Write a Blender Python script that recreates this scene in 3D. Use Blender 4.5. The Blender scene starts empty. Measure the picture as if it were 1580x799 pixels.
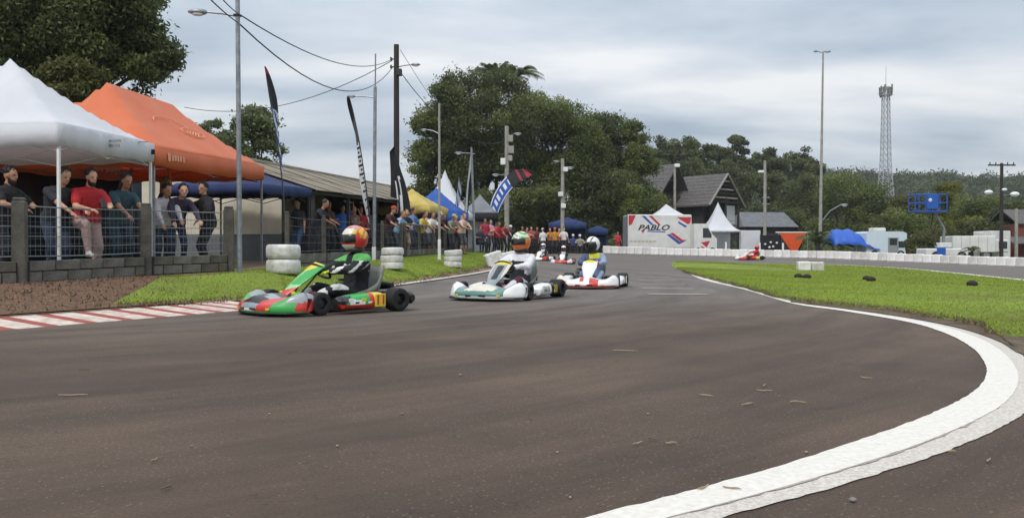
import bpy, bmesh, math, random
import numpy as np
from mathutils import Vector, Matrix

random.seed(11)
rng = np.random.default_rng(11)
S = bpy.context.scene
COL = S.collection
R = math.radians

# ------------------------------------------------------------------ camera
FPX = 1250.0            # focal length in pixels of the 1580 px wide photograph
HZ = 390.0              # horizon row
CAMH = 0.70             # camera height
cam_d = bpy.data.cameras.new('camera')
cam_d.lens = 36.0 * FPX / 1580.0
cam_d.sensor_width = 36.0
cam_d.clip_start = 0.05
cam_d.clip_end = 6000.0
cam = bpy.data.objects.new('camera', cam_d)
cam.location = (0, 0, CAMH)
cam.rotation_euler = (R(90) - math.atan((399.5 - HZ) / FPX), 0, 0)
COL.objects.link(cam)
S.camera = cam

# ------------------------------------------------------------------ world: overcast sky
SUN_EL, SUN_AZ = R(52), R(205)      # azimuth measured clockwise from +Y (view direction)
W = bpy.data.worlds.new('World')
S.world = W
W.use_nodes = True
nt = W.node_tree
nt.nodes.clear()
def wn(t, **k):
    n = nt.nodes.new(t)
    for a, b in k.items():
        setattr(n, a, b)
    return n
def wmath(op, a, b=None, c=None):
    n = wn('ShaderNodeMath', operation=op)
    for i, x in enumerate((a, b, c)):
        if x is None: continue
        if isinstance(x, (int, float)): n.inputs[i].default_value = x
        else: nt.links.new(x, n.inputs[i])
    return n.outputs[0]
w_out = wn('ShaderNodeOutputWorld')
w_bg = wn('ShaderNodeBackground')
w_bg.inputs['Strength'].default_value = 0.1
w_sky = wn('ShaderNodeTexSky', sky_type='NISHITA')
w_sky.sun_disc = False
w_sky.sun_elevation = SUN_EL
w_sky.sun_rotation = SUN_AZ
w_sky.air_density = 1.0
w_sky.dust_density = 2.0
tc = wn('ShaderNodeTexCoord')
sp = wn('ShaderNodeSeparateXYZ')
nt.links.new(tc.outputs['Generated'], sp.inputs[0])
zz = wmath('ADD', wmath('MAXIMUM', sp.outputs['Z'], 0.0), 0.16)
cx = wmath('DIVIDE', sp.outputs['X'], zz)
cy = wmath('DIVIDE', sp.outputs['Y'], zz)
cb = wn('ShaderNodeCombineXYZ')
nt.links.new(cx, cb.inputs[0]); nt.links.new(cy, cb.inputs[1])
mp = wn('ShaderNodeMapping')
mp.inputs['Rotation'].default_value = (0, 0, R(-9))
mp.inputs['Scale'].default_value = (0.55, 1.0, 1.0)
mp.inputs['Location'].default_value = (3.1, 2.35, 0.0)
nt.links.new(cb.outputs[0], mp.inputs[0])
nz = wn('ShaderNodeTexNoise')
nz.inputs['Scale'].default_value = 1.15
nz.inputs['Detail'].default_value = 5.0
nz.inputs['Roughness'].default_value = 0.52
nz.inputs['Distortion'].default_value = 0.15
nt.links.new(mp.outputs[0], nz.inputs['Vector'])
rp = wn('ShaderNodeValToRGB')
rp.color_ramp.elements[0].position = 0.37
rp.color_ramp.elements[0].color = (2.6, 3.1, 3.7, 1)
rp.color_ramp.elements[1].position = 0.64
rp.color_ramp.elements[1].color = (6.0, 6.05, 6.05, 1)
e = rp.color_ramp.elements.new(0.5)
e.color = (4.1, 4.5, 4.95, 1)
nt.links.new(nz.outputs['Fac'], rp.inputs[0])
mx = wn('ShaderNodeMixRGB')
mx.inputs[0].default_value = 0.90
nt.links.new(w_sky.outputs[0], mx.inputs[1])
nt.links.new(rp.outputs[0], mx.inputs[2])
# an overcast sky grows brighter from the horizon to the zenith
grd = wmath('MULTIPLY_ADD', wmath('MAXIMUM', sp.outputs['Z'], 0.0), 1.25, 1.0)
gmul = wn('ShaderNodeMixRGB', blend_type='MULTIPLY'); gmul.inputs[0].default_value = 1.0
nt.links.new(mx.outputs[0], gmul.inputs[1]); nt.links.new(grd, gmul.inputs[2])
nt.links.new(gmul.outputs[0], w_bg.inputs[0])
nt.links.new(w_bg.outputs[0], w_out.inputs[0])

# ------------------------------------------------------------------ sun, exposure
sd = bpy.data.lights.new('sun', 'SUN')
sd.energy = 1.5
sd.angle = R(10)
sd.color = (1.0, 0.965, 0.92)
sun = bpy.data.objects.new('sun', sd)
sun.location = (-10, -20, 40)
sdir = Vector((math.sin(SUN_AZ) * math.cos(SUN_EL), math.cos(SUN_AZ) * math.cos(SUN_EL), math.sin(SUN_EL)))
sun.rotation_euler = sdir.to_track_quat('Z', 'Y').to_euler()
COL.objects.link(sun)
S.view_settings.view_transform = 'Standard'
S.view_settings.look = 'None'
S.view_settings.exposure = 0.34
S.view_settings.gamma = 1.0
S.view_settings.use_curve_mapping = False

# ------------------------------------------------------------------ materials
MATS = {}
def mat(name, col, rough=0.6, var=0.0, scale=6.0, bump=0.0, bscale=40.0, metal=0.0, spec=0.5, col2=None, coat=0.0, stretch=None, trans=0.0):
    """principled material; optional noise mottling towards col2 (or a darker col) and fine bump"""
    if name in MATS: return MATS[name]
    m = bpy.data.materials.new(name)
    m.use_nodes = True
    t = m.node_tree
    b = t.nodes['Principled BSDF']
    b.inputs['Base Color'].default_value = (*col, 1)
    b.inputs['Roughness'].default_value = rough
    b.inputs['Metallic'].default_value = metal
    b.inputs['Specular IOR Level'].default_value = spec
    if coat: 
        b.inputs['Coat Weight'].default_value = coat
        b.inputs['Coat Roughness'].default_value = 0.15
    c = t.nodes.new('ShaderNodeTexCoord')
    vec = c.outputs['Object']
    if stretch:
        mpp = t.nodes.new('ShaderNodeMapping')
        mpp.inputs['Scale'].default_value = stretch
        t.links.new(vec, mpp.inputs[0]); vec = mpp.outputs[0]
    if var > 0 or col2:
        n = t.nodes.new('ShaderNodeTexNoise')
        n.inputs['Scale'].default_value = scale
        n.inputs['Detail'].default_value = 5
        n.inputs['Roughness'].default_value = 0.6
        t.links.new(vec, n.inputs['Vector'])
        r = t.nodes.new('ShaderNodeValToRGB')
        r.color_ramp.elements[0].position = 0.33
        r.color_ramp.elements[1].position = 0.68
        c2 = col2 if col2 else tuple(x * (1 - var) for x in col)
        r.color_ramp.elements[0].color = (*c2, 1)
        r.color_ramp.elements[1].color = (*col, 1)
        t.links.new(n.outputs['Fac'], r.inputs[0])
        t.links.new(r.outputs[0], b.inputs['Base Color'])
    if bump > 0:
        n2 = t.nodes.new('ShaderNodeTexNoise')
        n2.inputs['Scale'].default_value = bscale
        n2.inputs['Detail'].default_value = 4
        t.links.new(c.outputs['Object'], n2.inputs['Vector'])
        bp = t.nodes.new('ShaderNodeBump')
        bp.inputs['Strength'].default_value = bump
        bp.inputs['Distance'].default_value = 0.02
        t.links.new(n2.outputs['Fac'], bp.inputs['Height'])
        t.links.new(bp.outputs[0], b.inputs['Normal'])
    if trans > 0:
        tr = t.nodes.new('ShaderNodeBsdfTranslucent')
        tr.inputs['Color'].default_value = (*[x ** .8 for x in col], 1)
        ms = t.nodes.new('ShaderNodeMixShader')
        ms.inputs[0].default_value = trans
        t.links.new(b.outputs[0], ms.inputs[1]); t.links.new(tr.outputs[0], ms.inputs[2])
        t.links.new(ms.outputs[0], t.nodes['Material Output'].inputs['Surface'])
    MATS[name] = m
    return m

def hexc(h):
    h = h.lstrip('#')
    o = []
    for i in (0, 2, 4):
        x = int(h[i:i+2], 16) / 255
        o.append(x / 12.92 if x <= 0.04045 else ((x + 0.055) / 1.055) ** 2.4)
    return tuple(o)

def leaf_mat(name, dark, light, trans=0.42):
    if name in MATS: return MATS[name]
    m = bpy.data.materials.new(name)
    m.use_nodes = True
    t = m.node_tree
    b = t.nodes['Principled BSDF']
    b.inputs['Roughness'].default_value = 0.55
    b.inputs['Specular IOR Level'].default_value = 0.3
    a = t.nodes.new('ShaderNodeAttribute'); a.attribute_name = 'tint'
    r = t.nodes.new('ShaderNodeValToRGB')
    r.color_ramp.elements[0].color = (*dark, 1)
    r.color_ramp.elements[1].color = (*light, 1)
    t.links.new(a.outputs['Fac'], r.inputs[0])
    t.links.new(r.outputs[0], b.inputs['Base Color'])
    tr = t.nodes.new('ShaderNodeBsdfTranslucent')
    t.links.new(r.outputs[0], tr.inputs['Color'])
    ms = t.nodes.new('ShaderNodeMixShader'); ms.inputs[0].default_value = trans
    t.links.new(b.outputs[0], ms.inputs[1]); t.links.new(tr.outputs[0], ms.inputs[2])
    t.links.new(ms.outputs[0], t.nodes['Material Output'].inputs['Surface'])
    MATS[name] = m
    return m

# ------------------------------------------------------------------ mesh helpers
def basis(d):
    d = Vector(d).normalized()
    a = Vector((0, 0, 1)) if abs(d.z) < 0.9 else Vector((1, 0, 0))
    x = a.cross(d).normalized()
    return x, d.cross(x).normalized(), d

class MB:
    def __init__(s):
        s.v, s.f, s.m = [], [], []
    def add(s, vs, fs, mi=0):
        o = len(s.v)
        s.v += [tuple(p) for p in vs]
        for i, f in enumerate(fs):
            s.f.append(tuple(o + k for k in f))
            s.m.append(mi[i] if isinstance(mi, (list, tuple)) else mi)
        return s
    def box(s, c, d, rz=0.0, mi=0, M=None):
        hx, hy, hz = d[0] / 2, d[1] / 2, d[2] / 2
        vs = [Vector((x, y, z)) for x in (-hx, hx) for y in (-hy, hy) for z in (-hz, hz)]
        if rz: 
            M2 = Matrix.Rotation(rz, 3, 'Z'); vs = [M2 @ p for p in vs]
        if M is not None: vs = [M @ p for p in vs]
        vs = [p + Vector(c) for p in vs]
        return s.add(vs, [(0,1,3,2),(4,6,7,5),(0,4,5,1),(2,3,7,6),(0,2,6,4),(1,5,7,3)], mi)
    def cbox(s, c, d, b=0.02, rz=0.0, mi=0, jit=0.0, M=None):
        """chamfered box"""
        h = [x / 2 for x in d]
        vs, idx = [], {}
        for sx in (-1, 1):
            for sy in (-1, 1):
                for sz in (-1, 1):
                    for ax in range(3):
                        q = [sx * (h[0] - b), sy * (h[1] - b), sz * (h[2] - b)]
                        q[ax] = (sx, sy, sz)[ax] * h[ax]
                        idx[(sx, sy, sz, ax)] = len(vs)
                        vs.append(Vector(q) + Vector([random.uniform(-jit, jit) for _ in range(3)]))
        fs = []
        for ax in range(3):
            o = [a for a in range(3) if a != ax]
            for sg in (-1, 1):
                loop = []
                for a_, b_ in ((-1, -1), (1, -1), (1, 1), (-1, 1)):
                    k = [0, 0, 0]; k[ax] = sg; k[o[0]] = a_; k[o[1]] = b_
                    loop.append(idx[(*k, ax)])
                fs.append(loop)
            for a_ in (-1, 1):
                for b_ in (-1, 1):
                    k0 = [0, 0, 0]; k1 = [0, 0, 0]
                    k0[ax] = -1; k1[ax] = 1
                    for k in (k0, k1): k[o[0]] = a_; k[o[1]] = b_
                    fs.append([idx[(*k0, o[0])], idx[(*k1, o[0])], idx[(*k1, o[1])], idx[(*k0, o[1])]])
        for sx in (-1, 1):
            for sy in (-1, 1):
                for sz in (-1, 1):
                    fs.append([idx[(sx, sy, sz, a)] for a in range(3)])
        # orient outward
        out = []
        for f in fs:
            n = (vs[f[1]] - vs[f[0]]).cross(vs[f[2]] - vs[f[0]])
            ctr = sum((vs[k] for k in f), Vector()) / len(f)
            out.append(f if n.dot(ctr) > 0 else f[::-1])
        if rz: vs = [Matrix.Rotation(rz, 3, 'Z') @ p for p in vs]
        if M is not None: vs = [M @ p for p in vs]
        return s.add([p + Vector(c) for p in vs], out, mi)
    def loft(s, rings, closed=True, caps=True, mi=0, mfun=None):
        n = len(rings[0]); vs = [p for r in rings for p in r]; fs, ms = [], []
        for i in range(len(rings) - 1):
            for j in range(n if closed else n - 1):
                k = (j + 1) % n
                fs.append((i*n + j, i*n + k, (i+1)*n + k, (i+1)*n + j))
                ms.append(mfun(i, j) if mfun else mi)
        if caps and closed:
            fs.append(tuple(range(n))[::-1]); ms.append(mi if not mfun else mfun(0, 0))
            fs.append(tuple((len(rings)-1)*n + j for j in range(n))); ms.append(mi if not mfun else mfun(len(rings)-2, 0))
        return s.add(vs, fs, ms)
    def tube(s, pts, r, n=8, mi=0, caps=True):
        pts = [Vector(p) for p in pts]
        rs = r if isinstance(r, (list, tuple)) else [r] * len(pts)
        rings = []
        x = None
        for i, p in enumerate(pts):
            d = (pts[min(i+1, len(pts)-1)] - pts[max(i-1, 0)])
            if d.length < 1e-9: d = Vector((0, 0, 1))
            d.normalize()
            if x is None: x, y, _ = basis(d)
            else:
                x = (x - d * x.dot(d)).normalized(); y = d.cross(x)
            rings.append([p + (x * math.cos(2*math.pi*k/n) + y * math.sin(2*math.pi*k/n)) * rs[i] for k in range(n)])
        return s.loft(rings, True, caps, mi)
    def ell(s, c, r, nu=12, nv=8, mi=0, M=None):
        c = Vector(c); rings = []
        for i in range(nv + 1):
            a = -math.pi/2 + math.pi * i / nv
            a = max(min(a, math.pi/2 - 0.02), -math.pi/2 + 0.02)
            ring = []
            for j in range(nu):
                b = 2*math.pi*j/nu
                p = Vector((r[0]*math.cos(a)*math.cos(b), r[1]*math.cos(a)*math.sin(b), r[2]*math.sin(a)))
                ring.append((M @ p if M is not None else p) + c)
            rings.append(ring)
        return s.loft(rings, True, True, mi)
    def lathe(s, prof, n=20, axis='Z', c=(0,0,0), mi=0, mis=None, closed=False):
        """prof: list of (radius, height)"""
        rings = []
        for (r, h) in prof:
            ring = []
            for k in range(n):
                a = 2*math.pi*k/n
                p = (r*math.cos(a), r*math.sin(a), h)
                if axis == 'Y': p = (p[0], p[2], -p[1])
                if axis == 'X': p = (p[2], p[0], p[1])
                ring.append(Vector(p) + Vector(c))
            rings.append(ring)
        if closed: rings.append(rings[0])
        return s.loft(rings, True, not closed, mi, mfun=(lambda i, j: mis[min(i, len(mis)-1)]) if mis else None)
    def build(s, name, mats, parent=None, loc=(0,0,0), rz=0.0, smooth=30, label=None, cat=None, group=None, kind=None):
        me = bpy.data.meshes.new(name)
        me.from_pydata(s.v, [], s.f)
        return finish(name, me, mats, s.m, parent, loc, rz, smooth, label, cat, group, kind)

def finish(name, me, mats, midx=None, parent=None, loc=(0,0,0), rz=0.0, smooth=30, label=None, cat=None, group=None, kind=None):
    if not isinstance(mats, (list, tuple)): mats = [mats]
    for m in mats: me.materials.append(m)
    if midx is not None and len(mats) > 1: me.polygons.foreach_set('material_index', midx)
    if smooth:
        me.polygons.foreach_set('use_smooth', [True] * len(me.polygons))
        if smooth < 180: me.set_sharp_from_angle(angle=R(smooth))
    me.update()
    o = bpy.data.objects.new(name, me)
    COL.objects.link(o)
    o.location = loc
    o.rotation_euler = (0, 0, rz)
    if parent: o.parent = parent
    tag(o, label, cat, group, kind)
    return o

def tag(o, label=None, cat=None, group=None, kind=None):
    if label: o['label'] = label
    if cat: o['category'] = cat
    if group: o['group'] = group
    if kind: o['kind'] = kind
    return o

def thing(name, label, cat, loc=(0,0,0), rz=0.0, group=None):
    o = bpy.data.objects.new(name, None)
    o.empty_display_size = 0.2
    COL.objects.link(o)
    o.location = loc; o.rotation_euler = (0, 0, rz)
    return tag(o, label, cat, group)

KIDS = {}
def copy_tree(o, parent=None):
    c = o.copy(); COL.objects.link(c); c.parent = parent
    for ch in list(o.children): copy_tree(ch, c)
    return c

def text_mesh(txt, size, name='lettering', mats=None, parent=None, M=None, shear=0.0, label=None, ext=0.004, sx=1.0, bold=0.0):
    cu = bpy.data.curves.new('txt', 'FONT')
    cu.body = txt; cu.size = size; cu.extrude = ext; cu.shear = shear; cu.resolution_u = 3
    cu.align_x = 'CENTER'; cu.align_y = 'CENTER'; cu.offset = bold
    to = bpy.data.objects.new('txt', cu)
    COL.objects.link(to)
    bpy.context.view_layer.update()
    me = bpy.data.meshes.new_from_object(to.evaluated_get(bpy.context.evaluated_depsgraph_get()))
    bpy.data.objects.remove(to)
    if sx != 1.0: me.transform(Matrix.Diagonal((sx, 1, 1, 1)))
    if M is not None: me.transform(M)
    me.materials.clear()
    me.name = name
    return finish(name, me, mats, None, parent, smooth=0, label=label)

def frame_M(o, x, y):
    """4x4 matrix: local x->x, y->y, z->x cross y, origin o"""
    x = Vector(x).normalized(); y = Vector(y).normalized(); z = x.cross(y)
    return Matrix(((x.x, y.x, z.x, o[0]), (x.y, y.y, z.y, o[1]), (x.z, y.z, z.z, o[2]), (0, 0, 0, 1)))

# ------------------------------------------------------------------ from the photograph to the place
def PX(px, Y): return (px - 790.0) / FPX * Y
def PZ(py, Y): return CAMH - (py - HZ) / FPX * Y
def PP(px, py, Y): return (PX(px, Y), Y, PZ(py, Y))
def P0(px, py):
    Y = CAMH * FPX / (py - HZ)
    return (PX(px, Y), Y)

# terrain: smooth interpolation through surveyed ground points (X, Y, Z)
_c = []
for X in (-12, -8, -4, -1, 2, 5, 9, 14):
    for Y in (-8, -2, 2, 5): _c.append((X, Y, 0))
for q in ((-5.0, 7.6), (-4.0, 9.2), (-3.2, 10.6), (-2.6, 13), (-2.1, 16), (-1, 9), (1, 9), (3, 9), (6, 8), (0, 13), (2.5, 13), (0, 17), (3, 17), (0, 21), (3, 21), (5, 17), (8, 12), (1, 25), (4, 25)):
    _c.append((*q, 0))
_c += [(2.6, 40, .12), (1.5, 40, .22), (1.6, 33, .10), (6.94, 62, .65), (2.6, 55, .70), (0, 50, .75), (16.9, 62, .40), (22.8, 60, .27), (30.8, 50, -.14),
       (8.57, 42, .16), (14.4, 50, .0), (19, 50, -.04), (19.5, 38, -.24), (17.7, 28, -.34), (12.9, 35, -.14), (8, 27, -.06), (10, 20, -.08), (6, 33, .06),
       (-9, 14, .34), (-9, 20, .42), (-9, 30, .55), (-9, 45, .7), (-20, 14, .4), (-20, 40, .7), (-40, 20, .6), (-40, 80, 1.0), (0, 90, .9), (20, 90, .7), (45, 90, .4), (45, 50, -.2), (70, 60, -.2), (70, 90, .3), (25, 12, -.3), (35, 25, -.4), (60, 20, -.5), (-25, -5, .1), (20, -6, -.1), (-10, 3, .02), (40, -8, -.3)]
_cx = [(-3.9, 9.6, .02), (-3.05, 12, .02), (-2.7, 14.5, .03), (-2.4, 17, .04), (-1.85, 20, .06), (-1.4, 22, .08), (-.6, 27, .13), (0, 31, .17), (.9, 39, .22), (1.6, 46, .42), (2.2, 51, .6),
       (-3.6, 13, .16), (-3.3, 15.5, .20), (-2.9, 18, .22), (-2.3, 22, .26), (-1.9, 28, .38), (-1.2, 33, .42), (-.6, 38, .5), (-4.9, 11, .13), (-4.4, 17, .40), (-3.6, 24, .48), (-2.7, 33, .62), (-5.6, 10, .16), (-1.2, 45, .75), (-7.5, 7.3, .1), (-10, 5.5, .1)]
_c = np.array(_c, float)
_C0 = 1.6
def _phi(a, b):
    d = a[:, None, :] - b[None, :, :]
    return -np.sqrt((d ** 2).sum(-1) + _C0 ** 2)
_n = len(_c)
_A = np.zeros((_n + 3, _n + 3))
_A[:_n, :_n] = _phi(_c[:, :2], _c[:, :2]) + np.eye(_n) * 1e-3
_A[:_n, _n] = 1; _A[:_n, _n+1:] = _c[:, :2]; _A[_n:, :_n] = _A[:_n, _n:].T
_w = np.linalg.solve(_A, np.concatenate([_c[:, 2], [0, 0, 0]]))
_LY = [-14, -1, 3.7, 7.29, 9.7, 12, 16.5, 20, 24, 29, 34, 46, 56, 63]
_LX = [-16.0, -9.0, -6.5, -4.6, -3.34, -2.9, -2.3, -1.7, -.96, -.3, .27, 1.47, 2.7, 3.2]
_FY = [-14, 0, 8, 10.5, 12.5, 13.8, 18, 23, 28, 34, 40, 56, 63]
_FX = [-20, -12.5, -7.6, -6.38, -5.65, -4.85, -4.4, -3.8, -3.25, -2.65, -2.0, -.6, 0]
def gza(XY):
    XY = np.asarray(XY, float).reshape(-1, 2)
    out = np.empty(len(XY))
    for i in range(0, len(XY), 20000):
        q = XY[i:i+20000]
        z = _phi(q, _c[:, :2]) @ _w[:_n] + _w[_n] + q @ _w[_n+1:]
        X, Y = q[:, 0], q[:, 1]
        xl = np.interp(Y, _LY, _LX); xf = np.interp(Y, _FY, _FX)
        zt = np.interp(Y, [0, 14, 20, 24, 34, 40, 46, 56, 70], [0, 0, .03, .07, .19, .28, .45, .68, .8])
        zf = np.interp(Y, [-5, 2, 8, 10.5, 13.8, 20, 28, 40, 50, 60, 80], [.02, .08, .24, .28, .36, .44, .55, .72, .80, .86, .95])
        sb = np.clip((xl - X) / np.maximum(xl - xf, .8), 0, 1); sb = sb * sb * (3 - 2 * sb)
        zl = zt + (zf - zt) * sb
        wr_ = np.clip((X - xl) / 3.0, 0, 1); wr_ = wr_ * wr_ * (3 - 2 * wr_)
        z = zl * (1 - wr_) + z * wr_
        far = np.clip((np.maximum(np.abs(X - 10) - 55, Y - 85)) / 40, 0, 1)
        far = np.maximum(far, np.clip((-6 - Y) / 10, 0, 1)); far = far * far * (3 - 2 * far)
        z = z * (1 - far) + 0.45 * far
        z = z + hill(X, Y)
        out[i:i+20000] = z
    return out
def hill(X, Y):
    t = np.clip((Y - 120) / 260, 0, 1); t = t * t * (3 - 2 * t)
    px = 790 + 1250 * X / np.maximum(Y, 1)
    h = np.interp(px, [-2000, 300, 800, 1000, 1150, 1300, 1450, 1600, 2000, 3500], [6, 8, 16, 34, 33, 30.5, 29.5, 27, 22, 12])
    return t * h * (1 + 0.03 * np.sin(X * 0.03) + 0.02 * np.sin(X * 0.011 + 2))
def gz(X, Y): return float(gza([(X, Y)])[0])

def poly_resample(pts, n):
    p = np.array(pts, float)
    d = np.concatenate([[0], np.cumsum(np.linalg.norm(np.diff(p, axis=0), axis=1))])
    t = np.linspace(0, d[-1], n)
    return np.stack([np.interp(t, d, p[:, k]) for k in range(p.shape[1])], 1)
def smooth_curve(pts, n, it=2):
    """Catmull-Rom through pts, resampled evenly"""
    p = np.array(pts, float)
    q = np.vstack([2*p[0]-p[1], p, 2*p[-1]-p[-2]])
    out = []
    for i in range(1, len(q) - 2):
        for t in np.linspace(0, 1, 12, endpoint=False):
            a, b, c, d = q[i-1], q[i], q[i+1], q[i+2]
            out.append(0.5*((2*b)+(-a+c)*t+(2*a-5*b+4*c-d)*t*t+(-a+3*b-3*c+d)*t**3))
    out.append(p[-1])
    return poly_resample(out, n)
def sheet(name, A, B, nacross, dz, mats, kind='structure', label=None, edge=0.0, parent=None):
    """ground sheet between two plan curves A and B, draped on the terrain"""
    n = len(A); T = np.linspace(0, 1, nacross + 1)
    XY = A[:, None, :] * (1 - T)[None, :, None] + B[:, None, :] * T[None, :, None]
    z = gza(XY.reshape(-1, 2)).reshape(n, -1) + dz
    if edge:
        z[:, 0] -= edge; z[:, -1] -= edge
    V = np.concatenate([XY, z[..., None]], -1).reshape(-1, 3)
    m = nacross + 1
    F = [(i*m+j, i*m+j+1, (i+1)*m+j+1, (i+1)*m+j) for i in range(n-1) for j in range(nacross)]
    a, b, c = V[F[0][0]], V[F[0][1]], V[F[0][2]]
    if np.cross(b - a, c - a)[2] < 0: F = [f[::-1] for f in F]
    me = bpy.data.meshes.new(name); me.from_pydata(V.tolist(), [], F)
    return finish(name, me, mats, None, parent, smooth=180, kind=kind, label=label)
# ================================================================== SETTING
def asphalt_mat():
    m = bpy.data.materials.new('asphalt'); m.use_nodes = True
    t = m.node_tree; b = t.nodes['Principled BSDF']
    def N(k, **kw):
        n = t.nodes.new(k)
        for a, v in kw.items(): n.inputs[a].default_value = v
        return n
    c = t.nodes.new('ShaderNodeTexCoord')
    # broad patches
    n1 = N('ShaderNodeTexNoise', Scale=0.35, Detail=6.0, Roughness=0.6)
    t.links.new(c.outputs['Object'], n1.inputs['Vector'])
    r1 = t.nodes.new('ShaderNodeValToRGB')
    r1.color_ramp.elements[0].position = .32; r1.color_ramp.elements[1].position = .7
    r1.color_ramp.elements[0].color = (.064, .043, .029, 1)
    r1.color_ramp.elements[1].color = (.138, .094, .064, 1)
    t.links.new(n1.outputs['Fac'], r1.inputs[0])
    # rubber bands that follow the karts round the bend: noise in (radius, arc) about the bend's centre
    def MT(op, x, y=None):
        n = t.nodes.new('ShaderNodeMath'); n.operation = op
        for k_, v in enumerate((x, y)):
            if v is None: continue
            if isinstance(v, (int, float)): n.inputs[k_].default_value = v
            else: t.links.new(v, n.inputs[k_])
        return n.outputs[0]
    sx_ = t.nodes.new('ShaderNodeSeparateXYZ'); t.links.new(c.outputs['Object'], sx_.inputs[0])
    dx_ = MT('ADD', sx_.outputs['X'], 13.0); dy_ = MT('SUBTRACT', sx_.outputs['Y'], 19.0)
    rad = MT('SQRT', MT('ADD', MT('MULTIPLY', dx_, dx_), MT('MULTIPLY', dy_, dy_)))
    arc = MT('MULTIPLY', MT('ARCTAN2', dy_, dx_), 4.0)
    cbn = t.nodes.new('ShaderNodeCombineXYZ')
    t.links.new(MT('MULTIPLY', rad, 1.5), cbn.inputs[0]); t.links.new(arc, cbn.inputs[1])
    n2 = N('ShaderNodeTexNoise', Scale=1.0, Detail=6.0, Roughness=0.68, Distortion=0.25)
    t.links.new(cbn.outputs[0], n2.inputs['Vector'])
    r2 = t.nodes.new('ShaderNodeValToRGB')
    r2.color_ramp.elements[0].position = .36; r2.color_ramp.elements[1].position = .60
    r2.color_ramp.elements[0].color = (.50, .485, .48, 1); r2.color_ramp.elements[1].color = (1, 1, 1, 1)
    t.links.new(n2.outputs['Fac'], r2.inputs[0])
    # older, greyer asphalt on the straight beyond the bend
    nb_ = N('ShaderNodeTexNoise', Scale=0.5, Detail=4.0)
    t.links.new(c.outputs['Object'], nb_.inputs['Vector'])
    yy_ = MT('ADD', MT('ADD', sx_.outputs['Y'], MT('MULTIPLY', sx_.outputs['X'], -.25)), MT('MULTIPLY', nb_.outputs['Fac'], 5.0))
    mr_ = t.nodes.new('ShaderNodeMapRange'); mr_.interpolation_type = 'SMOOTHSTEP'
    mr_.inputs['From Min'].default_value = 8.5; mr_.inputs['From Max'].default_value = 17.0
    t.links.new(yy_, mr_.inputs['Value'])
    mg_ = t.nodes.new('ShaderNodeMixRGB'); mg_.inputs[2].default_value = (.160, .142, .126, 1)
    t.links.new(mr_.outputs[0], mg_.inputs[0]); t.links.new(r1.outputs[0], mg_.inputs[1])
    r1 = mg_
    mx1 = t.nodes.new('ShaderNodeMixRGB'); mx1.blend_type = 'MULTIPLY'; mx1.inputs[0].default_value = .85
    t.links.new(r1.outputs[0], mx1.inputs[1]); t.links.new(r2.outputs[0], mx1.inputs[2])
    # aggregate
    n3 = N('ShaderNodeTexNoise', Scale=90.0, Detail=6.0, Roughness=0.8)
    t.links.new(c.outputs['Object'], n3.inputs['Vector'])
    r3 = t.nodes.new('ShaderNodeValToRGB')
    r3.color_ramp.elements[0].position = .40; r3.color_ramp.elements[1].position = .62
    r3.color_ramp.elements[0].color = (.62, .62, .62, 1); r3.color_ramp.elements[1].color = (1.35, 1.32, 1.28, 1)
    t.links.new(n3.outputs['Fac'], r3.inputs[0])
    mx2 = t.nodes.new('ShaderNodeMixRGB'); mx2.blend_type = 'MULTIPLY'; mx2.inputs[0].default_value = .8
    t.links.new(mx1.outputs[0], mx2.inputs[1]); t.links.new(r3.outputs[0], mx2.inputs[2])
    # pale stone chips and wandering cracks
    vo = t.nodes.new('ShaderNodeTexVoronoi'); vo.inputs['Scale'].default_value = 42.0
    t.links.new(c.outputs['Object'], vo.inputs['Vector'])
    chip = MT('MULTIPLY', MT('LESS_THAN', vo.outputs['Distance'], .17), MT('GREATER_THAN', n1.outputs['Fac'], .45))
    mx3 = t.nodes.new('ShaderNodeMixRGB'); mx3.inputs[2].default_value = (.26, .22, .18, 1)
    t.links.new(MT('MULTIPLY', chip, .36), mx3.inputs[0]); t.links.new(mx2.outputs[0], mx3.inputs[1])
    nw = N('ShaderNodeTexNoise', Scale=1.3, Detail=5.0, Roughness=.6)
    t.links.new(c.outputs['Object'], nw.inputs['Vector'])
    crk = MT('LESS_THAN', MT('ABSOLUTE', MT('SUBTRACT', nw.outputs['Fac'], .47)), .0022)
    mx4 = t.nodes.new('ShaderNodeMixRGB'); mx4.inputs[2].default_value = (.03, .024, .02, 1)
    t.links.new(MT('MULTIPLY', crk, .55), mx4.inputs[0]); t.links.new(mx3.outputs[0], mx4.inputs[1])
    t.links.new(mx4.outputs[0], b.inputs['Base Color'])
    b.inputs['Roughness'].default_value = .82
    b.inputs['Specular IOR Level'].default_value = .4
    bp = t.nodes.new('ShaderNodeBump'); bp.inputs['Strength'].default_value = .55; bp.inputs['Distance'].default_value = .006
    t.links.new(n3.outputs['Fac'], bp.inputs['Height']); t.links.new(bp.outputs[0], b.inputs['Normal'])
    return m
M_ASPH = asphalt_mat()
M_SOIL = mat('soil', hexc('74563f'), .95, scale=9.0, col2=hexc('523c2d'), bump=1.0, bscale=30)
M_PIT = mat('pit_ground', hexc('86705a'), .95, scale=1.2, col2=hexc('5c5038'), bump=.6, bscale=18)
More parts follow.
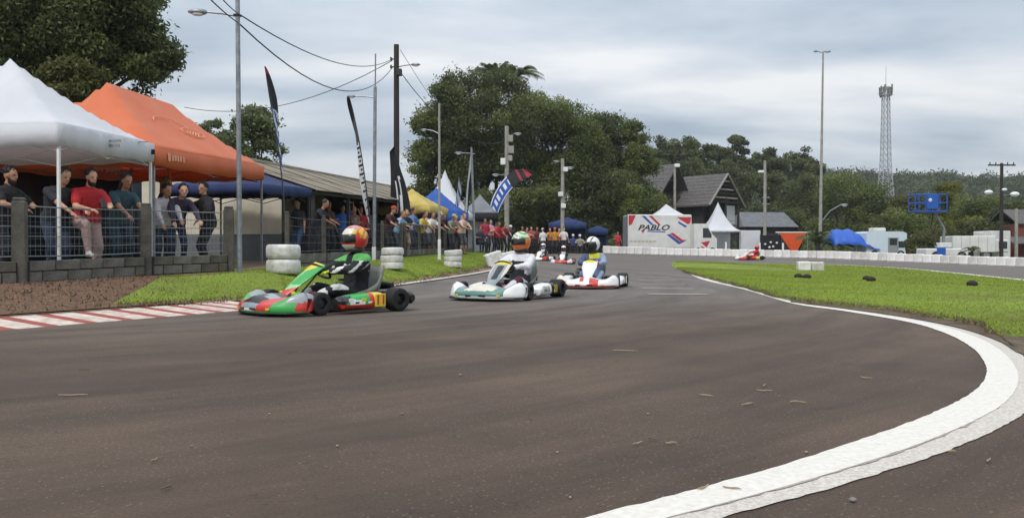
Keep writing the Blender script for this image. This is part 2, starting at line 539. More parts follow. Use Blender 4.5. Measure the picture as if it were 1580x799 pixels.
def grass_mat():
    m = bpy.data.materials.new('grass_turf'); m.use_nodes = True
    t = m.node_tree; b = t.nodes['Principled BSDF']; b.inputs['Roughness'].default_value = .9
    b.inputs['Specular IOR Level'].default_value = .15
    c = t.nodes.new('ShaderNodeTexCoord')
    n = t.nodes.new('ShaderNodeTexNoise'); n.inputs['Scale'].default_value = .45; n.inputs['Detail'].default_value = 8; n.inputs['Roughness'].default_value = .65
    t.links.new(c.outputs['Object'], n.inputs['Vector'])
    r = t.nodes.new('ShaderNodeValToRGB')
    r.color_ramp.elements[0].position = .3; r.color_ramp.elements[0].color = (.150, .135, .050, 1)
    r.color_ramp.elements[1].position = .72; r.color_ramp.elements[1].color = (.255, .340, .048, 1)
    q = r.color_ramp.elements.new(.5); q.color = (.190, .255, .038, 1)
    t.links.new(n.outputs['Fac'], r.inputs[0])
    n2 = t.nodes.new('ShaderNodeTexNoise'); n2.inputs['Scale'].default_value = 30; n2.inputs['Detail'].default_value = 4
    t.links.new(c.outputs['Object'], n2.inputs['Vector'])
    r2 = t.nodes.new('ShaderNodeValToRGB'); r2.color_ramp.elements[0].position = .3; r2.color_ramp.elements[1].position = .7
    r2.color_ramp.elements[0].color = (.6, .62, .6, 1); r2.color_ramp.elements[1].color = (1.15, 1.12, 1.1, 1)
    t.links.new(n2.outputs['Fac'], r2.inputs[0])
    x = t.nodes.new('ShaderNodeMixRGB'); x.blend_type = 'MULTIPLY'; x.inputs[0].default_value = .7
    t.links.new(r.outputs[0], x.inputs[1]); t.links.new(r2.outputs[0], x.inputs[2])
    t.links.new(x.outputs[0], b.inputs['Base Color'])
    bp = t.nodes.new('ShaderNodeBump'); bp.inputs['Strength'].default_value = .8; bp.inputs['Distance'].default_value = .03
    t.links.new(n2.outputs['Fac'], bp.inputs['Height']); t.links.new(bp.outputs[0], b.inputs['Normal'])
    return m
M_GRASS = grass_mat()
M_LINE = mat('line_paint', hexc('dedad2'), .75, scale=38.0, col2=hexc('cdc7bd'), bump=.08, bscale=120)
M_LINE_W = mat('line_paint_worn', hexc('d3cdc4'), .8, scale=75.0, col2=hexc('aaa298'), bump=.12, bscale=120)
M_LINE_F = mat('line_paint_faded', hexc('a39c96'), .8, scale=3.0, col2=hexc('7d7370'), bump=.3, bscale=100, stretch=(.5, 3, 1))
M_KW = mat('kerb_white', hexc('dccfc4'), .8, scale=9.0, col2=hexc('a8968a'), bump=.3)
M_KR = mat('kerb_red', hexc('a04a3e'), .8, scale=11.0, col2=hexc('87463c'), bump=.3)

# ground: one sheet that reaches the horizon and carries the hill
def axis_vals(segs):
    out = []
    for a, b, st in segs: out += list(np.arange(a, b, st))
    return np.array(out + [segs[-1][1]])
gx = axis_vals([(-3000, -600, 300), (-600, -120, 40), (-120, -40, 8), (-40, 60, 1.25), (60, 160, 8), (160, 640, 24), (640, 3000, 300)])
gy = axis_vals([(-1500, -100, 200), (-100, -12, 8), (-12, 100, 1.25), (100, 420, 10), (420, 900, 60), (900, 4000, 400)])
GX, GY = np.meshgrid(gx, gy)
XY = np.stack([GX.ravel(), GY.ravel()], 1)
GZv = gza(XY) - 0.05
V = np.concatenate([XY, GZv[:, None]], 1)
nx = len(gx)
F = [(j*nx+i, j*nx+i+1, (j+1)*nx+i+1, (j+1)*nx+i) for j in range(len(gy)-1) for i in range(nx-1)]
me = bpy.data.meshes.new('ground'); me.from_pydata(V.tolist(), [], F)
M_LAND = mat('land', hexc('6b6a4c'), .95, scale=.6, col2=hexc('4a4a2c'), bump=.5, bscale=6)
finish('ground', me, M_LAND, smooth=180, kind='structure')

# track: one asphalt sheet under the paint and the grass
LEFT = np.array([(-16.0, -14), (-9.0, -1), (-6.5, 3.7), (-4.6, 7.29), (-3.34, 9.7), (-2.9, 12), (-2.3, 16.5), (-1.7, 20), (-.96, 24), (-.3, 29), (.27, 34), (1.47, 46), (2.7, 56), (3.2, 63)])
BARR = np.array([(6.94, 62), (11, 62.4), (16.9, 62), (22.8, 60), (27.2, 56), (30.8, 50), (32.6, 44), (32.5, 37)])
ty = axis_vals([(-14, 0, 1.0), (0, 30, .5), (30, 66, 1.0)])
lx = np.interp(ty, LEFT[:, 1], LEFT[:, 0]) - 0.5
rx = np.interp(ty, [-14, 37, 50, 60, 62.5, 66], [45, 34.5, 33, 25.5, 19, 9])
sheet('track', np.stack([lx, ty], 1), np.stack([rx, ty], 1), 70, 0.0, M_ASPH)
# left verge (soil) and pit lane ground
va = smooth_curve([(-12, -9), (-9.9, -1.0), (-7.35, 4.1), (-5.33, 7.66), (-4.07, 10.1), (-3.05, 13), (-2.38, 16.6), (-1.78, 20.1), (-1.02, 24.1), (-.36, 29.1), (.21, 34), (1.40, 46), (2.6, 56)], 120)
vb = smooth_curve([(-30, -9), (-26, 0), (-20, 6), (-14, 10), (-11, 13), (-9.5, 17), (-9, 21), (-8.8, 25), (-8.2, 30), (-7, 36), (-6, 42), (-4, 50), (-2, 58)], 120)
sheet('verge', va, vb, 30, 0.022, M_PIT)
sc = np.stack([np.interp(np.linspace(0, 1, 40), np.linspace(0, 1, 4), k) for k in ([-12.0, -7.3, -5.3, -4.0], [-4, 4.3, 7.75, 10.2])], 1)
sd_ = np.stack([np.interp(np.linspace(0, 1, 40), np.linspace(0, 1, 4), k) for k in ([-16.0, -10.5, -6.6, -5.2], [0, 7.5, 10.9, 12.6])], 1)
sheet('dirt_bank', sc, sd_, 14, 0.036, M_SOIL)

# left grass strip
GA = smooth_curve([(-4.62, 9.35), (-3.75, 11.1), (-3.05, 14.0), (-2.55, 17.0), (-2.0, 21), (-1.35, 25.5), (-.7, 31), (.1, 38)], 90)
GB = smooth_curve([(-5.3, 12.35), (-4.75, 13.55), (-4.35, 16), (-3.85, 20), (-3.4, 25), (-3.0, 30), (-2.45, 36), (-1.9, 42)], 90)
GA += np.stack([.09*np.sin(np.arange(90)*.9) + .06*np.sin(np.arange(90)*2.3), .05*np.sin(np.arange(90)*1.7)], 1)
grass_l = sheet('grass_strip', GA, GB, 12, 0.05, M_GRASS, kind='structure', edge=.03)

# right infield grass
IN = [(8.3, 42), (6.9, 34), (5.35, 22.2)] + [P0(*q) for q in ((1150, 445.5), (1220, 464.5), (1310, 474), (1400, 485), (1480, 499), (1540, 514), (1580, 523))] + [(6.6, 5.6), (9, 4.4), (13, 3.4)]
IA = smooth_curve(IN, 130)
IB = smooth_curve([(8.7, 42.6), (11, 47), (14.4, 49.6), (19, 49.5), (20.9, 45), (20.2, 38), (18.4, 28), (17.8, 20), (18.5, 12), (20, 4)], 130)
IA += np.stack([.05*np.sin(np.arange(130)*1.1), .08*np.sin(np.arange(130)*.7) + .04*np.sin(np.arange(130)*2.9)], 1) * np.linspace(1, .8, 130)[:, None]
grass_r = sheet('infield', IA, IB, 60, 0.045, M_GRASS, edge=.04)

# dirt between the white line and the infield
li = [(8.05, 41), (6.95, 33), (5.1, 21.9)] + [P0(*q) for q in ((1150, 447.5), (1220, 468), (1300, 480), (1400, 497), (1460, 515), (1500, 537), (1520, 560), (1523, 578), (1510, 600), (1470, 625), (1400, 655), (1300, 690), (1200, 722), (1100, 750), (1000, 777), (910, 799), (760, 850), (500, 930))]
lo = [(8.75, 41.2), (7.35, 33), (5.42, 21.9)] + [P0(*q) for q in ((1150, 445), (1232, 466.5), (1310, 477), (1400, 490), (1480, 506), (1540, 526), (1580, 550), (1604, 585), (1598, 622), (1560, 652), (1480, 690), (1400, 718), (1300, 750), (1200, 778), (1110, 802), (960, 850), (700, 930))]
LI = smooth_curve(li, 260); LO_ = smooth_curve(lo, 260)
DS = smooth_curve([P0(1220, 467), P0(1310, 478), P0(1400, 491), P0(1480, 507), P0(1540, 527), P0(1580, 549), (3.6, 5.2), (5.2, 4.3), (9, 3.1), (13, 2.0)], 80)
DE = smooth_curve([P0(1220, 461), P0(1310, 469), P0(1400, 478), P0(1480, 494), P0(1540, 511), P0(1580, 520), (6.8, 5.9), (9.2, 4.8), (13, 3.9)], 80)
M_GRAV = mat('verge_gravel', hexc('75624f'), .95, scale=5, col2=hexc('4a4033'), bump=1.0, bscale=60)
sheet('gravel_verge', DS, DE, 10, 0.012, M_GRAV)
# painted lines (sheets a few mm above the asphalt)
jag = lambda n, a: a * np.cumsum(rng.normal(0, 1, n)) * 0
def ragged(C, amp):
    d = np.gradient(C, axis=0); d /= np.linalg.norm(d, axis=1)[:, None]
    nrm = np.stack([-d[:, 1], d[:, 0]], 1)
    return C + nrm * (rng.uniform(-1, 1, len(C)) * amp)[:, None]
LI2, LO2 = poly_resample(LI, 900), poly_resample(LO_, 900)
mid = LI2 * .38 + LO2 * .62
sheet('track_edge_line', ragged(LI2, .004), ragged(mid, .003), 4, 0.006, M_LINE)
sheet('track_edge_line', ragged(mid * 1.12 - LO2 * .12, .002), ragged(LO2, .006), 4, 0.004, M_LINE_W)
M_SCUFF = mat('tyre_scuff', hexc('a8a097'), .85, scale=30, col2=hexc('8b837a'))
sw = np.clip(.002 + .020*np.sin(np.arange(900)*.021 + 1) + .012*np.sin(np.arange(900)*.083) + rng.normal(0, .006, 900), .0005, .05)[:, None]
ld_ = (LO2 - LI2) / np.linalg.norm(LO2 - LI2, axis=1)[:, None]
sheet('tyre_scuff_line', mid + ld_*.0002, mid + ld_*sw, 2, 0.0065, M_SCUFF)
wl = smooth_curve([(-3.02, 10.95), (-2.78, 12.6), (-2.3, 16.5), (-1.7, 20), (-.96, 24), (-.3, 29), (.27, 34), (1.47, 46), (2.7, 56)], 160)
sheet('track_edge_line', wl, wl + np.array([-.17, .04]), 2, 0.03, M_LINE_W)
for (y, a, b_) in ((13.5, 2.3, 3.28), (15.6, 2.53, 3.52), (17.6, 2.8, 3.77), (20.2, 3.2, 4.12), (23.4, 3.7, 4.6), (27.0, 4.3, 5.1)):
    A_ = np.stack([np.linspace(a, b_, 12), np.linspace(y + .08, y - .12, 12)], 1)
    sheet('grid_marking', ragged(A_, .01), ragged(A_ + np.array([0, .34]), .01), 2, 0.006, M_LINE_F)
BN = smooth_curve(BARR, 120)
bd = np.gradient(BN, axis=0); bd /= np.linalg.norm(bd, axis=1)[:, None]
bn = np.stack([-bd[:, 1], bd[:, 0]], 1)      # towards infield is -bn
sgn = -1 if (np.array([15, 50]) - BN[40]) @ bn[40] < 0 else 1
sheet('track_edge_line', BN + bn * sgn * .75, BN + bn * sgn * .98, 2, 0.008, M_LINE)
sheet('track_edge_line', IB[30:] + np.array([-.1, .1]), IB[30:] + np.array([.35, .0]), 2, 0.052, M_LINE)
sheet('track_edge_line', IB[:34], IB[:34] + np.array([-.2, .25]), 2, 0.052, M_LINE_W)

# striped kerb on the left: every painted block is a piece
kerb = bpy.data.objects.new('kerb', None); COL.objects.link(kerb)
tag(kerb, 'low red and white striped kerb along the left track edge', None, None, 'structure')
KI = smooth_curve([(-9.0, -1), (-6.5, 3.7), (-4.6, 7.29), (-3.34, 9.7), (-2.98, 10.75)], 400)
kd = np.concatenate([[0], np.cumsum(np.linalg.norm(np.diff(KI, axis=0), axis=1))])
def kpt(s_):
    p = np.array([np.interp(s_, kd, KI[:, 0]), np.interp(s_, kd, KI[:, 1])])
    q = np.array([np.interp(s_ + .05, kd, KI[:, 0]), np.interp(s_ + .05, kd, KI[:, 1])])
    d = (q - p) / (np.linalg.norm(q - p) + 1e-9)
    return p, np.array([-d[1], d[0]])
s_, k = 0.5, 0
while s_ < kd[-1] - .3:
    L = .27 if k % 2 == 0 else .14
    (p, n1), (q, n2) = kpt(s_), kpt(s_ + L - .004)
    w = .84
    vs = []
    for P_, N_ in ((p, n1), (q, n2)):
        for t_, h in ((0, .004), (.25, .02), (.7, .05), (w, .062)):
            e_ = P_ + N_ * t_
            vs.append((e_[0], e_[1], gz(*e_) * 0 + h))
    for P_, N_ in ((p, n1), (q, n2)):
        for t_ in (0, w):
            e_ = P_ + N_ * t_; vs.append((e_[0], e_[1], -.06))
    o_ = MB().add(vs, [(0,4,5,1),(1,5,6,2),(2,6,7,3),(0,8,10,4),(3,7,11,9),(0,1,2,3,9,8),(4,10,11,7,6,5)]).build('kerb_block', M_KW if k % 2 == 0 else M_KR, kerb, smooth=0)
    s_ += L; k += 1

# grass blades: one object for each lawn, nobody could count them
M_BLADE = leaf_mat('grass_blades', (.165, .215, .038), (.37, .46, .072), .4)
def tri_mesh(name, V3, tint, m, kind='stuff', label=None, parent=None, nv=3):
    n = len(V3)
    me = bpy.data.meshes.new(name)
    me.vertices.add(n * nv); me.vertices.foreach_set('co', V3.reshape(-1).astype(np.float32))
    me.loops.add(n * nv); me.loops.foreach_set('vertex_index', np.arange(n * nv, dtype=np.int32))
    me.polygons.add(n); me.polygons.foreach_set('loop_start', np.arange(0, n * nv, nv, dtype=np.int32))
    me.polygons.foreach_set('loop_total', np.full(n, nv, dtype=np.int32))
    me.update(calc_edges=True)
    a = me.attributes.new('tint', 'FLOAT', 'POINT'); a.data.foreach_set('value', np.repeat(tint, nv).astype(np.float32))
    return finish(name, me, m, None, parent, smooth=0, kind=kind, label=label)
def blades(name, A, B, n, tb, hmin, hmax, label, ymax):
    ia = rng.uniform(0, 1, n * 3) ** 1.0; s__ = rng.uniform(0, 1, n * 3) ** tb
    t_ = ia * (len(A) - 1); i0 = np.clip(t_.astype(int), 0, len(A) - 2); fr = (t_ - i0)[:, None]
    a = A[i0] * (1 - fr) + A[i0 + 1] * fr; b = B[i0] * (1 - fr) + B[i0 + 1] * fr
    p = a * (1 - s__[:, None]) + b * s__[:, None]
    inview = (np.abs(p[:, 0]) < p[:, 1] * .68 + .5) & (p[:, 1] < ymax) & (p[:, 1] > 3)
    p = p[inview][:n]; n = len(p)
    z = gza(p) + .035
    ang = rng.uniform(0, 2 * np.pi, n); h = rng.uniform(hmin, hmax, n); w_ = rng.uniform(.004, .009, n) * (1 + p[:, 1] / 14)
    ln = rng.normal(0, .45, (n, 2)) * h[:, None]
    V3 = np.zeros((n, 3, 3))
    V3[:, 0, 0] = p[:, 0] - np.cos(ang) * w_; V3[:, 0, 1] = p[:, 1] - np.sin(ang) * w_; V3[:, 0, 2] = z
    V3[:, 1, 0] = p[:, 0] + np.cos(ang) * w_; V3[:, 1, 1] = p[:, 1] + np.sin(ang) * w_; V3[:, 1, 2] = z
    V3[:, 2, 0] = p[:, 0] + ln[:, 0]; V3[:, 2, 1] = p[:, 1] + ln[:, 1]; V3[:, 2, 2] = z + h
    pt_ = np.sin(p[:, 0]*1.3 + 2*np.sin(p[:, 1]*.37))*np.sin(p[:, 1]*.55 + 1.5*np.sin(p[:, 0]*.8))
    tint = np.clip(rng.normal(.5, .2, n) + .22*pt_, 0, 1)
    keep = rng.uniform(0, 1, n) < np.clip(.72 + .5*pt_, .25, 1)
    V3, tint = V3[keep], tint[keep]
    return tri_mesh(name, V3, tint, M_BLADE, 'stuff', label)
blades('grass', GA, GB, 90000, 1.0, .015, .042, 'short mown grass of the strip below the fence', 40)
blades('grass', IA[:], IA * .45 + IB * .55, 130000, 1.6, .012, .036, 'bright mown grass of the nearer infield', 34)
blades('grass', IA * .55 + IB * .45, IB, 60000, 1.0, .03, .06, 'mown grass of the farther infield', 52)

# leaf litter, clods and dry tufts on the bare bank and along the left grass edge
M_LIT = leaf_mat('dry_litter', (.06, .04, .028), (.26, .20, .12), .2)
def litter(A, B, n, label, ymax=40):
    M_save = globals()['M_BLADE']; globals()['M_BLADE'] = M_LIT
    o = blades('litter', A, B, n, 1.0, .008, .045, label, ymax); globals()['M_BLADE'] = M_save
    return o
litter(sc, sd_, 3200, 'dry leaves and clods on the bare bank below the near fence')
litter(GA + np.array([.28, -.1]), GA + np.array([-.25, .1]), 5000, 'dry grass along the track side of the left strip')
litter(IA + np.array([-.12, -.16]), IA + np.array([.1, .22]), 6000, 'dry grass along the edge of the infield', 30)

# ------------------------------------------------------------------ white block barrier round the far bend
M_BLK = [mat('barrier_white_%s' % 'abc'[i], hexc(h), .6, scale=2.5, col2=hexc(h2), bump=.15) for i, (h, h2) in enumerate((('e9e7e4', 'c9c5c0'), ('dedbd8', 'b9b4ae'), ('f0efee', 'd6d2ce')))]
blk_me = []
for k in range(3):
    mb = MB().cbox((0, 0, .29), (.60, .46, .58), .05, jit=.004)
    mb.box((0, 0, .29), (.604, .3, .015)) if k == 1 else None
    o_ = mb.build('barrier_block', M_BLK[k]); blk_me.append(o_.data); bpy.data.objects.remove(o_)
bl = np.concatenate([[0], np.cumsum(np.linalg.norm(np.diff(BN, axis=0), axis=1))])
s_ = .3; k = 0
while s_ < bl[-1]:
    x = np.interp(s_, bl, BN[:, 0]); y = np.interp(s_, bl, BN[:, 1])
    dx = np.interp(s_ + .1, bl, BN[:, 0]) - x; dy = np.interp(s_ + .1, bl, BN[:, 1]) - y
    o_ = bpy.data.objects.new('barrier_block', random.choice(blk_me)); COL.objects.link(o_)
    o_.location = (x, y + random.uniform(-.02, .02), gz(x, y) - .01)
    o_.rotation_euler = (0, 0, math.atan2(dy, dx) + random.uniform(-.02, .02))
    o_.scale = (1, 1, random.uniform(.97, 1.03))
    tag(o_, 'white block in the long low barrier round the far bend', 'barrier', 'white barrier blocks round the far bend')
    s_ += .618; k += 1
# ================================================================== VEGETATION
M_BARK = mat('bark', hexc('4a3f36'), .9, scale=8, col2=hexc('2b2520'), bump=.8, bscale=20, stretch=(1, 1, .2))
LEAFM = {
    'dark': leaf_mat('leaves_dark', (.050, .064, .024), (.175, .200, .066)),
    'mid': leaf_mat('leaves_mid', (.064, .086, .026), (.225, .265, .072)),
    'olive': leaf_mat('leaves_olive', (.065, .070, .022), (.190, .190, .058)),
    'light': leaf_mat('leaves_light', (.08, .105, .045), (.24, .28, .12)),
    'yellow': leaf_mat('leaves_yellow', (.07, .080, .012), (.26, .27, .035)),
    'far': leaf_mat('leaves_far', (.050, .064, .034), (.135, .160, .080)),
}
def leaf_quads(cl, n, size, flat=.35):
    """cl: array of clumps (x,y,z,rx,ry,rz). returns n leaf quads spread through the clumps"""
    cl = np.array(cl, float)
    wgt = (cl[:, 3] * cl[:, 4] * cl[:, 5]) ** .72; wgt /= wgt.sum()
    ci = rng.choice(len(cl), n, p=wgt)
    d = rng.normal(0, 1, (n, 3)); d /= np.linalg.norm(d, axis=1)[:, None]
    r = rng.uniform(.28, 1, n) ** .55 * (1 + rng.normal(0, .13, n))
    r = r * np.where(rng.uniform(0, 1, n) < .14, rng.uniform(1.0, 1.4, n), 1.0)
    c = cl[ci, :3] + d * r[:, None] * cl[ci, 3:]
    ax = rng.normal(0, 1, (n, 3)) + d * .5; ax[:, 2] -= .25; ax /= np.linalg.norm(ax, axis=1)[:, None]
    up = rng.normal(0, 1, (n, 3)) * .8 + d * .6 + np.array([0, 0, .7])
    sd__ = np.cross(ax, up); sd__ /= (np.linalg.norm(sd__, axis=1)[:, None] + 1e-9)
    L = size * rng.uniform(.6, 1.35, n)[:, None]; w_ = L * rng.uniform(.34, .52, n)[:, None]
    q = np.stack([c - ax * L * .5, c + sd__ * w_ * .5 + ax * L * .05, c + ax * L * .5, c - sd__ * w_ * .5 + ax * L * .05], 1)
    clt = rng.normal(0, .24, len(cl))[ci]
    tint = np.clip(.45 + clt + rng.normal(0, .2, n), 0, 1)
    return q, tint
def make_clumps(c, rad, n, rmin, rmax, shape=1.0, low=-1.0):
    out = []
    c = np.array(c, float); rad = np.array(rad, float)
    k = 0
    while len(out) < n and k < n * 40:
        k += 1
        d = rng.normal(0, 1, 3); d /= np.linalg.norm(d)
        if d[2] < low: continue
        r = rng.uniform(.25, 1.0) ** .5
        p = c + d * r * rad
        s_ = rng.uniform(rmin, rmax)
        out.append((*p, s_ * rng.uniform(.9, 1.3), s_ * rng.uniform(.9, 1.3), s_ * rng.uniform(.6, .9)))
    return out
def tree(name, label, base, clumps, n, size, m, trunk_r=.25, fork=.35, group=None, twigs=14, limbs=True, kind_cat='tree'):
    """thing > trunk (with limbs), crown"""
    base = np.array(base, float)
    t = thing(name, label, kind_cat, tuple(base), 0, group)
    cl = np.array(clumps, float)
    ctr = (cl[:, :3] * cl[:, 3:4]).sum(0) / cl[:, 3].sum()
    top = cl[:, 2].max()
    H = top - base[2]
    mb = MB()
    fk = base + (ctr - base) * np.array([.35, .35, 0]) + np.array([0, 0, H * fork])
    loc = lambda p: Vector(np.array(p) - base)
    mid_ = (base + fk) / 2 + np.array([rng.normal(0, .12), rng.normal(0, .12), 0])
    mb.tube([loc(base - np.array([0, 0, .2])), loc(base + np.array([0, 0, .3])), loc(mid_), loc(fk)], [trunk_r * 1.35, trunk_r * 1.05, trunk_r * .85, trunk_r * .75], 9)
    if limbs:
        idx = rng.choice(len(cl), min(twigs, len(cl)), replace=False)
        for i in idx:
            e_ = cl[i, :3]
            s0 = fk + (np.array([ctr[0], ctr[1], fk[2]]) - fk) * 0 + np.array([0, 0, -rng.uniform(0, .12) * H])
            m1 = s0 + (e_ - s0) * .5 + np.array([0, 0, rng.uniform(.02, .10) * H])
            mb.tube([loc(s0), loc(s0 + (m1 - s0) * .5 + np.array([0, 0, .1])), loc(m1), loc(e_)], [trunk_r * .55, trunk_r * .4, trunk_r * .24, trunk_r * .06], 6, caps=False)
    mb.build('trunk', M_BARK, t, smooth=60)
    q, tint = leaf_quads(clumps, n, size)
    o = tri_mesh('crown', q - base[None, None, :], tint, m, None, None, t, nv=4)
    return t

def P3(px, py, Y): return np.array(PP(px, py, Y))
def cl_px(px, py, Y, rpx, rpy, n, rmin, rmax, ry=None, low=-1.0):
    """clump set whose outline, as seen from the camera's side, is centred at a photo pixel"""
    c = P3(px, py, Y); rx = rpx * Y / FPX; rz = rpy * Y / FPX
    return make_clumps(c, (rx, ry if ry else rx * .85, rz), n, rmin, rmax, low=low)

# big tree behind the tents, left
Y = 27
cls = cl_px(120, 30, Y, 120, 105, 62, .55, 1.0, 3.2) + cl_px(30, 95, Y, 85, 70, 20, .5, .9, 2.4) + cl_px(235, 105, Y - .5, 34, 62, 16, .35, .6, 1.2) + cl_px(190, 20, Y, 55, 75, 20, .4, .75, 2)
tree('broadleaf_tree', 'tall dark broadleaf tree rising behind the white and orange tents', (PX(110, Y), Y, gz(PX(110, Y), Y)), cls, 85000, .165, LEAFM['dark'], .32, .4, 'trees behind the pits')
cls = cl_px(105, 135, 24, 46, 36, 22, .3, .55, 1.0) + cl_px(60, 155, 24, 40, 30, 10, .3, .5, 1.0)
tree('shrub_tree', 'lower olive-green bushy tree between the white and orange tent peaks', (PX(100, 24), 24, gz(PX(100, 24), 24)), cls, 16000, .15, LEAFM['olive'], .12, .5, 'trees behind the pits')
Y = 44
cls = cl_px(395, 200, Y, 34, 34, 20, .28, .6, 1.2) + cl_px(402, 235, Y, 32, 22, 12, .3, .5, 1.2) + cl_px(375, 215, Y, 22, 28, 8, .25, .5, 1.0)
tree('slender_tree', 'small airy grey-green tree beyond the orange tent', (PX(400, Y), Y, gz(PX(400, Y), Y)), cls, 7800, .22, LEAFM['light'], .13, .4, 'trees behind the pits')
cls = cl_px(330, 208, Y + 2, 20, 18, 8, .28, .5, 1.0) + cl_px(345, 230, Y + 2, 26, 16, 8, .3, .5, 1.0)
tree('slender_tree', 'lower leafy treetop just right of the orange tent ridge', (PX(338, Y + 2), Y + 2, gz(PX(338, Y + 2), Y + 2)), cls, 4000, .22, LEAFM['light'], .11, .4, 'trees behind the pits')

# the big grove in the middle
Y = 74
g_ = 'trees of the grove behind the crowd'
cls = cl_px(745, 190, Y, 82, 72, 60, 1.0, 1.9, 4.5) + cl_px(775, 132, Y + 2, 42, 16, 14, .7, 1.2, 2.5) + cl_px(690, 250, Y - 1, 46, 62, 30, .8, 1.5, 3) + cl_px(745, 290, Y, 80, 70, 34, 1.0, 1.7, 4.5)
tree('broadleaf_tree', 'broad dark olive tree, leftmost and largest of the grove behind the tents', (PX(740, Y), Y, .9), cls, 105000, .27, LEAFM['dark'], .5, .3, g_)
cls = cl_px(688, 140, Y - 2, 22, 16, 10, .5, .9, 1.5) + cl_px(662, 190, Y - 2, 18, 30, 12, .5, .9, 1.5) + cl_px(655, 255, Y - 2, 16, 55, 14, .5, .9, 1.5) + cl_px(650, 305, Y - 2, 20, 30, 8, .5, .9, 1.5)
tree('broadleaf_tree', 'thin-leaved tree with gappy crown at the left edge of the grove', (PX(665, Y - 2), Y - 2, .9), cls, 18000, .27, LEAFM['mid'], .25, .35, g_)
Y = 78
cls = cl_px(862, 225, Y - 2, 62, 62, 44, 1.0, 1.8, 4) + cl_px(860, 300, Y - 2, 70, 60, 30, 1.0, 1.8, 4) + cl_px(822, 170, Y - 1, 28, 30, 12, .7, 1.2, 2.5)
tree('broadleaf_tree', 'mid-green rounded tree in the middle of the grove behind the concrete pole', (PX(860, Y), Y, .9), cls, 72000, .27, LEAFM['mid'], .4, .3, g_)
cls = cl_px(925, 225, Y + 2, 40, 52, 26, .9, 1.6, 3) + cl_px(935, 300, Y - 4, 52, 58, 30, .9, 1.6, 3)
tree('broadleaf_tree', 'dark leafy tree on the right side of the grove before the house', (PX(930, Y), Y, .9), cls, 54000, .27, LEAFM['dark'], .35, .3, g_)
cls = cl_px(982, 205, Y, 15, 20, 8, .5, 1.0, 1.4) + cl_px(978, 255, Y, 28, 36, 18, .7, 1.2, 2) + cl_px(985, 315, Y - 6, 36, 42, 20, .7, 1.3, 2.5)
tree('broadleaf_tree', 'narrow upright tree at the right end of the grove beside the house roof', (PX(980, Y), Y, .9), cls, 32000, .26, LEAFM['mid'], .28, .35, g_)
cls = cl_px(790, 320, 70, 90, 34, 20, .9, 1.5, 2.5) + cl_px(890, 345, 72, 60, 26, 16, .8, 1.3, 2.5)
tree('understorey_bush', 'deep shaded bushes below the grove behind the crowd', (PX(830, 71), 71, .9), cls, 30000, .28, LEAFM['dark'], .15, .3, g_, limbs=False, kind_cat='bush')

# palms
M_FROND = leaf_mat('palm_fronds', (.05, .068, .022), (.12, .15, .05), .25)
def palm(label, base, hgt, nfr, flen, droop, group, tr=.18):
    t = thing('palm_tree', label, 'palm', tuple(base), 0, group)
    MB().tube([(0, 0, -.2), (.05, 0, hgt * .4), (.0, .05, hgt)], [tr * 1.3, tr, tr * .8], 8).build('trunk', M_BARK, t, smooth=60)
    for k in range(nfr):
        a = 2 * math.pi * k / nfr + random.uniform(-.2, .2); el = random.uniform(.35, 1.4)
        L = flen * random.uniform(.8, 1.1)
        quads, pts = [], []
        for i in range(11):
            s_ = i / 10
            rr = L * (s_ * math.cos(el) + .12 * s_ * s_); h = L * (s_ * math.sin(el) - droop * s_ ** 2.2)
            pts.append(np.array([rr * math.cos(a), rr * math.sin(a), hgt + h]))
        tan = np.array([-math.sin(a), math.cos(a), 0])
        mb = MB(); mb.tube(pts, [.03 * tr / .18 * (1 - .8 * i / 10) for i in range(11)], 4, caps=False)
        for i in range(1, 11):
            for j in range(3):
                s_ = (i - 1 + j / 3) / 10; p0 = pts[i-1] + (pts[i] - pts[i-1]) * (j / 3)
                ll = L * .27 * (1 - .55 * s_) * (0.5 + s_ if s_ < .5 else 1)
                for sg in (-1, 1):
                    e_ = p0 + tan * sg * ll * .75 + (pts[i] - pts[i-1]) / np.linalg.norm(pts[i] - pts[i-1]) * ll * .45 + np.array([0, 0, -ll * .55])
                    w_ = (pts[i] - pts[i-1]) / np.linalg.norm(pts[i] - pts[i-1]) * L * .016
                    mb.add([p0 - w_, p0 + w_, e_], [(0, 1, 2)])
        o = mb.build('frond', M_FROND, t, smooth=0)
        a_ = o.data.attributes.new('tint', 'FLOAT', 'POINT'); a_.data.foreach_set('value', np.full(len(o.data.vertices), random.uniform(.2, .9), np.float32))
    return t
palm('palm with feathery fronds standing out above the left of the grove', (PX(765, 80), 80, .9), PZ(122, 80) - .9, 34, 3.0, .45, 'palms above the grove')
palm('palm with drooping fronds standing out above the grove, right of its neighbour', (PX(799, 79), 79, .9), PZ(116, 79) - .9, 32, 2.5, .6, 'palms above the grove')
palm('low palm beside the tall floodlight pole behind the barrier', (PX(1262, 64), 64, gz(PX(1262, 64), 64)), 1.15, 16, 2.1, .55, None, .22)
palm('small dark palm in front of the white box truck', (PX(1500, 57), 57, gz(PX(1500, 57), 57)), .8, 14, .95, .75, None, .1)

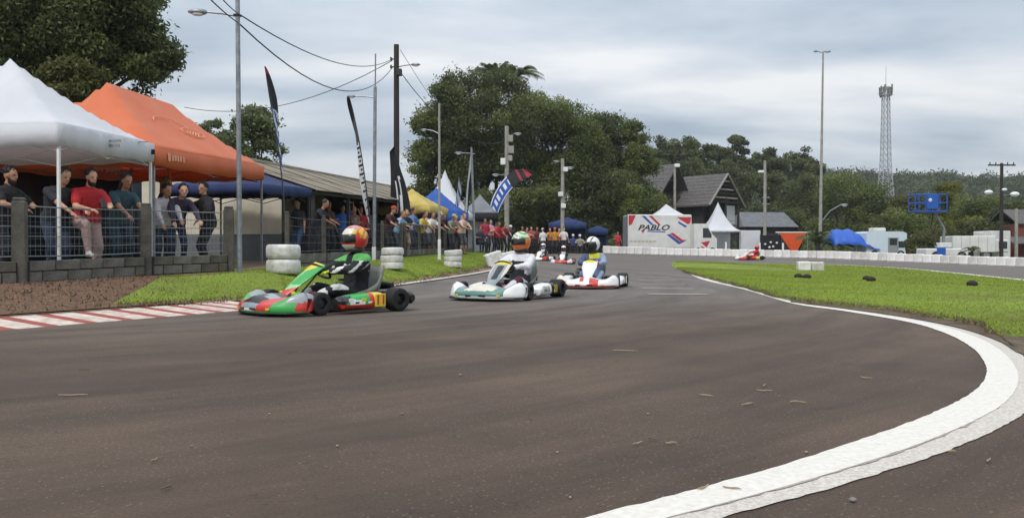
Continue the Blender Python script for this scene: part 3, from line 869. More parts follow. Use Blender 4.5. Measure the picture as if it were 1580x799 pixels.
# trees before the hill, each with its own outline (pixel column, row of the top, half-width px, depth, kind)
mid = [
 (1300, 262, 46, 100, 'mid', 'dark rounded tree behind the tall floodlight pole'),
 (1352, 288, 38, 96, 'mid', 'green bushy tree behind the blue tarpaulin'),
 (1238, 268, 34, 118, 'dark', 'dark tree between the concrete pole and the floodlight pole'),
 (1400, 300, 34, 92, 'olive', 'olive bushy tree left of the raised blue lift basket'),
 (1455, 282, 30, 104, 'yellow', 'yellow-green tree right behind the raised blue lift basket'),
 (1392, 322, 46, 84, 'mid', 'leafy green bush tree behind the white motorhome'),
 (1475, 325, 36, 86, 'yellow', 'yellowish bushy tree above the white box truck'),
 (1515, 296, 44, 96, 'mid', 'green tree left of the dark utility pole'),
 (1562, 310, 40, 90, 'dark', 'dark green tree right of the dark utility pole'),
 (1430, 345, 40, 80, 'olive', 'low olive bush tree under the lift basket'),
 (1520, 335, 44, 82, 'dark', 'low dark bush tree behind the white box truck'),
 (1210, 318, 30, 105, 'dark', 'low dark tree right of the concrete pole'),
 (1620, 300, 40, 92, 'mid', 'green tree at the right edge of the view'),
]
for i, (px, py, hw, Y, kd_, lab) in enumerate(mid):
    rr = hw * Y / FPX
    cls = cl_px(px, py + hw * .75, Y, hw * .85, hw * .62, 20, rr * .26, rr * .42, rr * .8) + cl_px(px, py + hw * 1.6, Y, hw, hw * .8, 18, rr * .26, rr * .42, rr * .8)
    X = PX(px, Y)
    tree('bushy_tree', lab, (X, Y, gz(X, Y)), cls, 14000, .30, LEAFM[kd_], .22, .3, 'trees between the paddock and the hill', twigs=8)
sky_t = [
 (1022, 215, 24, 150), (1052, 208, 26, 155), (1085, 222, 24, 150), (1112, 224, 22, 158), (1137, 208, 17, 160), (1158, 238, 22, 150), (1178, 228, 18, 158), (1202, 240, 20, 155), (1232, 226, 24, 165),
 (1255, 246, 20, 160), (1012, 245, 24, 140), (1070, 245, 30, 140), (1125, 250, 30, 138), (1185, 262, 30, 135)]
nm = ['leftmost tree on the skyline right of the grove', 'tall tree on the skyline above the house gable', 'rounded skyline tree above the right end of the house roof', 'broad skyline tree left of the umbrella-topped tree', 'umbrella-topped tree standing highest on the skyline', 'low skyline tree left of the concrete pole', 'small rounded skyline tree above the concrete pole', 'skyline tree just right of the concrete pole', 'spreading skyline tree left of the floodlight pole', 'skyline tree behind the floodlight pole', 'dark tree below the skyline left of the house', 'dark tree right behind the house ridge', 'dark tree behind the house gable', 'dark tree below the skyline by the concrete pole']
for i, (px, py, hw, Y) in enumerate(sky_t):
    rr = hw * Y / FPX
    if False:      # umbrella crowns on bare trunks
        cls = cl_px(px, py + hw * .5, Y, hw, hw * .42, 16, rr * .25, rr * .38, rr)
    else:
        cls = cl_px(px, py + hw * .75, Y, hw * .9, hw * .7, 18, rr * .25, rr * .42, rr * .8) + cl_px(px, py + hw * 2.2, Y, hw, hw * 1.2, 16, rr * .3, rr * .45, rr * .8)
    X = PX(px, Y)
    tree('forest_tree', nm[i], (X, Y, gz(X, Y)), cls, 6500, .55, LEAFM['dark'], .25, .55, 'trees on the skyline', twigs=8)

# the wooded hill reads as one mass
cl = []
for Y in np.arange(150, 400, 9.0):
    for X in np.arange(PX(960, Y), PX(1680, Y), 6.5):
        x = X + rng.uniform(-3, 3); y = Y + rng.uniform(-4, 4)
        cl.append((x, y))
cl = np.array(cl); zz_ = gza(cl)
r_ = rng.uniform(2.4, 4.4, len(cl))
CL = np.stack([cl[:, 0], cl[:, 1], zz_ + r_ * 1.0, r_, r_, r_ * rng.uniform(.8, 1.15, len(cl))], 1)
print('forest crowns', len(CL))
q, tint = leaf_quads(CL, 170000, 1.15)
tri_mesh('forest', q, tint, LEAFM['far'], 'stuff', 'wooded hillside beyond the paddock', nv=4)
# low scrub between the paddock and the hill, and along the far left
cl = [(x, y, gz(x, y) + .6, rng.uniform(1.2, 2.6), 1.6, rng.uniform(.8, 1.7)) for x, y in zip(rng.uniform(-4, 75, 130), rng.uniform(88, 150, 130))]
cl += [(x, y, gz(x, y) + .5, rng.uniform(1.2, 2.4), 1.6, rng.uniform(.8, 1.5)) for x, y in zip(rng.uniform(-60, -12, 60), rng.uniform(60, 110, 60))]
cl += [(x, y, gz(x, y) + .9, rng.uniform(1.4, 2.6), 1.6, rng.uniform(1.2, 2.4)) for x, y in zip(rng.uniform(-60, -19, 70), rng.uniform(30, 62, 70))]
q, tint = leaf_quads(cl, 62000, .45)
tri_mesh('scrub', q, tint, LEAFM['mid'], 'stuff', 'rough undergrowth below the hill', nv=4)
# ================================================================== STRUCTURES
M_STEEL = mat('galvanised_steel', hexc('9a9ea2'), .45, scale=10, col2=hexc('7b8085'), metal=.6)
M_DARKST = mat('dark_steel', hexc('33363a'), .6, scale=8, col2=hexc('232529'))
M_WHITEP = mat('white_paint', hexc('e6e6e4'), .45, scale=3, col2=hexc('d2d2cf'))
M_CONC = mat('concrete', hexc('8b8880'), .9, scale=4, col2=hexc('6b6963'), bump=.5)
M_WALLC = mat('wall_block', hexc('77746c'), .95, scale=5, col2=hexc('55524b'), bump=.7, bscale=30)
M_WALLC2 = mat('wall_block_mossy', hexc('66625a'), .95, scale=4, col2=hexc('474438'), bump=.7, bscale=30)
M_MORTAR = mat('mortar', hexc('3a3935'), .95, scale=9, col2=hexc('2a2926'))
M_POSTC = mat('fence_post_concrete', hexc('605d56'), .95, scale=5, col2=hexc('43403a'), bump=.5)
M_WIRE = mat('fence_wire', hexc('8a8f93'), .5, metal=.5)
M_WIRE_D = mat('fence_wire_dark', hexc('4b4e50'), .6, metal=.3)
M_POLEW = mat('pole_wood', hexc('3b3530'), .9, scale=6, col2=hexc('26221f'), stretch=(1, 1, .1))
M_POLEC = mat('pole_concrete', hexc('a09d95'), .85, scale=3, col2=hexc('86837c'))
M_CABLE = mat('cable', hexc('2a2c2f'), .6)
M_LAMP = mat('lamp_glass', hexc('dfe3e6'), .25)
M_CLOTH_W = mat('tent_white', hexc('e6e7ea'), .8, scale=1.5, col2=hexc('d9dbe0'), bump=.7, bscale=3.5, trans=.34)
M_CLOTH_O = mat('tent_orange', hexc('e27d4c'), .5, scale=1.2, col2=hexc('dc6a30'), bump=.9, bscale=3.2, trans=.30, spec=.7)
M_CLOTH_B = mat('tent_navy', hexc('25396b'), .8, scale=2, col2=hexc('1a2a52'), bump=.2, bscale=7, trans=.08)
M_CLOTH_BL = mat('tent_blue', hexc('2f62b4'), .75, scale=2, col2=hexc('25509a'), bump=.2, bscale=7, trans=.12)
M_CLOTH_Y = mat('tent_yellow', hexc('cdb866'), .8, scale=2, col2=hexc('b8a150'), bump=.2, bscale=7, trans=.15)
M_CLOTH_G = mat('tent_grey', hexc('82868a'), .8, scale=2, col2=hexc('6d7175'), bump=.2, bscale=7, trans=.08)
M_CLOTH_K = mat('tent_black', hexc('1d1f22'), .85, scale=2, col2=hexc('141517'))

def tent(name, label, A, ang, Lu, Lv, zb, zt, peak, ridge, cloth, legh=None, skirt_h=.24, p=1.15, sag=.05, nu=22, leg_m=None, gz_legs=None, group=None, valance=None, scallop=0.0, inner=True):
    """canopy tent. A: plan of near front corner, ang: direction of u, v is u turned left. zb: height of valance foot at corner A, zt at far end"""
    ux, uy = math.cos(ang), math.sin(ang); vx, vy = -uy, ux
    g0 = gz(A[0], A[1])
    t = thing(name, label, 'tent', (A[0], A[1], g0), 0, group)
    def W_(s_, t_, z): return (ux*s_ + vx*t_, uy*s_ + vy*t_, z - g0)
    def eave(s_): return zb + (zt - zb) * s_ / Lu + skirt_h
    us = sorted(set([Lu*i/nu for i in range(nu+1)] + [ridge[0], ridge[1]])); vs_ = [Lv*i/nu for i in range(nu+1)]
    rings = []
    for s_ in us:
        row = []
        for t_ in vs_:
            f = min(s_/ridge[0], (Lu - s_)/(Lu - ridge[1]), t_/(Lv/2), (Lv - t_)/(Lv/2), 1.0)
            f = max(f, 0)
            e_ = eave(s_)
            # cloth sags between hips
            edge_mid = math.sin(math.pi * s_/Lu) * math.sin(math.pi * t_/Lv)
            h = e_ + (peak - e_) * f ** p - sag * edge_mid * (1 - f) * f * 2
            row.append(W_(s_, t_, h))
        rings.append(row)
    mb = MB(); mb.loft(rings, closed=False, caps=False)
    o = mb.build('canopy', cloth, t, smooth=50)
    md = o.modifiers.new('thick', 'SOLIDIFY'); md.thickness = .006
    per = []
    n = 40
    for (s0, t0, s1, t1) in ((0, 0, Lu, 0), (Lu, 0, Lu, Lv), (Lu, Lv, 0, Lv), (0, Lv, 0, 0)):
        for i in range(n):
            f = i/n; per.append((s0+(s1-s0)*f, t0+(t1-t0)*f, f))
    per.append(per[0])
    ra, rb_ = [], []
    for k, (s_, t_, f) in enumerate(per):
        off = .012*math.sin(k*.9) + .008*math.sin(k*2.1)
        cs, ct = s_ - Lu/2, t_ - Lv/2; L = math.hypot(cs, ct)
        dz = -.03*math.sin(math.pi*f) + .012*math.sin(k*.7) - (scallop*abs(math.sin(f*math.pi*8)) if scallop else 0)
        ra.append(W_(s_ + cs/L*.006, t_ + ct/L*.006, eave(s_) + .004))
        rb_.append(W_(s_ + cs/L*off, t_ + ct/L*off, eave(s_) - skirt_h + dz))
    mids = [tuple((a*.5+b_*.5) for a, b_ in zip(x, y)) for x, y in zip(ra, rb_)]
    o = MB().loft([ra, mids, rb_], closed=False, caps=False).build('valance', valance or cloth, t, smooth=60)
    md = o.modifiers.new('thick', 'SOLIDIFY'); md.thickness = .005
    for (s_, t_) in ((.04, .04), (Lu-.04, .04), (Lu-.04, Lv-.04), (.04, Lv-.04)):
        x, y, _ = W_(s_, t_, 0); gl = gz(A[0]+x, A[1]+y)
        mb = MB().cbox((x, y, (gl - g0 + eave(s_) - g0)/2), (.04, .04, eave(s_) - gl), .004, ang)
        mb.cbox((x, y, gl - g0 + .015), (.1, .1, .02), .004, ang)
        mb.build('leg', leg_m or M_STEEL, t, smooth=0)
    if inner:
        mb = MB()
        for (a, b_) in (((0, 0), (Lu, 0)), ((Lu, 0), (Lu, Lv)), ((Lu, Lv), (0, Lv)), ((0, Lv), (0, 0))):
            for sg in (0, 1):
                for h in range(2):
                    f0, f1 = h*.5, h*.5+.5
                    z0, z1 = (-.06, -.36) if (h+sg) % 2 == 0 else (-.36, -.06)
                    q0 = (a[0]+(b_[0]-a[0])*f0, a[1]+(b_[1]-a[1])*f0); q1 = (a[0]+(b_[0]-a[0])*f1, a[1]+(b_[1]-a[1])*f1)
                    ins = lambda q: (min(max(q[0], .07), Lu-.07), min(max(q[1], .07), Lv-.07)); q0 = ins(q0); q1 = ins(q1); mb.tube([W_(q0[0], q0[1], eave(q0[0])+z0), W_(q1[0], q1[1], eave(q1[0])+z1)], .011, 5)
        mb.build('scissor_frame', leg_m or M_STEEL, t)
    return t, W_, eave

# --- the three near tents
def ang_of(u): return math.atan2(u[1], u[0])
t1, W1, E1 = tent('gazebo_tent', 'white peaked canopy tent over the spectators at the left edge', (-6.25, 11.2), ang_of((.1, .995)), 2.42, 3.3, 2.18, 2.22, 3.70, (1.21, 1.21), M_CLOTH_W, skirt_h=.30, p=1.22, leg_m=M_WHITEP)
M_PRINT = mat('tent_print_grey', hexc('85898d'), .8)
for (s_, w_, h_, z_) in ((1.15, .34, .035, .10), (1.15, .30, .05, .17), (1.95, .3, .02, .02), (2.33, .09, .085, .14)):
    mb = MB(); mb.box(W1(s_, -.022, E1(s_) - z_), (.012, w_, h_), ang_of((.1, .995)) - math.pi/2 + math.pi/2)
    mb.build('printed_mark', M_PRINT if s_ < 2.2 else M_CLOTH_K, t1, smooth=0)
t2, W2, E2 = tent('gazebo_tent', 'orange hip-roofed canopy tent beside the white one', (-6.05, 13.72), ang_of((.12, .993)), 4.37, 3.17, 2.17, 2.32, 3.84, (1.1, 3.38), M_CLOTH_O, skirt_h=.30, p=1.08, sag=.10)
# faded print on the roof slope and lettering on the valance of the orange tent
M_PRO = mat('tent_print_pale', hexc('e6a685'), .8)
a2 = ang_of((.12, .993)); ux, uy = math.cos(a2), math.sin(a2)
def on_slope(s_, t_, dz=.014):
    z = E2(s_) + (3.84 - E2(s_)) * (t_/(3.17/2)) ** 1.08
    return Vector(W2(s_, t_, z + dz))
mb = MB()
for (c_s, c_t, rs, rt, a0_, a1_) in ((2.0, .78, .62, .22, .2, 2.9), (2.62, .72, .42, .10, 0, 6.28)):
    pts = [on_slope(c_s + rs*math.cos(a_), c_t + rt*math.sin(a_)) for a_ in np.linspace(a0_, a1_, 16)]
    mb.tube(pts, .009, 4)
for k in range(5):
    mb.tube([on_slope(2.3 + .1*k, .68 - .01*k), on_slope(2.5 + .1*k, .76)], .010, 4)
mb.build('printed_mark', M_PRO, t2)
x_ = Vector((ux, uy, 0))
for k, (s_, w_) in enumerate(((.42, .07), (.53, .05), (.62, .06), (.71, .05), (.80, .06), (.90, .05))):
    MB().box(W2(s_, -.028, E2(s_) - .12 - .01*(k % 2)), (w_, .012, .10 if k else .14), a2).build('printed_mark', M_PRO, t2, smooth=0)
t3, _, _ = tent('gazebo_tent', 'dark navy canopy tent just beyond the orange one', (PX(405, 18.5), 18.5), ang_of((.22, .975)), 2.4, 2.6, 2.05, 2.14, 2.9, (1.15, 1.15), M_CLOTH_B, skirt_h=.20, leg_m=M_DARKST)

# --- teal tarpaulin wall with scalloped trim behind the near tents
M_TEAL = mat('tarp_teal', hexc('16303c'), .7, scale=1.5, col2=hexc('0e222c'), bump=.3, bscale=5)
tw = thing('tarpaulin_wall', 'dark teal tarpaulin wall with white scalloped trim behind the near spectators', 'tarpaulin', (-9.3, 13.6, .3))
rows = []
for i in range(25):
    f = i/24; y = f*5.4; x = f*.62 + .03*math.sin(i*1.3)
    rows.append([(x, y, 0.02), (x + .03*math.sin(i*2.1), y, 1.1), (x, y, 2.25)])
o = MB().loft(rows, closed=False, caps=False).build('tarpaulin', M_TEAL, tw, smooth=60)
o.modifiers.new('thick', 'SOLIDIFY').thickness = .01
mb = MB()
for k in range(34):
    y0, y1 = k*.16 - .1, k*.16 + .06; x0 = y0*.115 + .06
    mb.add([(x0, y0, 2.27), (x0 + .018, y1, 2.27), (x0 + .018, y1, 2.20), (x0 + .009, (y0+y1)/2, 2.12), (x0, y0, 2.20)], [(0, 1, 2, 3, 4)])
o = mb.build('scalloped_trim', M_CLOTH_W, tw, smooth=0); o.modifiers.new('thick', 'SOLIDIFY').thickness = .006
rows = [[(f*5.4*.115 - .6, f*5.4 - .1, 2.42), (f*5.4*.115 + .05, f*5.4 - .1, 2.27)] for f in np.linspace(0, 1, 12)]
o = MB().loft(rows, closed=False, caps=False).build('awning', M_CLOTH_B, tw); o.modifiers.new('thick', 'SOLIDIFY').thickness = .01
for y in (0, 2.7, 5.3):
    MB().cbox((y*.115 - .08, y, 1.1), (.06, .06, 2.3), .006).build('post', M_DARKST, tw, smooth=0)

# --- long open pit shed with a low corrugated roof
M_ROOFB = mat('roof_fibre_cement', hexc('8d8577'), .85, scale=1.2, col2=hexc('6c6557'), bump=.3, bscale=14)
M_BEIGE = mat('plaster_beige', hexc('b5ab98'), .9, scale=1.5, col2=hexc('978d7b'), bump=.2)
M_BEIGE_D = mat('plaster_dado', hexc('6d7274'), .9, scale=2, col2=hexc('595d5f'))
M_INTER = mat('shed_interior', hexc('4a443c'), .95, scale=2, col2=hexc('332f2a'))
sh0 = np.array([-5.25, 21.5]); sd2 = np.array([.116, .993]); sn = np.array([-.993, .116])
shed = thing('pit_shed', 'long low pit shed with brown fibre-cement roof behind the fence', 'shed', (sh0[0], sh0[1], gz(*sh0)))
zs0 = gz(*sh0)
def SH(s_, n_, z): 
    p = sd2*s_ + sn*n_
    return (p[0], p[1], z - zs0)
SL = 19.4
def rz_(s_): return 3.36 + .62*s_/SL*1.0
def ez_(s_): return 2.37 + .62*s_/SL
def corr(s0_, s1_, n0, n1, za, zb_, n=1):
    pass
for (n0, n1, fa, fb) in ((-.05, 3.0, ez_, rz_), (6.0, 3.0, ez_, rz_)):
    k = 0
    s_ = 0.0
    while s_ < SL:                 # each roofing sheet is a piece: corrugated, lapped
        e_ = min(s_ + 1.10, SL)
        for (f0, f1) in ((0, .52), (.5, 1)):
            up, lo_ = [], []
            for i in range(13):
                q = s_ + (e_ - s_ + .04)*i/12
                w_ = .016*math.cos(i*math.pi) + (.012 if k % 2 else 0) + (.014 if f0 == 0 else .03)*0
                za = fa(q) + (fb(q) - fa(q))*f0 + w_ + (.02 if f0 else 0); zc = fa(q) + (fb(q) - fa(q))*f1 + w_ + (.02 if f0 else 0)
                lo_.append(SH(q, n0 + (n1 - n0)*f0, za)); up.append(SH(q, n0 + (n1 - n0)*f1, zc))
            o = MB().loft([lo_, up], closed=False, caps=False).build('roof_sheet', M_ROOFB, shed, smooth=0)
            o.modifiers.new('thick', 'SOLIDIFY').thickness = .008
        s_ = e_; k += 1
mb = MB(); mb.tube([SH(0, 3.0, rz_(0)+.03), SH(SL, 3.0, rz_(SL)+.03)], .09, 8); mb.build('ridge_cap', M_ROOFB, shed)
mb = MB()
for (a, b_) in (((0, 2.9), (SL, 2.9)),):
    p, q = SH(0, 2.9, .4), SH(SL, 2.9, .9)
    pt, qt = SH(0, 2.9, rz_(0)-.08), SH(SL, 2.9, rz_(SL)-.08)
    pm, qm = SH(0, 2.9, 1.25), SH(SL, 2.9, 1.75)
    mb.add([p, q, qm, pm], [(0, 1, 2, 3)], 1); mb.add([pm, qm, qt, pt], [(0, 1, 2, 3)], 0)
mb.build('wall', [M_BEIGE, M_BEIGE_D], shed, smooth=0)
M_PLB = mat('plaster_pale', hexc('cfc7b6'), .9, scale=1.5, col2=hexc('b5ab98'))
mb = MB(); mb.add([SH(0, .9, .42), SH(0, 6, .42), SH(0, 6, 1.2), SH(0, .9, 1.2)], [(0, 1, 2, 3)], 1); mb.add([SH(0, .9, 1.2), SH(0, 6, 1.2), SH(0, 6, ez_(0)), SH(0, 3, rz_(0)-.05), SH(0, .9, ez_(0)+.25)], [(0, 1, 2, 3, 4)], 0); mb.build('gable_wall', [M_PLB, M_BEIGE_D], shed, smooth=0)
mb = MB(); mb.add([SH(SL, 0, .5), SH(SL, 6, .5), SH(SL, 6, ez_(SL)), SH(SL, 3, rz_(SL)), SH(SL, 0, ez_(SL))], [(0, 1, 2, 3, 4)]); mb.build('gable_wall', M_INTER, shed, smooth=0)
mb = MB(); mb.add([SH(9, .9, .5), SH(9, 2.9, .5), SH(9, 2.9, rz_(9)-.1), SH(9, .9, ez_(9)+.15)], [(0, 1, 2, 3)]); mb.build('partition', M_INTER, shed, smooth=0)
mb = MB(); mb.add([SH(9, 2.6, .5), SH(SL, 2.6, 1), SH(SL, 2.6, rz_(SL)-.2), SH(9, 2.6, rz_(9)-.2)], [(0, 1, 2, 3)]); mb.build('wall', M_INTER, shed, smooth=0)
for s_ in np.arange(.3, SL, 3.0):
    p = SH(s_, .15, 0); gl = gz(sh0[0]+p[0], sh0[1]+p[1])
    MB().cbox((p[0], p[1], (gl + ez_(s_))/2 - zs0), (.09, .09, ez_(s_) - gl), .008).build('post', M_DARKST, shed, smooth=0)
mb = MB(); mb.tube([SH(0, .1, ez_(0)-.06), SH(SL, .1, ez_(SL)-.06)], .05, 6); mb.build('beam', M_DARKST, shed)
for s_ in (6.5, 13):
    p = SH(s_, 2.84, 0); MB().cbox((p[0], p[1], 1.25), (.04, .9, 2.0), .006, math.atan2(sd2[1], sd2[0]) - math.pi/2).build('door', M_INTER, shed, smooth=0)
for s_ in (2.6, 4.4):     # lamps and a light strip under the eave
    MB().cbox(SH(s_ + 3, .9, ez_(s_) - .05), (.12, .9, .06), .01).build('lamp', M_LAMP, shed, smooth=0)
# yellow panel leaning on the beige wall
MB().cbox((0, 0, .45), (.05, .42, .9), .01).build('leaning_board', mat('board_yellow', hexc('c2a23c'), .7, .2), None, (PX(311, 16.4), 16.4, gz(PX(311, 16.4), 16.4)), .3, 0, 'yellow board standing on the ground behind the fence under the orange tent', 'board')

# --- fence: concrete posts, block dwarf wall, wire mesh
FP = [(-7.6, 8.0), (-6.38, 10.5), (-5.65, 12.5), (-4.86, 13.9)]
def fence_run(label, pts, blockrows, bl_len, bl_h, wires, dense, wm, post_h=1.09, post_w=.17, group='fence sections along the pits', vertical=True):
    g0 = gz(*pts[0])
    f = thing('fence', label, 'fence', (pts[0][0], pts[0][1], g0), 0, group)
    O = np.array([pts[0][0], pts[0][1], g0])
    for (x, y) in pts:
        g = gz(x, y)
        mb = MB().cbox((x - O[0], y - O[1], g - g0 + post_h/2 - .1), (post_w, post_w, post_h + .2), .015, random.uniform(-.1, .1) + .4, jit=.004)
        mb.cbox((x - O[0], y - O[1], g - g0 + post_h + .02), (post_w*.85, post_w*.85, .05), .015, .4)
        mb.build('post', M_POSTC, f, smooth=0)
    for i in range(len(pts) - 1):
        a, b_ = np.array(pts[i]), np.array(pts[i+1]); d = b_ - a; L = np.linalg.norm(d); d /= L; an = math.atan2(d[1], d[0])
        ga, gb = gz(*a), gz(*b_)
        nb = max(1, int(round((L - post_w) / bl_len))); bw = (L - post_w) / nb
        core = MB()
        for r in range(blockrows):
            off = .5 if r % 2 else 0
            k = 0 - off
            while k < nb:
                s0 = max(k, 0)*bw; s1 = min(k + 1, nb)*bw
                if s1 - s0 > .06:
                    sm = post_w/2 + (s0 + s1)/2; c = a + d*sm; gg = ga + (gb - ga)*sm/L
                    MB().cbox((0, 0, 0), (s1 - s0 - .014, .14 + random.uniform(-.006, .006), bl_h - .014), .008, 0, jit=.003).build('block', random.choice([M_WALLC, M_WALLC, M_WALLC2]), f, (c[0] - O[0], c[1] - O[1], gg - g0 + bl_h*(r + .5) - .12), an, smooth=0)
                k += 1
        ctr = (a + b_)/2
        hh = blockrows*bl_h - .02
        pts_ = [np.array([*a, ga]), np.array([*b_, gb])]
        nn = np.array([-d[1], d[0], 0])*.055
        vs = []
        for P_ in pts_:
            for s_ in (-1, 1):
                for z in (-.2, hh - .12): vs.append(P_ + nn*s_ + np.array([0, 0, z]) - O)
        MB().add(vs, [(0,1,3,2),(4,6,7,5),(0,4,5,1),(2,3,7,6),(0,2,6,4),(1,5,7,3)]).build('mortar_core', M_MORTAR, f, smooth=0)
        # wires
        top = post_h - .06; bot = blockrows*bl_h - .06
        for w_ in range(wires):
            z = bot + (top - bot)*w_/(wires - 1); r = .009 if w_ in (0, wires - 1) else .006
            p = [np.array([*(a + (b_ - a)*q), ga + (gb - ga)*q + z - .015*math.sin(math.pi*q)]) - O for q in np.linspace(0, 1, 5)]
            MB().tube(p, r, 5).build('rail_wire', wm, f)
        if vertical:
            mb = MB(); n = int(L/dense)
            for k in range(1, n):
                q = k/n; c = a + (b_ - a)*q; g = ga + (gb - ga)*q
                x, y = c - O[:2]
                w_ = .0015
                mb.box((x, y, g - g0 + (bot + top)/2), (w_*1.6, w_*1.6, top - bot), an)
            for k in range(1, int((top - bot)/dense)):
                z = bot + k*dense
                if wires > 3: 
                    mb.tube([np.array([*a, ga + z]) - O, np.array([*b_, gb + z]) - O], .0014, 3)
            mb.build('wire_mesh', wm, f, smooth=0, kind='stuff')
    return f
fence_run('near fence of dark posts, grey block wall and wire mesh below the white tent', FP, 3, .40, .145, 6, .075, M_WIRE)
fence_run('fence with dark mesh in front of the long shed, behind the pair of white tyres', [(-4.5, 16.2), (-4.32, 18.6), (-4.05, 21.0), (-3.75, 23.4), (-3.5, 25.6)], 2, 1.2, .20, 5, .10, M_WIRE_D, post_w=.09, group='fence sections along the pits')
fence_run('mid fence where the crowd leans, behind the grey light pole', [(-3.42, 25.8), (-3.2, 28), (-2.95, 30.3), (-2.75, 32.6)], 2, 1.1, .20, 5, .11, M_WIRE_D, post_w=.09)
fence_run('far end of the pit fence beside the grey tent', [(-2.7, 32.9), (-2.5, 35.2), (-2.2, 37.6), (-1.9, 40)], 2, 1.1, .18, 5, .12, M_WIRE_D, post_w=.09)
# handrail pipes that people lean on
for k, (a, b_) in enumerate((((-3.42, 25.8), (-2.75, 32.6)), ((-2.7, 32.9), (-1.9, 40)))):
    MB().tube([(a[0], a[1], gz(*a) + 1.10), ((a[0]+b_[0])/2, (a[1]+b_[1])/2, gz((a[0]+b_[0])/2, (a[1]+b_[1])/2) + 1.10), (b_[0], b_[1], gz(*b_) + 1.10)], .03, 8).build('handrail', M_WALLC, None, label=('brown pipe handrail on top of the mid fence under the leaning crowd', 'brown pipe handrail on the far end of the pit fence')[k], cat='handrail')

# --- lamp posts and utility poles
def pole(name, label, px, Y, base_y, top_y, r0, r1, m, lean=0.0, extra=None, group='poles along the pits'):
    X = PX(px, Y); g = gz(X, Y); h = PZ(top_y, Y) - g
    t = thing(name, label, 'pole', (X, Y, g), 0, group)
    MB().tube([(0, 0, -.2), (lean*.5, 0, h*.5), (lean, 0, h)], [r0, (r0+r1)/2, r1], 12).build('shaft', m, t, smooth=60)
    return t, h, Y
def lamp_arm(t, z, d, L, up=.1, r=.018, head=.30, m=None, name='lamp_arm'):
    d = Vector(d).normalized()
    e_ = Vector((0, 0, z)) + d*L + Vector((0, 0, up))
    a = MB().tube([(0, 0, z), Vector((0, 0, z)) + d*L*.5 + Vector((0, 0, up*.7)), e_], r, 7).build(name, m or M_STEEL, t)
    mb = MB()
    an = math.atan2(d.y, d.x)
    c = e_ + d*head*.5
    rings = []
    for f, w_, h_ in ((0, .25, .5), (.15, .6, .9), (.45, 1, 1), (.8, .9, .8), (1, .45, .4)):
        p = e_ + d*head*f; sd_v = Vector((-d.y, d.x, 0))
        rings.append([p + sd_v*(math.cos(q)*head*.24*w_) + Vector((0, 0, math.sin(q)*head*.17*h_)) for q in np.linspace(0, 2*math.pi, 10, endpoint=False)])
    mb.loft(rings)
    mb.build('lamp_head', M_STEEL, a, smooth=50)
    MB().ell(e_ + d*head*.5 - Vector((0, 0, head*.13)), (head*.34, head*.20, head*.10), 10, 6, M=Matrix.Rotation(an, 3, 'Z')).build('lamp_glass', M_LAMP, a)
    return a
pA, hA, _ = pole('lamp_post', 'slim grey lamp post standing before the orange tent', 370, 13.55, 415, -70, .043, .036, M_STEEL, -.03)
lamp_arm(pA, PZ(27, 13.55) - gz(PX(370, 13.55), 13.55), (-1, -.1, 0), .52, .06, .016, .30)
for dz in (0, .32):
    MB().cbox((-.03, 0, PZ(25, 13.55) - pA.location.z + dz), (.11, .11, .03), .004).build('clamp', M_DARKST, pA, smooth=0)
pB, hB, _ = pole('lamp_post', 'slim grey lamp post with a thin rod on top beside the black lettered flag', 577, 22, 405, 135, .05, .045, M_STEEL, .04)
MB().tube([(.04, 0, hB - .3), (.05, 0, PZ(84, 22) - pB.location.z)], .02, 6).build('rod', M_STEEL, pB)
lamp_arm(pB, PZ(151, 22) - pB.location.z, (-1, .15, 0), .52, .05, .016, .22)
MB().cbox((0, 0, .15), (.10, .10, .5), .01).build('base_sleeve', M_WHITEP, pB, smooth=0)
pC, hC, _ = pole('utility_pole', 'tall dark wooden utility pole behind the yellow tent', 612, 33, 380, 70, .13, .105, M_POLEW)
lamp_arm(pC, PZ(105, 33) - pC.location.z, (1, -.1, 0), .62, .10, .022, .36)
for z in (PZ(92, 33), PZ(104, 33)):
    o = MB().cbox((-.16, 0, z - pC.location.z), (.10, .05, .05), .008).build('bracket', M_DARKST, pC, smooth=0)
    MB().lathe([(.02, -.07), (.045, -.05), (.03, -.02), (.045, 0), (.03, .03), (.04, .06), (.015, .08)], 10, 'Z', (-.22, 0, z - pC.location.z)).build('insulator', M_POLEW, o)
MB().cbox((.12, -.05, PZ(113, 33) - pC.location.z), (.22, .2, .28), .02).build('junction_box', M_DARKST, pC, smooth=0)
pD, hD, _ = pole('lamp_post', 'thin pale lamp post in front of the blue tent', 678, 27, 395, 160, .045, .035, M_POLEC)
lamp_arm(pD, PZ(207, 27) - pD.location.z, (-1, .3, 0), .45, .16, .014, .22)
MB().cbox((-.0, -.02, .35), (.10, .10, .75), .01).build('base_sleeve', M_WHITEP, pD, smooth=0)
pE, hE, _ = pole('lamp_post', 'slightly leaning grey lamp post left of the grey tent', 733, 38, 385, 228, .055, .05, M_STEEL, -.17)
lamp_arm(pE, PZ(238, 38) - pE.location.z, (-1, 0, 0), .6, .05, .018, .34)
pF, hF, _ = pole('utility_pole', 'concrete utility pole with transformer boxes before the grove', 782, 48, 370, 195, .15, .12, M_POLEC)
lamp_arm(pF, PZ(215, 48) - pF.location.z, (1, -.1, 0), .45, .30, .02, .42)
lamp_arm(pF, PZ(271, 48) - pF.location.z, (-1, -.1, 0), .45, .03, .02, .42)
for (dx, py_, s_) in ((.22, 215, .30), (.25, 232, .34), (-.22, 250, .3), (.2, 245, .26)):
    MB().cbox((dx, -.1, PZ(py_, 48) - pF.location.z), (s_, s_, s_*1.3), .03).build('equipment_box', M_POLEC if dx > 0 else M_WHITEP, pF, smooth=0)
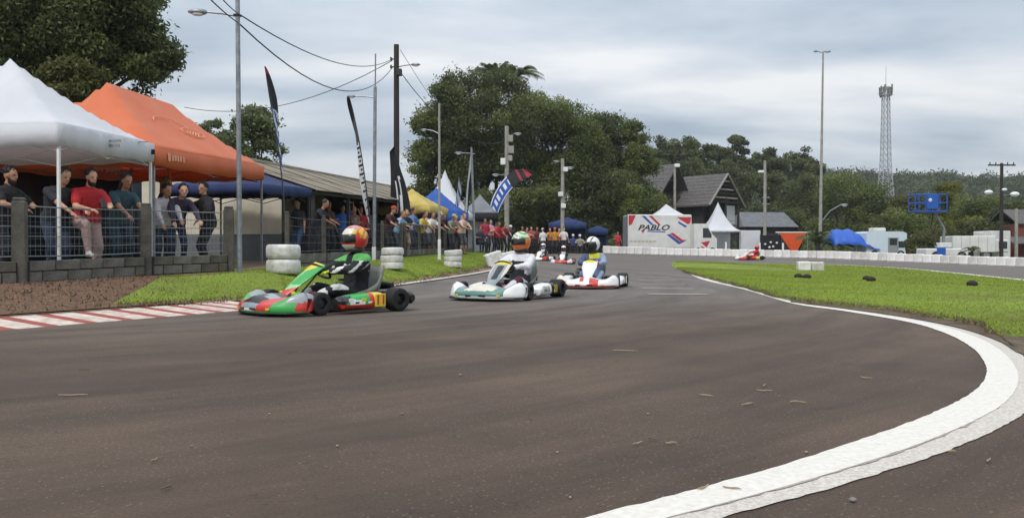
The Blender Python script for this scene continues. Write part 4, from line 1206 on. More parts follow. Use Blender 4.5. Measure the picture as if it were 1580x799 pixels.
pG, hG, _ = pole('utility_pole', 'concrete utility pole with two lamps right of the leaning feather flag', 868, 58, 370, 245, .15, .12, M_POLEC)
lamp_arm(pG, PZ(262, 58) - pG.location.z, (1, -.1, 0), .3, .12, .02, .5)
lamp_arm(pG, PZ(252, 58) - pG.location.z, (-1, -.2, 0), .25, .12, .02, .42)
for (py_, dx) in ((262, .2), (300, -.15), (318, .05)):
    MB().cbox((dx, -.12, PZ(py_, 58) - pG.location.z), (.34, .3, .32), .03).build('equipment_box', M_WHITEP, pG, smooth=0)
pH, hH, _ = pole('utility_pole', 'pale concrete pole behind the black banner right of the house', 1180, 72, 360, 248, .16, .12, M_POLEC, group='poles behind the far barrier')
MB().cbox((-.35, 0, PZ(265, 72) - pH.location.z), (.5, .2, .2), .03).build('lamp_head', M_LAMP, pH, smooth=0)
MB().tube([(0, 0, PZ(262, 72) - pH.location.z), (-.3, 0, PZ(264, 72) - pH.location.z)], .025, 6).build('lamp_arm', M_STEEL, pH)
for py_ in (305, 315): MB().cbox((.1, 0, PZ(py_, 72) - pH.location.z), (.7, .1, .08), .02).build('crossarm', M_POLEC, pH, smooth=0)
pI, hI, _ = pole('floodlight_mast', 'very tall slim floodlight mast right of the middle', 1265, 66, 390, 82, .15, .06, M_POLEC, .22, group='poles behind the far barrier')
lamp_arm(pI, hI, (1, -.2, 0), .3, .05, .03, .5); lamp_arm(pI, hI, (-1, -.2, 0), .2, .08, .03, .42)
lamp_arm(pI, PZ(345, 66) - pI.location.z, (1, -.2, 0), 1.6, 1.5, .05, .55)
pJ, hJ, _ = pole('utility_pole', 'dark utility pole with a wide crossarm at the right edge', 1545, 62, 395, 252, .14, .11, M_POLEW, group='poles behind the far barrier')
MB().cbox((0, 0, hJ - .15), (2.1, .1, .11), .02).build('crossarm', M_POLEW, pJ, smooth=0)
for dx in (-.9, -.45, .45, .9): MB().lathe([(.03, 0), (.05, .04), (.03, .08), (.05, .12), (.02, .18)], 8, 'Z', (dx, 0, hJ - .1)).build('insulator', M_DARKST, pJ)
for (dx, py_, r) in ((-1.05, 297, .24), (.95, 300, .26), (.15, 293, .16)):
    MB().ell((dx, -.1, PZ(py_, 62) - pJ.location.z), (r*1.3, r, r*.75), 12, 8).build('lamp_head', M_LAMP, pJ)
    if dx > .2 or dx < -.2: MB().tube([(0, 0, PZ(py_, 62) - pJ.location.z - .1), (dx*.8, -.05, PZ(py_, 62) - pJ.location.z)], .025, 6).build('lamp_arm', M_STEEL, pJ)
pK, hK, _ = pole('utility_pole', 'short pale post in front of the red brick house at the right edge', 1568, 64, 395, 322, .13, .11, M_POLEC, group='poles behind the far barrier')
# house drop pole beside the chalet
pL, hL, _ = pole('utility_pole', 'grey pole with a lamp in front of the dark roofed house', 1041, 74, 370, 255, .14, .11, M_POLEC, group='poles behind the far barrier')
MB().cbox((.18, -.1, PZ(256, 74) - pL.location.z), (.5, .3, .3), .05).build('lamp_head', M_LAMP, pL, smooth=0)

# --- cables
def wire(label, a, b_, sag, r=.014, n=18):
    a, b_ = Vector(a), Vector(b_)
    pts = []
    for i in range(n + 1):
        f = i/n; p = a.lerp(b_, f); p.z -= sag*4*f*(1 - f); pts.append(p - a)
    MB().tube(pts, r*.72, 5).build('cable', M_CABLE, None, tuple(a), 0, label=label, cat='cable')
A27 = Vector(PP(370, 27, 13.55)); C92 = Vector(PP(605, 96, 33)); C104 = Vector(PP(605, 107, 33))
wire('upper black cable sagging between the slim lamp post and the wooden pole', PP(368, 22, 13.55), PP(606, 92, 33), .55, .017)
wire('lower black cable sagging between the slim lamp post and the wooden pole', PP(368, 36, 13.55), PP(606, 105, 33), 1.05, .019)
wire('black cable running up out of view to the left of the slim lamp post', PP(368, 22, 13.55), PP(310, -45, 9.5), .05, .012)
wire('second black cable running up out of view from the slim lamp post', PP(368, 36, 13.55), PP(285, -45, 9.3), .05, .014)
wire('thin cable dropping from the wooden pole to the far left behind the orange tent', PP(606, 94, 33), PP(285, 166, 40), .9, .022)
wire('thin cable from the wooden pole down to the right towards the grove', PP(618, 78, 33), PP(690, 185, 46), .1, .015)
wire('cable from the wooden pole down to the concrete pole in the grove', PP(618, 112, 33), PP(778, 218, 48), 1.1, .024)
wire('cable from the concrete transformer pole to the next pole right', PP(786, 215, 48), PP(864, 262, 58), 1.4, .03)
wire('cable from the two-lamp pole towards the house', PP(872, 262, 58), PP(1040, 278, 74), .5, .03)
wire('cable from the house pole across to the floodlight mast', PP(1042, 258, 74), PP(1178, 262, 72), .25, .025)
wire('cable between the pale concrete pole and the floodlight mast', PP(1182, 258, 72), PP(1263, 276, 66), .3, .025)

# --- telecom tower
tw_Y = 210; tX = PX(1366, tw_Y); tg = gz(tX, tw_Y); ttop = PZ(135, tw_Y) - tg
tower = thing('telecom_tower', 'tall white lattice telecom tower on the wooded hill', 'tower', (tX, tw_Y, tg))
M_TOW = mat('tower_white', hexc('a3a8ae'), .5)
def half(z):
    return 1.95 - (1.95 - 1.0)*min(z/(ttop*.42), 1)**.9 if z < ttop*.42 else 1.0 - .35*(z - ttop*.42)/(ttop*.58)
for sx in (-1, 1):
    for sy in (-1, 1):
        MB().tube([(sx*half(z), sy*half(z), z) for z in np.linspace(0, ttop, 12)], .11, 6).build('tower_leg', M_TOW, tower)
mb = MB()
zs = list(np.linspace(0, ttop, 23))
for i in range(22):
    h0, h1 = half(zs[i]), half(zs[i+1])
    for (a, b_) in (((-1, -1), (1, -1)), ((1, -1), (1, 1)), ((1, 1), (-1, 1)), ((-1, 1), (-1, -1))):
        mb.tube([(a[0]*h0, a[1]*h0, zs[i]), (b_[0]*h1, b_[1]*h1, zs[i+1])], .055, 4)
        mb.tube([(b_[0]*h0, b_[1]*h0, zs[i]), (a[0]*h1, a[1]*h1, zs[i+1])], .055, 4)
        mb.tube([(a[0]*h1, a[1]*h1, zs[i+1]), (b_[0]*h1, b_[1]*h1, zs[i+1])], .05, 4)
mb.build('lattice', M_TOW, tower)
for k in range(9):
    a = 2*math.pi*k/9
    MB().cbox((1.5*math.cos(a), 1.5*math.sin(a), ttop - random.uniform(.2, 1.8)), (.35, .45, 2.0), .05, a).build('antenna_panel', M_CONC, tower, smooth=0)
for z in (ttop - 2.2, ttop - .3):
    MB().lathe([(.9, z), (1.6, z), (1.6, z + .12), (.9, z + .12)], 14, closed=True).build('platform_ring', M_TOW, tower, smooth=0)
MB().tube([(0, 0, ttop), (0, 0, ttop + 5.5)], [.09, .04], 6).build('mast_tip', M_TOW, tower)

# --- house with dark roofs behind the paddock
M_ROOFD = mat('roof_tiles_dark', hexc('64605f'), .85, scale=4, col2=hexc('4b4847'), bump=.4, bscale=12)
M_HWALL = mat('house_wall_dark', hexc('38332f'), .9, scale=2, col2=hexc('2a2623'))
M_HWHITE = mat('house_panel_white', hexc('c8c8c4'), .8, .1)
M_TRIM = mat('house_trim_grey', hexc('8d8882'), .85)
M_TIMB = mat('timber_dark', hexc('2b2724'), .85)
hY = 86; hx0 = PX(1090, hY)
house = thing('chalet_house', 'two-storey house with dark tiled gable roofs behind the white tent', 'house', (hx0, hY, gz(hx0, hY)), R(42))
hg = gz(hx0, hY)
ez0, pz0 = PZ(312, hY) - hg, PZ(267, hY + 1) - hg
# local frame: x along the gable (to the right), y along the ridge going away-left
GW, RL = 5.9, 9.2
MB().box((GW/2, RL/2 + .4, ez0/2), (GW - .5, RL - .4, ez0)).build('wall', M_HWALL, house, smooth=0)
def slope(x0, z0, x1, z1, y0, y1, parent, nrow=9):
    rf = MB()
    L = math.hypot(x1-x0, z1-z0)
    o = rf.add([(x0, y0, z0), (x1, y0, z1), (x1, y1, z1), (x0, y1, z0), (x0, y0, z0-.14), (x1, y0, z1-.14), (x1, y1, z1-.14), (x0, y1, z0-.14)], [(0,1,2,3),(4,7,6,5),(0,4,5,1),(1,5,6,2),(2,6,7,3),(3,7,4,0)]).build('roof', M_ROOFD, parent, smooth=0)
    for k in range(nrow):        # tile courses as lapped strips
        f0, f1 = k/nrow, (k+1)/nrow
        xa, xb = x0+(x1-x0)*f0, x0+(x1-x0)*f1; za, zb_ = z0+(z1-z0)*f0, z0+(z1-z0)*f1
        MB().add([(xa, y0+.02, za+.05), (xb, y0+.02, zb_+.012), (xb, y1-.02, zb_+.012), (xa, y1-.02, za+.05), (xa, y0+.02, za+.004), (xa, y1-.02, za+.004)], [(0,1,2,3),(0,3,5,4)]).build('tile_course', M_ROOFD, o, smooth=0)
    return o
slope(-.5, ez0-.3, GW/2, pz0, -.7, RL, house); slope(GW+.5, ez0-.3, GW/2, pz0, -.7, RL, house)
gm = MB()
gm.add([(.3, .25, ez0), (GW-.3, .25, ez0), (GW/2, .25, pz0-.4)], [(0, 1, 2)])
gm.build('gable', M_HWALL, house, smooth=0)
for k in range(6):       # open gable slats
    z = ez0 + (pz0 - ez0)*(.04 + .14*k); hw_ = (GW/2 - .2)*(1 - (z - ez0)/(pz0 - ez0)) 
    MB().box((GW/2, -.45, z), (2*hw_, .10, .16)).build('gable_slat', M_TRIM if k % 2 else M_TIMB, house, smooth=0)
for x in (.5, GW*.5, GW - .5): MB().cbox((x, -.4, ez0/2 + (.6 if x == GW*.5 else 0)), (.2, .2, ez0 + (1.2 if x == GW*.5 else 0)), .02).build('timber_post', M_TIMB, house, smooth=0)
for sg, xx in ((-1, -.5), (1, GW+.5)):
    MB().tube([(xx, -.7, ez0-.35), (GW/2, -.7, pz0-.05)], .11, 5).build('bargeboard', M_TRIM, house)
w_ = MB().cbox((GW*.74, -.02, ez0 - 1.2), (1.9, .1, 2.0), .02).build('window', M_HWHITE, house, smooth=0)
MB().box((GW*.74, -.09, ez0 - 1.1), (1.6, .04, 1.5)).build('pane', mat('pane_pale', hexc('b9bfc2'), .2), w_, smooth=0)
MB().box((GW*.74, -.2, ez0 - 2.4), (2.4, .3, .14)).build('balcony_rail', M_TIMB, house, smooth=0)
MB().box((GW*.22, -.02, ez0 - 1.2), (1.6, .08, 1.9)).build('door', M_TIMB, house, smooth=0)
# wing behind with the higher ridge on the left
slope(-3.6, ez0+.9, -.6, pz0+1.1, 3.2, 9.8, house, 6); slope(1.6, ez0+.9, -.6, pz0+1.1, 3.2, 9.8, house, 6)
MB().box((-1.2, 6.6, (ez0+.8)/2), (3.8, 5.8, ez0+.8)).build('wall', M_HWALL, house, smooth=0)
# low roof behind the concrete pole and red brick house at the right
lr = thing('low_house', 'low house with grey roof between the chalet and the floodlight mast', 'house', (PX(1190, 100), 100, gz(PX(1190, 100), 100)), R(6))
hh = PZ(350, 100) - lr.location.z; ht = PZ(327, 102) - lr.location.z
M_ROOFG = mat('roof_slate', hexc('6f7276'), .8, scale=2, col2=hexc('5b5e62'))
MB().box((0, 3, hh/2), (6.2, 5, hh)).build('wall', M_HWALL, lr, smooth=0)
MB().add([(-3.6, 0, hh), (3.6, 0, hh), (3.0, 3, ht), (-3.0, 3, ht), (-3.6, 6, hh), (3.6, 6, hh)], [(0,1,2,3),(3,2,5,4),(0,3,4),(1,5,2)]).build('roof', M_ROOFG, lr, smooth=0)
br = thing('brick_house', 'red brick house at the right edge behind the box truck', 'house', (PX(1568, 78), 78, gz(PX(1568, 78), 78)), 0)
M_BRICK = mat('brick_red', hexc('7d4233'), .9, scale=3, col2=hexc('5e3227'), bump=.3)
bz = PZ(345, 78) - br.location.z
MB().box((3.5, 2.5, bz/2), (6.6, 5, bz)).build('wall', M_BRICK, br, smooth=0)
MB().add([(-1.2, -1.6, bz*.42), (7, -1.6, bz*.42), (7, 0, bz*.62), (-1.2, 0, bz*.62)], [(0,1,2,3)]).build('porch_roof', M_ROOFD, br, smooth=0).modifiers.new('t', 'SOLIDIFY').thickness = .12
MB().add([(0, -.3, bz), (7.2, -.3, bz), (7.2, 2.5, bz + 1.5), (0, 2.5, bz + 1.5), (0, 5.3, bz), (7.2, 5.3, bz)], [(0,1,2,3),(3,2,5,4)]).build('roof', M_ROOFD, br, smooth=0).modifiers.new('t', 'SOLIDIFY').thickness = .12
for x in (-1, 1.5, 4): MB().cbox((x, -1.5, bz*.2), (.14, .14, bz*.42), .02).build('porch_post', M_HWHITE, br, smooth=0)
# ================================================================== PEOPLE
SKIN = [mat('skin_light', hexc('c39479'), .55, .08, 20), mat('skin_tan', hexc('a8795d'), .55, .08, 20), mat('skin_brown', hexc('7d563f'), .55, .08, 20)]
HAIR = {'black': mat('hair_black', hexc('231c18'), .6, .3, 60), 'brown': mat('hair_brown', hexc('4a3425'), .6, .3, 60), 'fair': mat('hair_fair', hexc('8a6b45'), .6, .3, 60), 'grey': mat('hair_grey', hexc('77726c'), .6, .3, 60)}
M_EYE = mat('eye_dark', hexc('1a1412'), .3)
CLOTH = {}
def cloth(h):
    if h not in CLOTH: CLOTH[h] = mat('cloth_' + h, hexc(h), .85, .28, 7, 1.0, 11)
    return CLOTH[h]
def ik(a, b, l1, l2, pole):
    a, b, pole = Vector(a), Vector(b), Vector(pole)
    d = b - a; L = d.length
    if L > (l1 + l2) * .995: b = a + d.normalized() * (l1 + l2) * .995; d = b - a; L = d.length
    x = (l1*l1 - l2*l2 + L*L) / (2*L); h = math.sqrt(max(l1*l1 - x*x, 1e-6))
    dn = d.normalized(); pp = pole - dn * pole.dot(dn)
    if pp.length < 1e-6: pp = Vector((0, 0, 1))
    return a + dn*x + pp.normalized()*h, b

def figure(pose, lod=0):
    """primitives of a figure in local space: +x is forward, +y left. returns list of prims and key points"""
    P = dict(hip=(0, 0, .93), lean=0.0, roll=0.0, lw=(.05, .30, .80), rw=(.05, -.30, .80), lf=(.02, .11, .08), rf=(.02, -.11, .08), lk=(1, .1, 0), rk=(1, -.1, 0), le=(-.6, .5, -.4), re=(-.6, -.5, -.4),
             hyaw=0.0, hpitch=0.0, neck_fwd=.03, sleeve='short', legs='long', build=1.0, female=False, toe=None, headlift=0.0, puff=0.0)
    P.update(pose)
    b_ = P['build']; pf = P['puff']
    hip = Vector(P['hip']); a = P['lean']
    u = Vector((math.sin(a), P['roll'], math.cos(a))).normalized(); f = Vector((math.cos(a), 0, -math.sin(a))); s = u.cross(f).normalized()
    prims = []
    def seg(p, q, r0, r1, tg): prims.append(('seg', Vector(p), Vector(q), r0, r1, tg))
    def el(c, r, tg, M=None): prims.append(('ell', Vector(c), r, M, 0, tg))
    # torso: stacked ellipses
    secs = [(-.09, .115, .165, 'leg'), (-.02, .125, .178, 'leg'), (.05, .125, .172, 'top'), (.16, .112, .150, 'top'), (.30, .125, .172, 'top'), (.40, .122, .180, 'top'), (.475, .10, .165, 'top'), (.52, .07, .09, 'top')]
    if P['female']: secs = [(-.09, .115, .17, 'leg'), (-.02, .125, .18, 'leg'), (.05, .12, .165, 'top'), (.16, .10, .135, 'top'), (.30, .125, .155, 'top'), (.40, .115, .16, 'top'), (.475, .09, .148, 'top'), (.52, .06, .08, 'top')]
    rings_leg = [(hip + u*z, rx*b_ + (.008 if t_ == 'top' else 0) + pf*.5, ry*b_ + (.008 if t_ == 'top' else 0) + pf*.5) for z, rx, ry, t_ in secs]
    prims.append(('loft', rings_leg[:3], f, s, 0, 'leg'))
    prims.append(('loft', [(hip + u*.0, rings_leg[1][1] + .012, rings_leg[1][2] + .012)] + rings_leg[2:], f, s, 0, 'top'))
    neckb = hip + u*.50
    head = hip + u*(.665) + Vector((P['neck_fwd'], 0, .012 + P['headlift']))
    seg(neckb, head - Vector((0, 0, .03)), .056*b_, .052, 'skin')
    Mh = Matrix.Rotation(P['hyaw'], 3, 'Z') @ Matrix.Rotation(P['hpitch'], 3, 'Y')
    el(head + Mh @ Vector((-.008, 0, .022)), (.098, .077, .105), 'skin', Mh)
    el(head + Mh @ Vector((.022, 0, -.045)), (.068, .058, .072), 'skin', Mh)
    if lod == 0:
        seg(head + Mh @ Vector((.082, 0, .012)), head + Mh @ Vector((.102, 0, -.022)), .011, .017, 'skin')
        for sg in (-1, 1): 
            el(head + Mh @ Vector((-.008, sg*.078, -.005)), (.020, .010, .032), 'skin', Mh)
            seg(head + Mh @ Vector((.078, sg*.012, .030)), head + Mh @ Vector((.068, sg*.045, .030)), .012, .010, 'skin')
        seg(head + Mh @ Vector((.076, -.020, -.056)), head + Mh @ Vector((.076, .020, -.056)), .010, .010, 'skin')
        el(head + Mh @ Vector((.064, 0, -.09)), (.026, .030, .022), 'skin', Mh)
    keys = dict(head=head, Mh=Mh, hip=hip, u=u, f=f, s=s)
    # arms
    for sg, wk, ek in ((1, 'lw', 'le'), (-1, 'rw', 're')):
        sh = hip + u*.448 + s*sg*.172*(b_*.6 + .4)
        el_, wr = ik(sh, P[wk], .29, .26, P[ek])
        keys['wr%d' % sg] = wr; keys['el%d' % sg] = el_; keys['sh%d' % sg] = sh
        lng = P['sleeve'] == 'long'
        el(sh - u*.012 - s*sg*.012, (.066*b_ + pf, .062*b_ + pf, .064*b_ + pf), 'top')
        m_ = sh.lerp(el_, .68)
        seg(sh - u*.01, m_, .053*b_ + .010 + pf, .048*b_ + .014 + pf, 'top')
        if P['sleeve'] == 'none':
            seg(sh, m_, .052*b_, .046*b_, 'skin')
        seg(m_, el_, .048*b_ + (.012 + pf if lng else 0), .040*b_ + (.012 + pf*.8 if lng else 0), 'top' if lng else 'skin')
        cuff = el_.lerp(wr, .92)
        seg(el_, cuff, .041*b_ + (.010 + pf*.7 if lng else 0), .027 + (.010 + pf*.3 if lng else 0), 'top' if lng else 'skin')
        seg(cuff, wr, .027, .026, 'hand')
        d = (wr - el_).normalized()
        side = d.cross(Vector((0, 0, 1)));  side = side.normalized() if side.length > .1 else Vector((0, 1, 0))
        hd = P.get('hand_dir%d' % sg); 
        if hd: d = (d + Vector(hd)).normalized()
        up = side.cross(d).normalized()
        palm = wr + d*.045
        Mp = Matrix((d, side, up)).transposed()
        el(palm, (.048, .040, .020), 'hand', Mp)
        if lod == 0:
            for k in range(4):
                o_ = palm + d*.036 + side*(k - 1.5)*.021
                L = (.034, .040, .037, .028)[k]
                crl = P.get('curl', .6)
                d1 = (d - up*crl*.4).normalized(); d2 = (d - up*crl*1.6).normalized()
                seg(o_, o_ + d1*L, .0105, .0100, 'hand'); seg(o_ + d1*L, o_ + d1*L + d2*L*.9, .0100, .0085, 'hand')
            o_ = palm - d*.012 + side*(-.034*sg)
            d1 = (d*.75 - side*sg*.6 - up*.2).normalized()
            seg(o_, o_ + d1*.035, .013, .011, 'hand'); seg(o_ + d1*.035, o_ + d1*.035 + (d1 + d*.6 - up*.3).normalized()*.028, .011, .009, 'hand')
        else:
            seg(palm, palm + d*.07 - up*.02, .024, .016, 'hand')
    # legs
    for sg, fk, kk in ((1, 'lf', 'lk'), (-1, 'rf', 'rk')):
        hj = hip + s*sg*.092*b_ - u*.03
        kn, an = ik(hj, P[fk], .435, .43, P[kk])
        keys['kn%d' % sg] = kn; keys['an%d' % sg] = an
        sh_ = P['legs'] == 'short'
        seg(hj, kn, .092*b_ + pf*.3, .060*b_ + (.016 if sh_ else .006) + pf*.3, 'leg')
        if sh_: seg(kn + (an - kn)*.04, kn.lerp(an, .35), .052, .054, 'skin'); seg(kn.lerp(an, .35), an, .054, .034, 'skin')
        else: seg(kn, kn.lerp(an, .35), .062*b_ + pf*.3, .058*b_ + pf*.3, 'leg'); seg(kn.lerp(an, .35), an, .058*b_ + pf*.3, .046 + pf*.2, 'leg')
        td = Vector(P['toe']) if P['toe'] else Vector((1, .18*sg, 0))
        td.normalize()
        dn = Vector((0, 0, -1)) if not P['toe'] else Vector(P.get('sole', (0, 0, -1)))
        seg(an - td*.055 + dn*.035, an + td*.05 + dn*.035, .040, .044, 'shoe'); seg(an + td*.05 + dn*.035, an + td*.165 + dn*.045, .044, .032, 'shoe')
        seg(an, an + dn*.03, .045, .045, 'shoe')
    return prims, keys

def prim_mesh(mb, pr, n=12):
    if pr[0] == 'seg':
        _, p, q, r0, r1, tg = pr
        d = q - p; L = d.length
        if L < 1e-5: d = Vector((0, 0, 1))
        x, y, d = basis(d)
        rings = []
        for k in range(5):
            t_ = -math.pi/2 + (math.pi/2)*k/4*.999 + .01
            rings.append((p + d*math.sin(t_)*r0, math.cos(t_)*r0))
        for k in range(5):
            t_ = (math.pi/2)*k/4*.99
            rings.append((q + d*math.sin(t_)*r1, math.cos(t_)*r1))
        mb.loft([[c + (x*math.cos(2*math.pi*j/n) + y*math.sin(2*math.pi*j/n))*r for j in range(n)] for c, r in rings])
    elif pr[0] == 'ell':
        mb.ell(pr[1], pr[2], n + 2, 10, M=pr[3])
    else:
        rg = pr[1]
        rings = []
        f, s = pr[2], pr[3]
        for c, rx, ry in rg:
            rings.append([c + f*(abs(math.cos(t_))**.85*math.copysign(1, math.cos(t_)))*rx + s*(abs(math.sin(t_))**.85*math.copysign(1, math.sin(t_)))*ry for t_ in np.linspace(0, 2*math.pi, 20, endpoint=False)])
        mb.loft(rings)
def prim_dist(pr, C):
    if pr[0] == 'seg':
        p, q = np.array(pr[1]), np.array(pr[2]); d = q - p; L2 = d @ d + 1e-12
        t_ = np.clip((C - p) @ d / L2, 0, 1)
        return np.linalg.norm(C - p - t_[:, None]*d, axis=1) - (pr[3] + (pr[4] - pr[3])*t_)
    if pr[0] == 'ell':
        q = C - np.array(pr[1])
        if pr[3] is not None: q = q @ np.array(pr[3])
        r = np.array(pr[2]); k = np.linalg.norm(q / r, axis=1)
        return (k - 1)*r.mean()
    out = np.full(len(C), 9.0)
    rg = pr[1]; f, s = np.array(pr[2]), np.array(pr[3])
    for i in range(len(rg) - 1):
        p, q = np.array(rg[i][0]), np.array(rg[i+1][0]); d = q - p; L2 = d @ d
        t_ = (C - p) @ d / L2; tc_ = np.clip(t_, 0, 1)
        rx = rg[i][1] + (rg[i+1][1] - rg[i][1])*tc_; ry = rg[i][2] + (rg[i+1][2] - rg[i][2])*tc_
        w_ = C - p - tc_[:, None]*d
        k = np.sqrt((w_ @ f/rx)**2 + (w_ @ s/ry)**2); 
        dd = (k - 1)*np.minimum(rx, ry); ex = np.maximum(np.abs(t_ - tc_)*math.sqrt(L2), 0)
        out = np.minimum(out, np.sqrt(np.maximum(dd, 0)**2 + ex**2)*np.sign(dd + ex + 1e-9) + np.minimum(dd, 0)*(ex < 1e-6))
    return out

SLOTS = ['skin', 'top', 'leg', 'shoe', 'hand', 'acc1', 'acc2', 'acc3']
JOBS = []       # deferred remesh jobs
def body_source(pose, lod, voxel):
    prims, keys = figure(pose, lod)
    mb = MB()
    for p in prims: prim_mesh(mb, p, 12 if lod == 0 else 8)
    me = bpy.data.meshes.new('body'); me.from_pydata(mb.v, [], mb.f)
    o = bpy.data.objects.new('body_src', me); COL.objects.link(o)
    md = o.modifiers.new('r', 'REMESH'); md.mode = 'VOXEL'; md.voxel_size = voxel; md.use_smooth_shade = True
    sm = o.modifiers.new('s', 'SMOOTH'); sm.iterations = 4; sm.factor = .5
    if lod == 0:
        dc = o.modifiers.new('d', 'DECIMATE'); dc.ratio = .55
    return o, prims, keys
def realise(src, prims, remap=None, wrinkle=0.0):
    bpy.context.view_layer.update()
    me = bpy.data.meshes.new_from_object(src.evaluated_get(bpy.context.evaluated_depsgraph_get()))
    old = src.data; bpy.data.objects.remove(src); bpy.data.meshes.remove(old)
    n = len(me.polygons); C = np.empty(n*3, np.float32); me.polygons.foreach_get('center', C); C = C.reshape(-1, 3).astype(float)
    D = np.stack([prim_dist(p, C) for p in prims], 1)
    tags = [p[5] for p in prims]
    bi = {'top': -.004, 'leg': 0, 'skin': 0, 'shoe': -.004, 'hand': -.002}
    D = D + np.array([bi[t_] for t_ in tags])[None, :]
    ix = D.argmin(1)
    mi = np.array([SLOTS.index(t_) for t_ in tags])[ix]
    if remap is not None: mi = remap(C, mi, ix)
    nvv = len(me.vertices); co = np.empty(nvv*3, np.float32); me.vertices.foreach_get('co', co); co = co.reshape(-1, 3)
    no = np.empty(nvv*3, np.float32); me.vertex_normals.foreach_get('vector', no); no = no.reshape(-1, 3)
    cl_v = np.zeros(nvv, bool)
    for p_, m__ in zip(me.polygons, mi):
        if m__ in (1, 2, 5, 6, 7): cl_v[list(p_.vertices)] = True
    wv = np.sin(co[:, 2]*62 + 3*np.sin(co[:, 1]*17 + 1) + 2.5*np.sin(co[:, 0]*21)) * np.sin(co[:, 0]*19 + co[:, 1]*23 + 2*np.sin(co[:, 2]*9))
    co = co + no*(wv*.0042*cl_v)[:, None]
    me.vertices.foreach_set('co', co.astype(np.float32).ravel())
    me.materials.clear()
    for k in range(len(SLOTS)): me.materials.append(None)
    me.polygons.foreach_set('material_index', mi.astype(np.int32))
    me.polygons.foreach_set('use_smooth', [True]*n)
    me.name = 'person_body'
    return me
BODY = {}
def body(key, pose, lod, voxel, remap=None):
    if key not in BODY:
        src, prims, keys = body_source(pose, lod, voxel)
        BODY[key] = (realise(src, prims, remap), keys)
    return BODY[key]

def hair_mesh(keys, style, lod=0):
    h, Mh = keys['head'], keys['Mh']
    mb = MB()
    def pt(p): return h + Mh @ Vector(p)
    nu, nv = (16, 10) if lod == 0 else (10, 6)
    rr = random.Random(5)
    rings = []
    for i in range(nv + 1):
        a = -.25 + (math.pi/2 - .40 + .66)*i/nv
        ring = []
        for j in range(nu):
            b_ = 2*math.pi*j/nu
            k = 1.03 + rr.uniform(-.025, .05)
            ring.append(pt((-.034 + .096*math.cos(a)*math.cos(b_)*k, .0815*math.cos(a)*math.sin(b_)*k, .050 + .082*math.sin(a)*k)))
        rings.append(ring)
    mb.loft(rings)
    if style == 'long':
        rings = []
        for z, x, rx, ry in ((.06, -.05, .07, .082), (-.05, -.06, .06, .085), (-.16, -.075, .05, .085), (-.28, -.09, .04, .07), (-.36, -.095, .018, .03)):
            rings.append([pt((x + rx*math.cos(t_), ry*math.sin(t_), z)) for t_ in np.linspace(0, 2*math.pi, 12, endpoint=False)])
        mb.loft(rings)
    if lod == 0:                       # loose tufts so the outline is hair, not a cap
        for k in range(420):
            a = rr.uniform(-.15, 1.45); b_ = rr.uniform(0, 2*math.pi)
            if math.cos(b_) > .45 and a < .55: continue
            p0 = Vector((-.028 + .100*math.cos(a)*math.cos(b_), .083*math.cos(a)*math.sin(b_), .048 + .088*math.sin(a)))
            nrm = Vector((math.cos(a)*math.cos(b_), math.cos(a)*math.sin(b_), math.sin(a)))
            dr = (nrm*.55 + Vector((rr.uniform(-.9, .5), rr.uniform(-.6, .6), rr.uniform(-.6, .5)))).normalized()
            L = rr.uniform(.018, .040); w_ = nrm.cross(dr).normalized()*.007
            mb.add([pt(p0 - w_), pt(p0 + w_), pt(p0 + dr*L)], [(0, 1, 2)])
    if style == 'bun': mb.ell(pt((-.10, 0, .09)), (.045, .045, .04), 10, 7)
    return mb
def beard_mesh(keys):
    h, Mh = keys['head'], keys['Mh']
    mb = MB()
    rings = []
    for z, xf, ry in ((-.018, .045, .064), (-.045, .078, .064), (-.08, .088, .058), (-.115, .086, .046), (-.14, .070, .028)):
        rings.append([h + Mh @ Vector((xf*math.cos(t_) if abs(t_) < 1.58 else 0.0, ry*math.sin(t_), z)) for t_ in np.linspace(-1.57, 1.57, 13)] + [h + Mh @ Vector((-.0, ry*math.sin(t_)*.8, z)) for t_ in (1.2, -1.2)])
    mb.loft(rings)
    return mb
def cap_mesh(keys, lod=0):
    h, Mh = keys['head'], keys['Mh']
    def pt(p): return h + Mh @ Vector(p)
    mb = MB(); n = 14
    mb.loft([[pt((-.012 + .112*c*math.cos(t_), .092*c*math.sin(t_), z)) for t_ in np.linspace(0, 2*math.pi, n, endpoint=False)] for z, c in ((.045, 1.0), (.085, .96), (.12, .78), (.14, .45), (.146, .08))])
    up, lo_ = [], []
    for t_ in np.linspace(-1.15, 1.15, 9):
        up.append((pt((.085 + .0*t_, .08*math.sin(t_), .052)), pt((.085 + .085*math.cos(t_), .085*math.sin(t_), .040))))
    vs = [q for p in up for q in p] + [q - Vector((0, 0, .006)) for p in up for q in p]
    m_ = len(up)*2
    fs = [(2*i, 2*i+1, 2*i+3, 2*i+2) for i in range(len(up)-1)] + [(m_+2*i, m_+2*i+2, m_+2*i+3, m_+2*i+1) for i in range(len(up)-1)] + [(2*i+1, m_+2*i+1, m_+2*i+3, 2*i+3) for i in range(len(up)-1)]
    mb.add(vs, fs)
    return mb
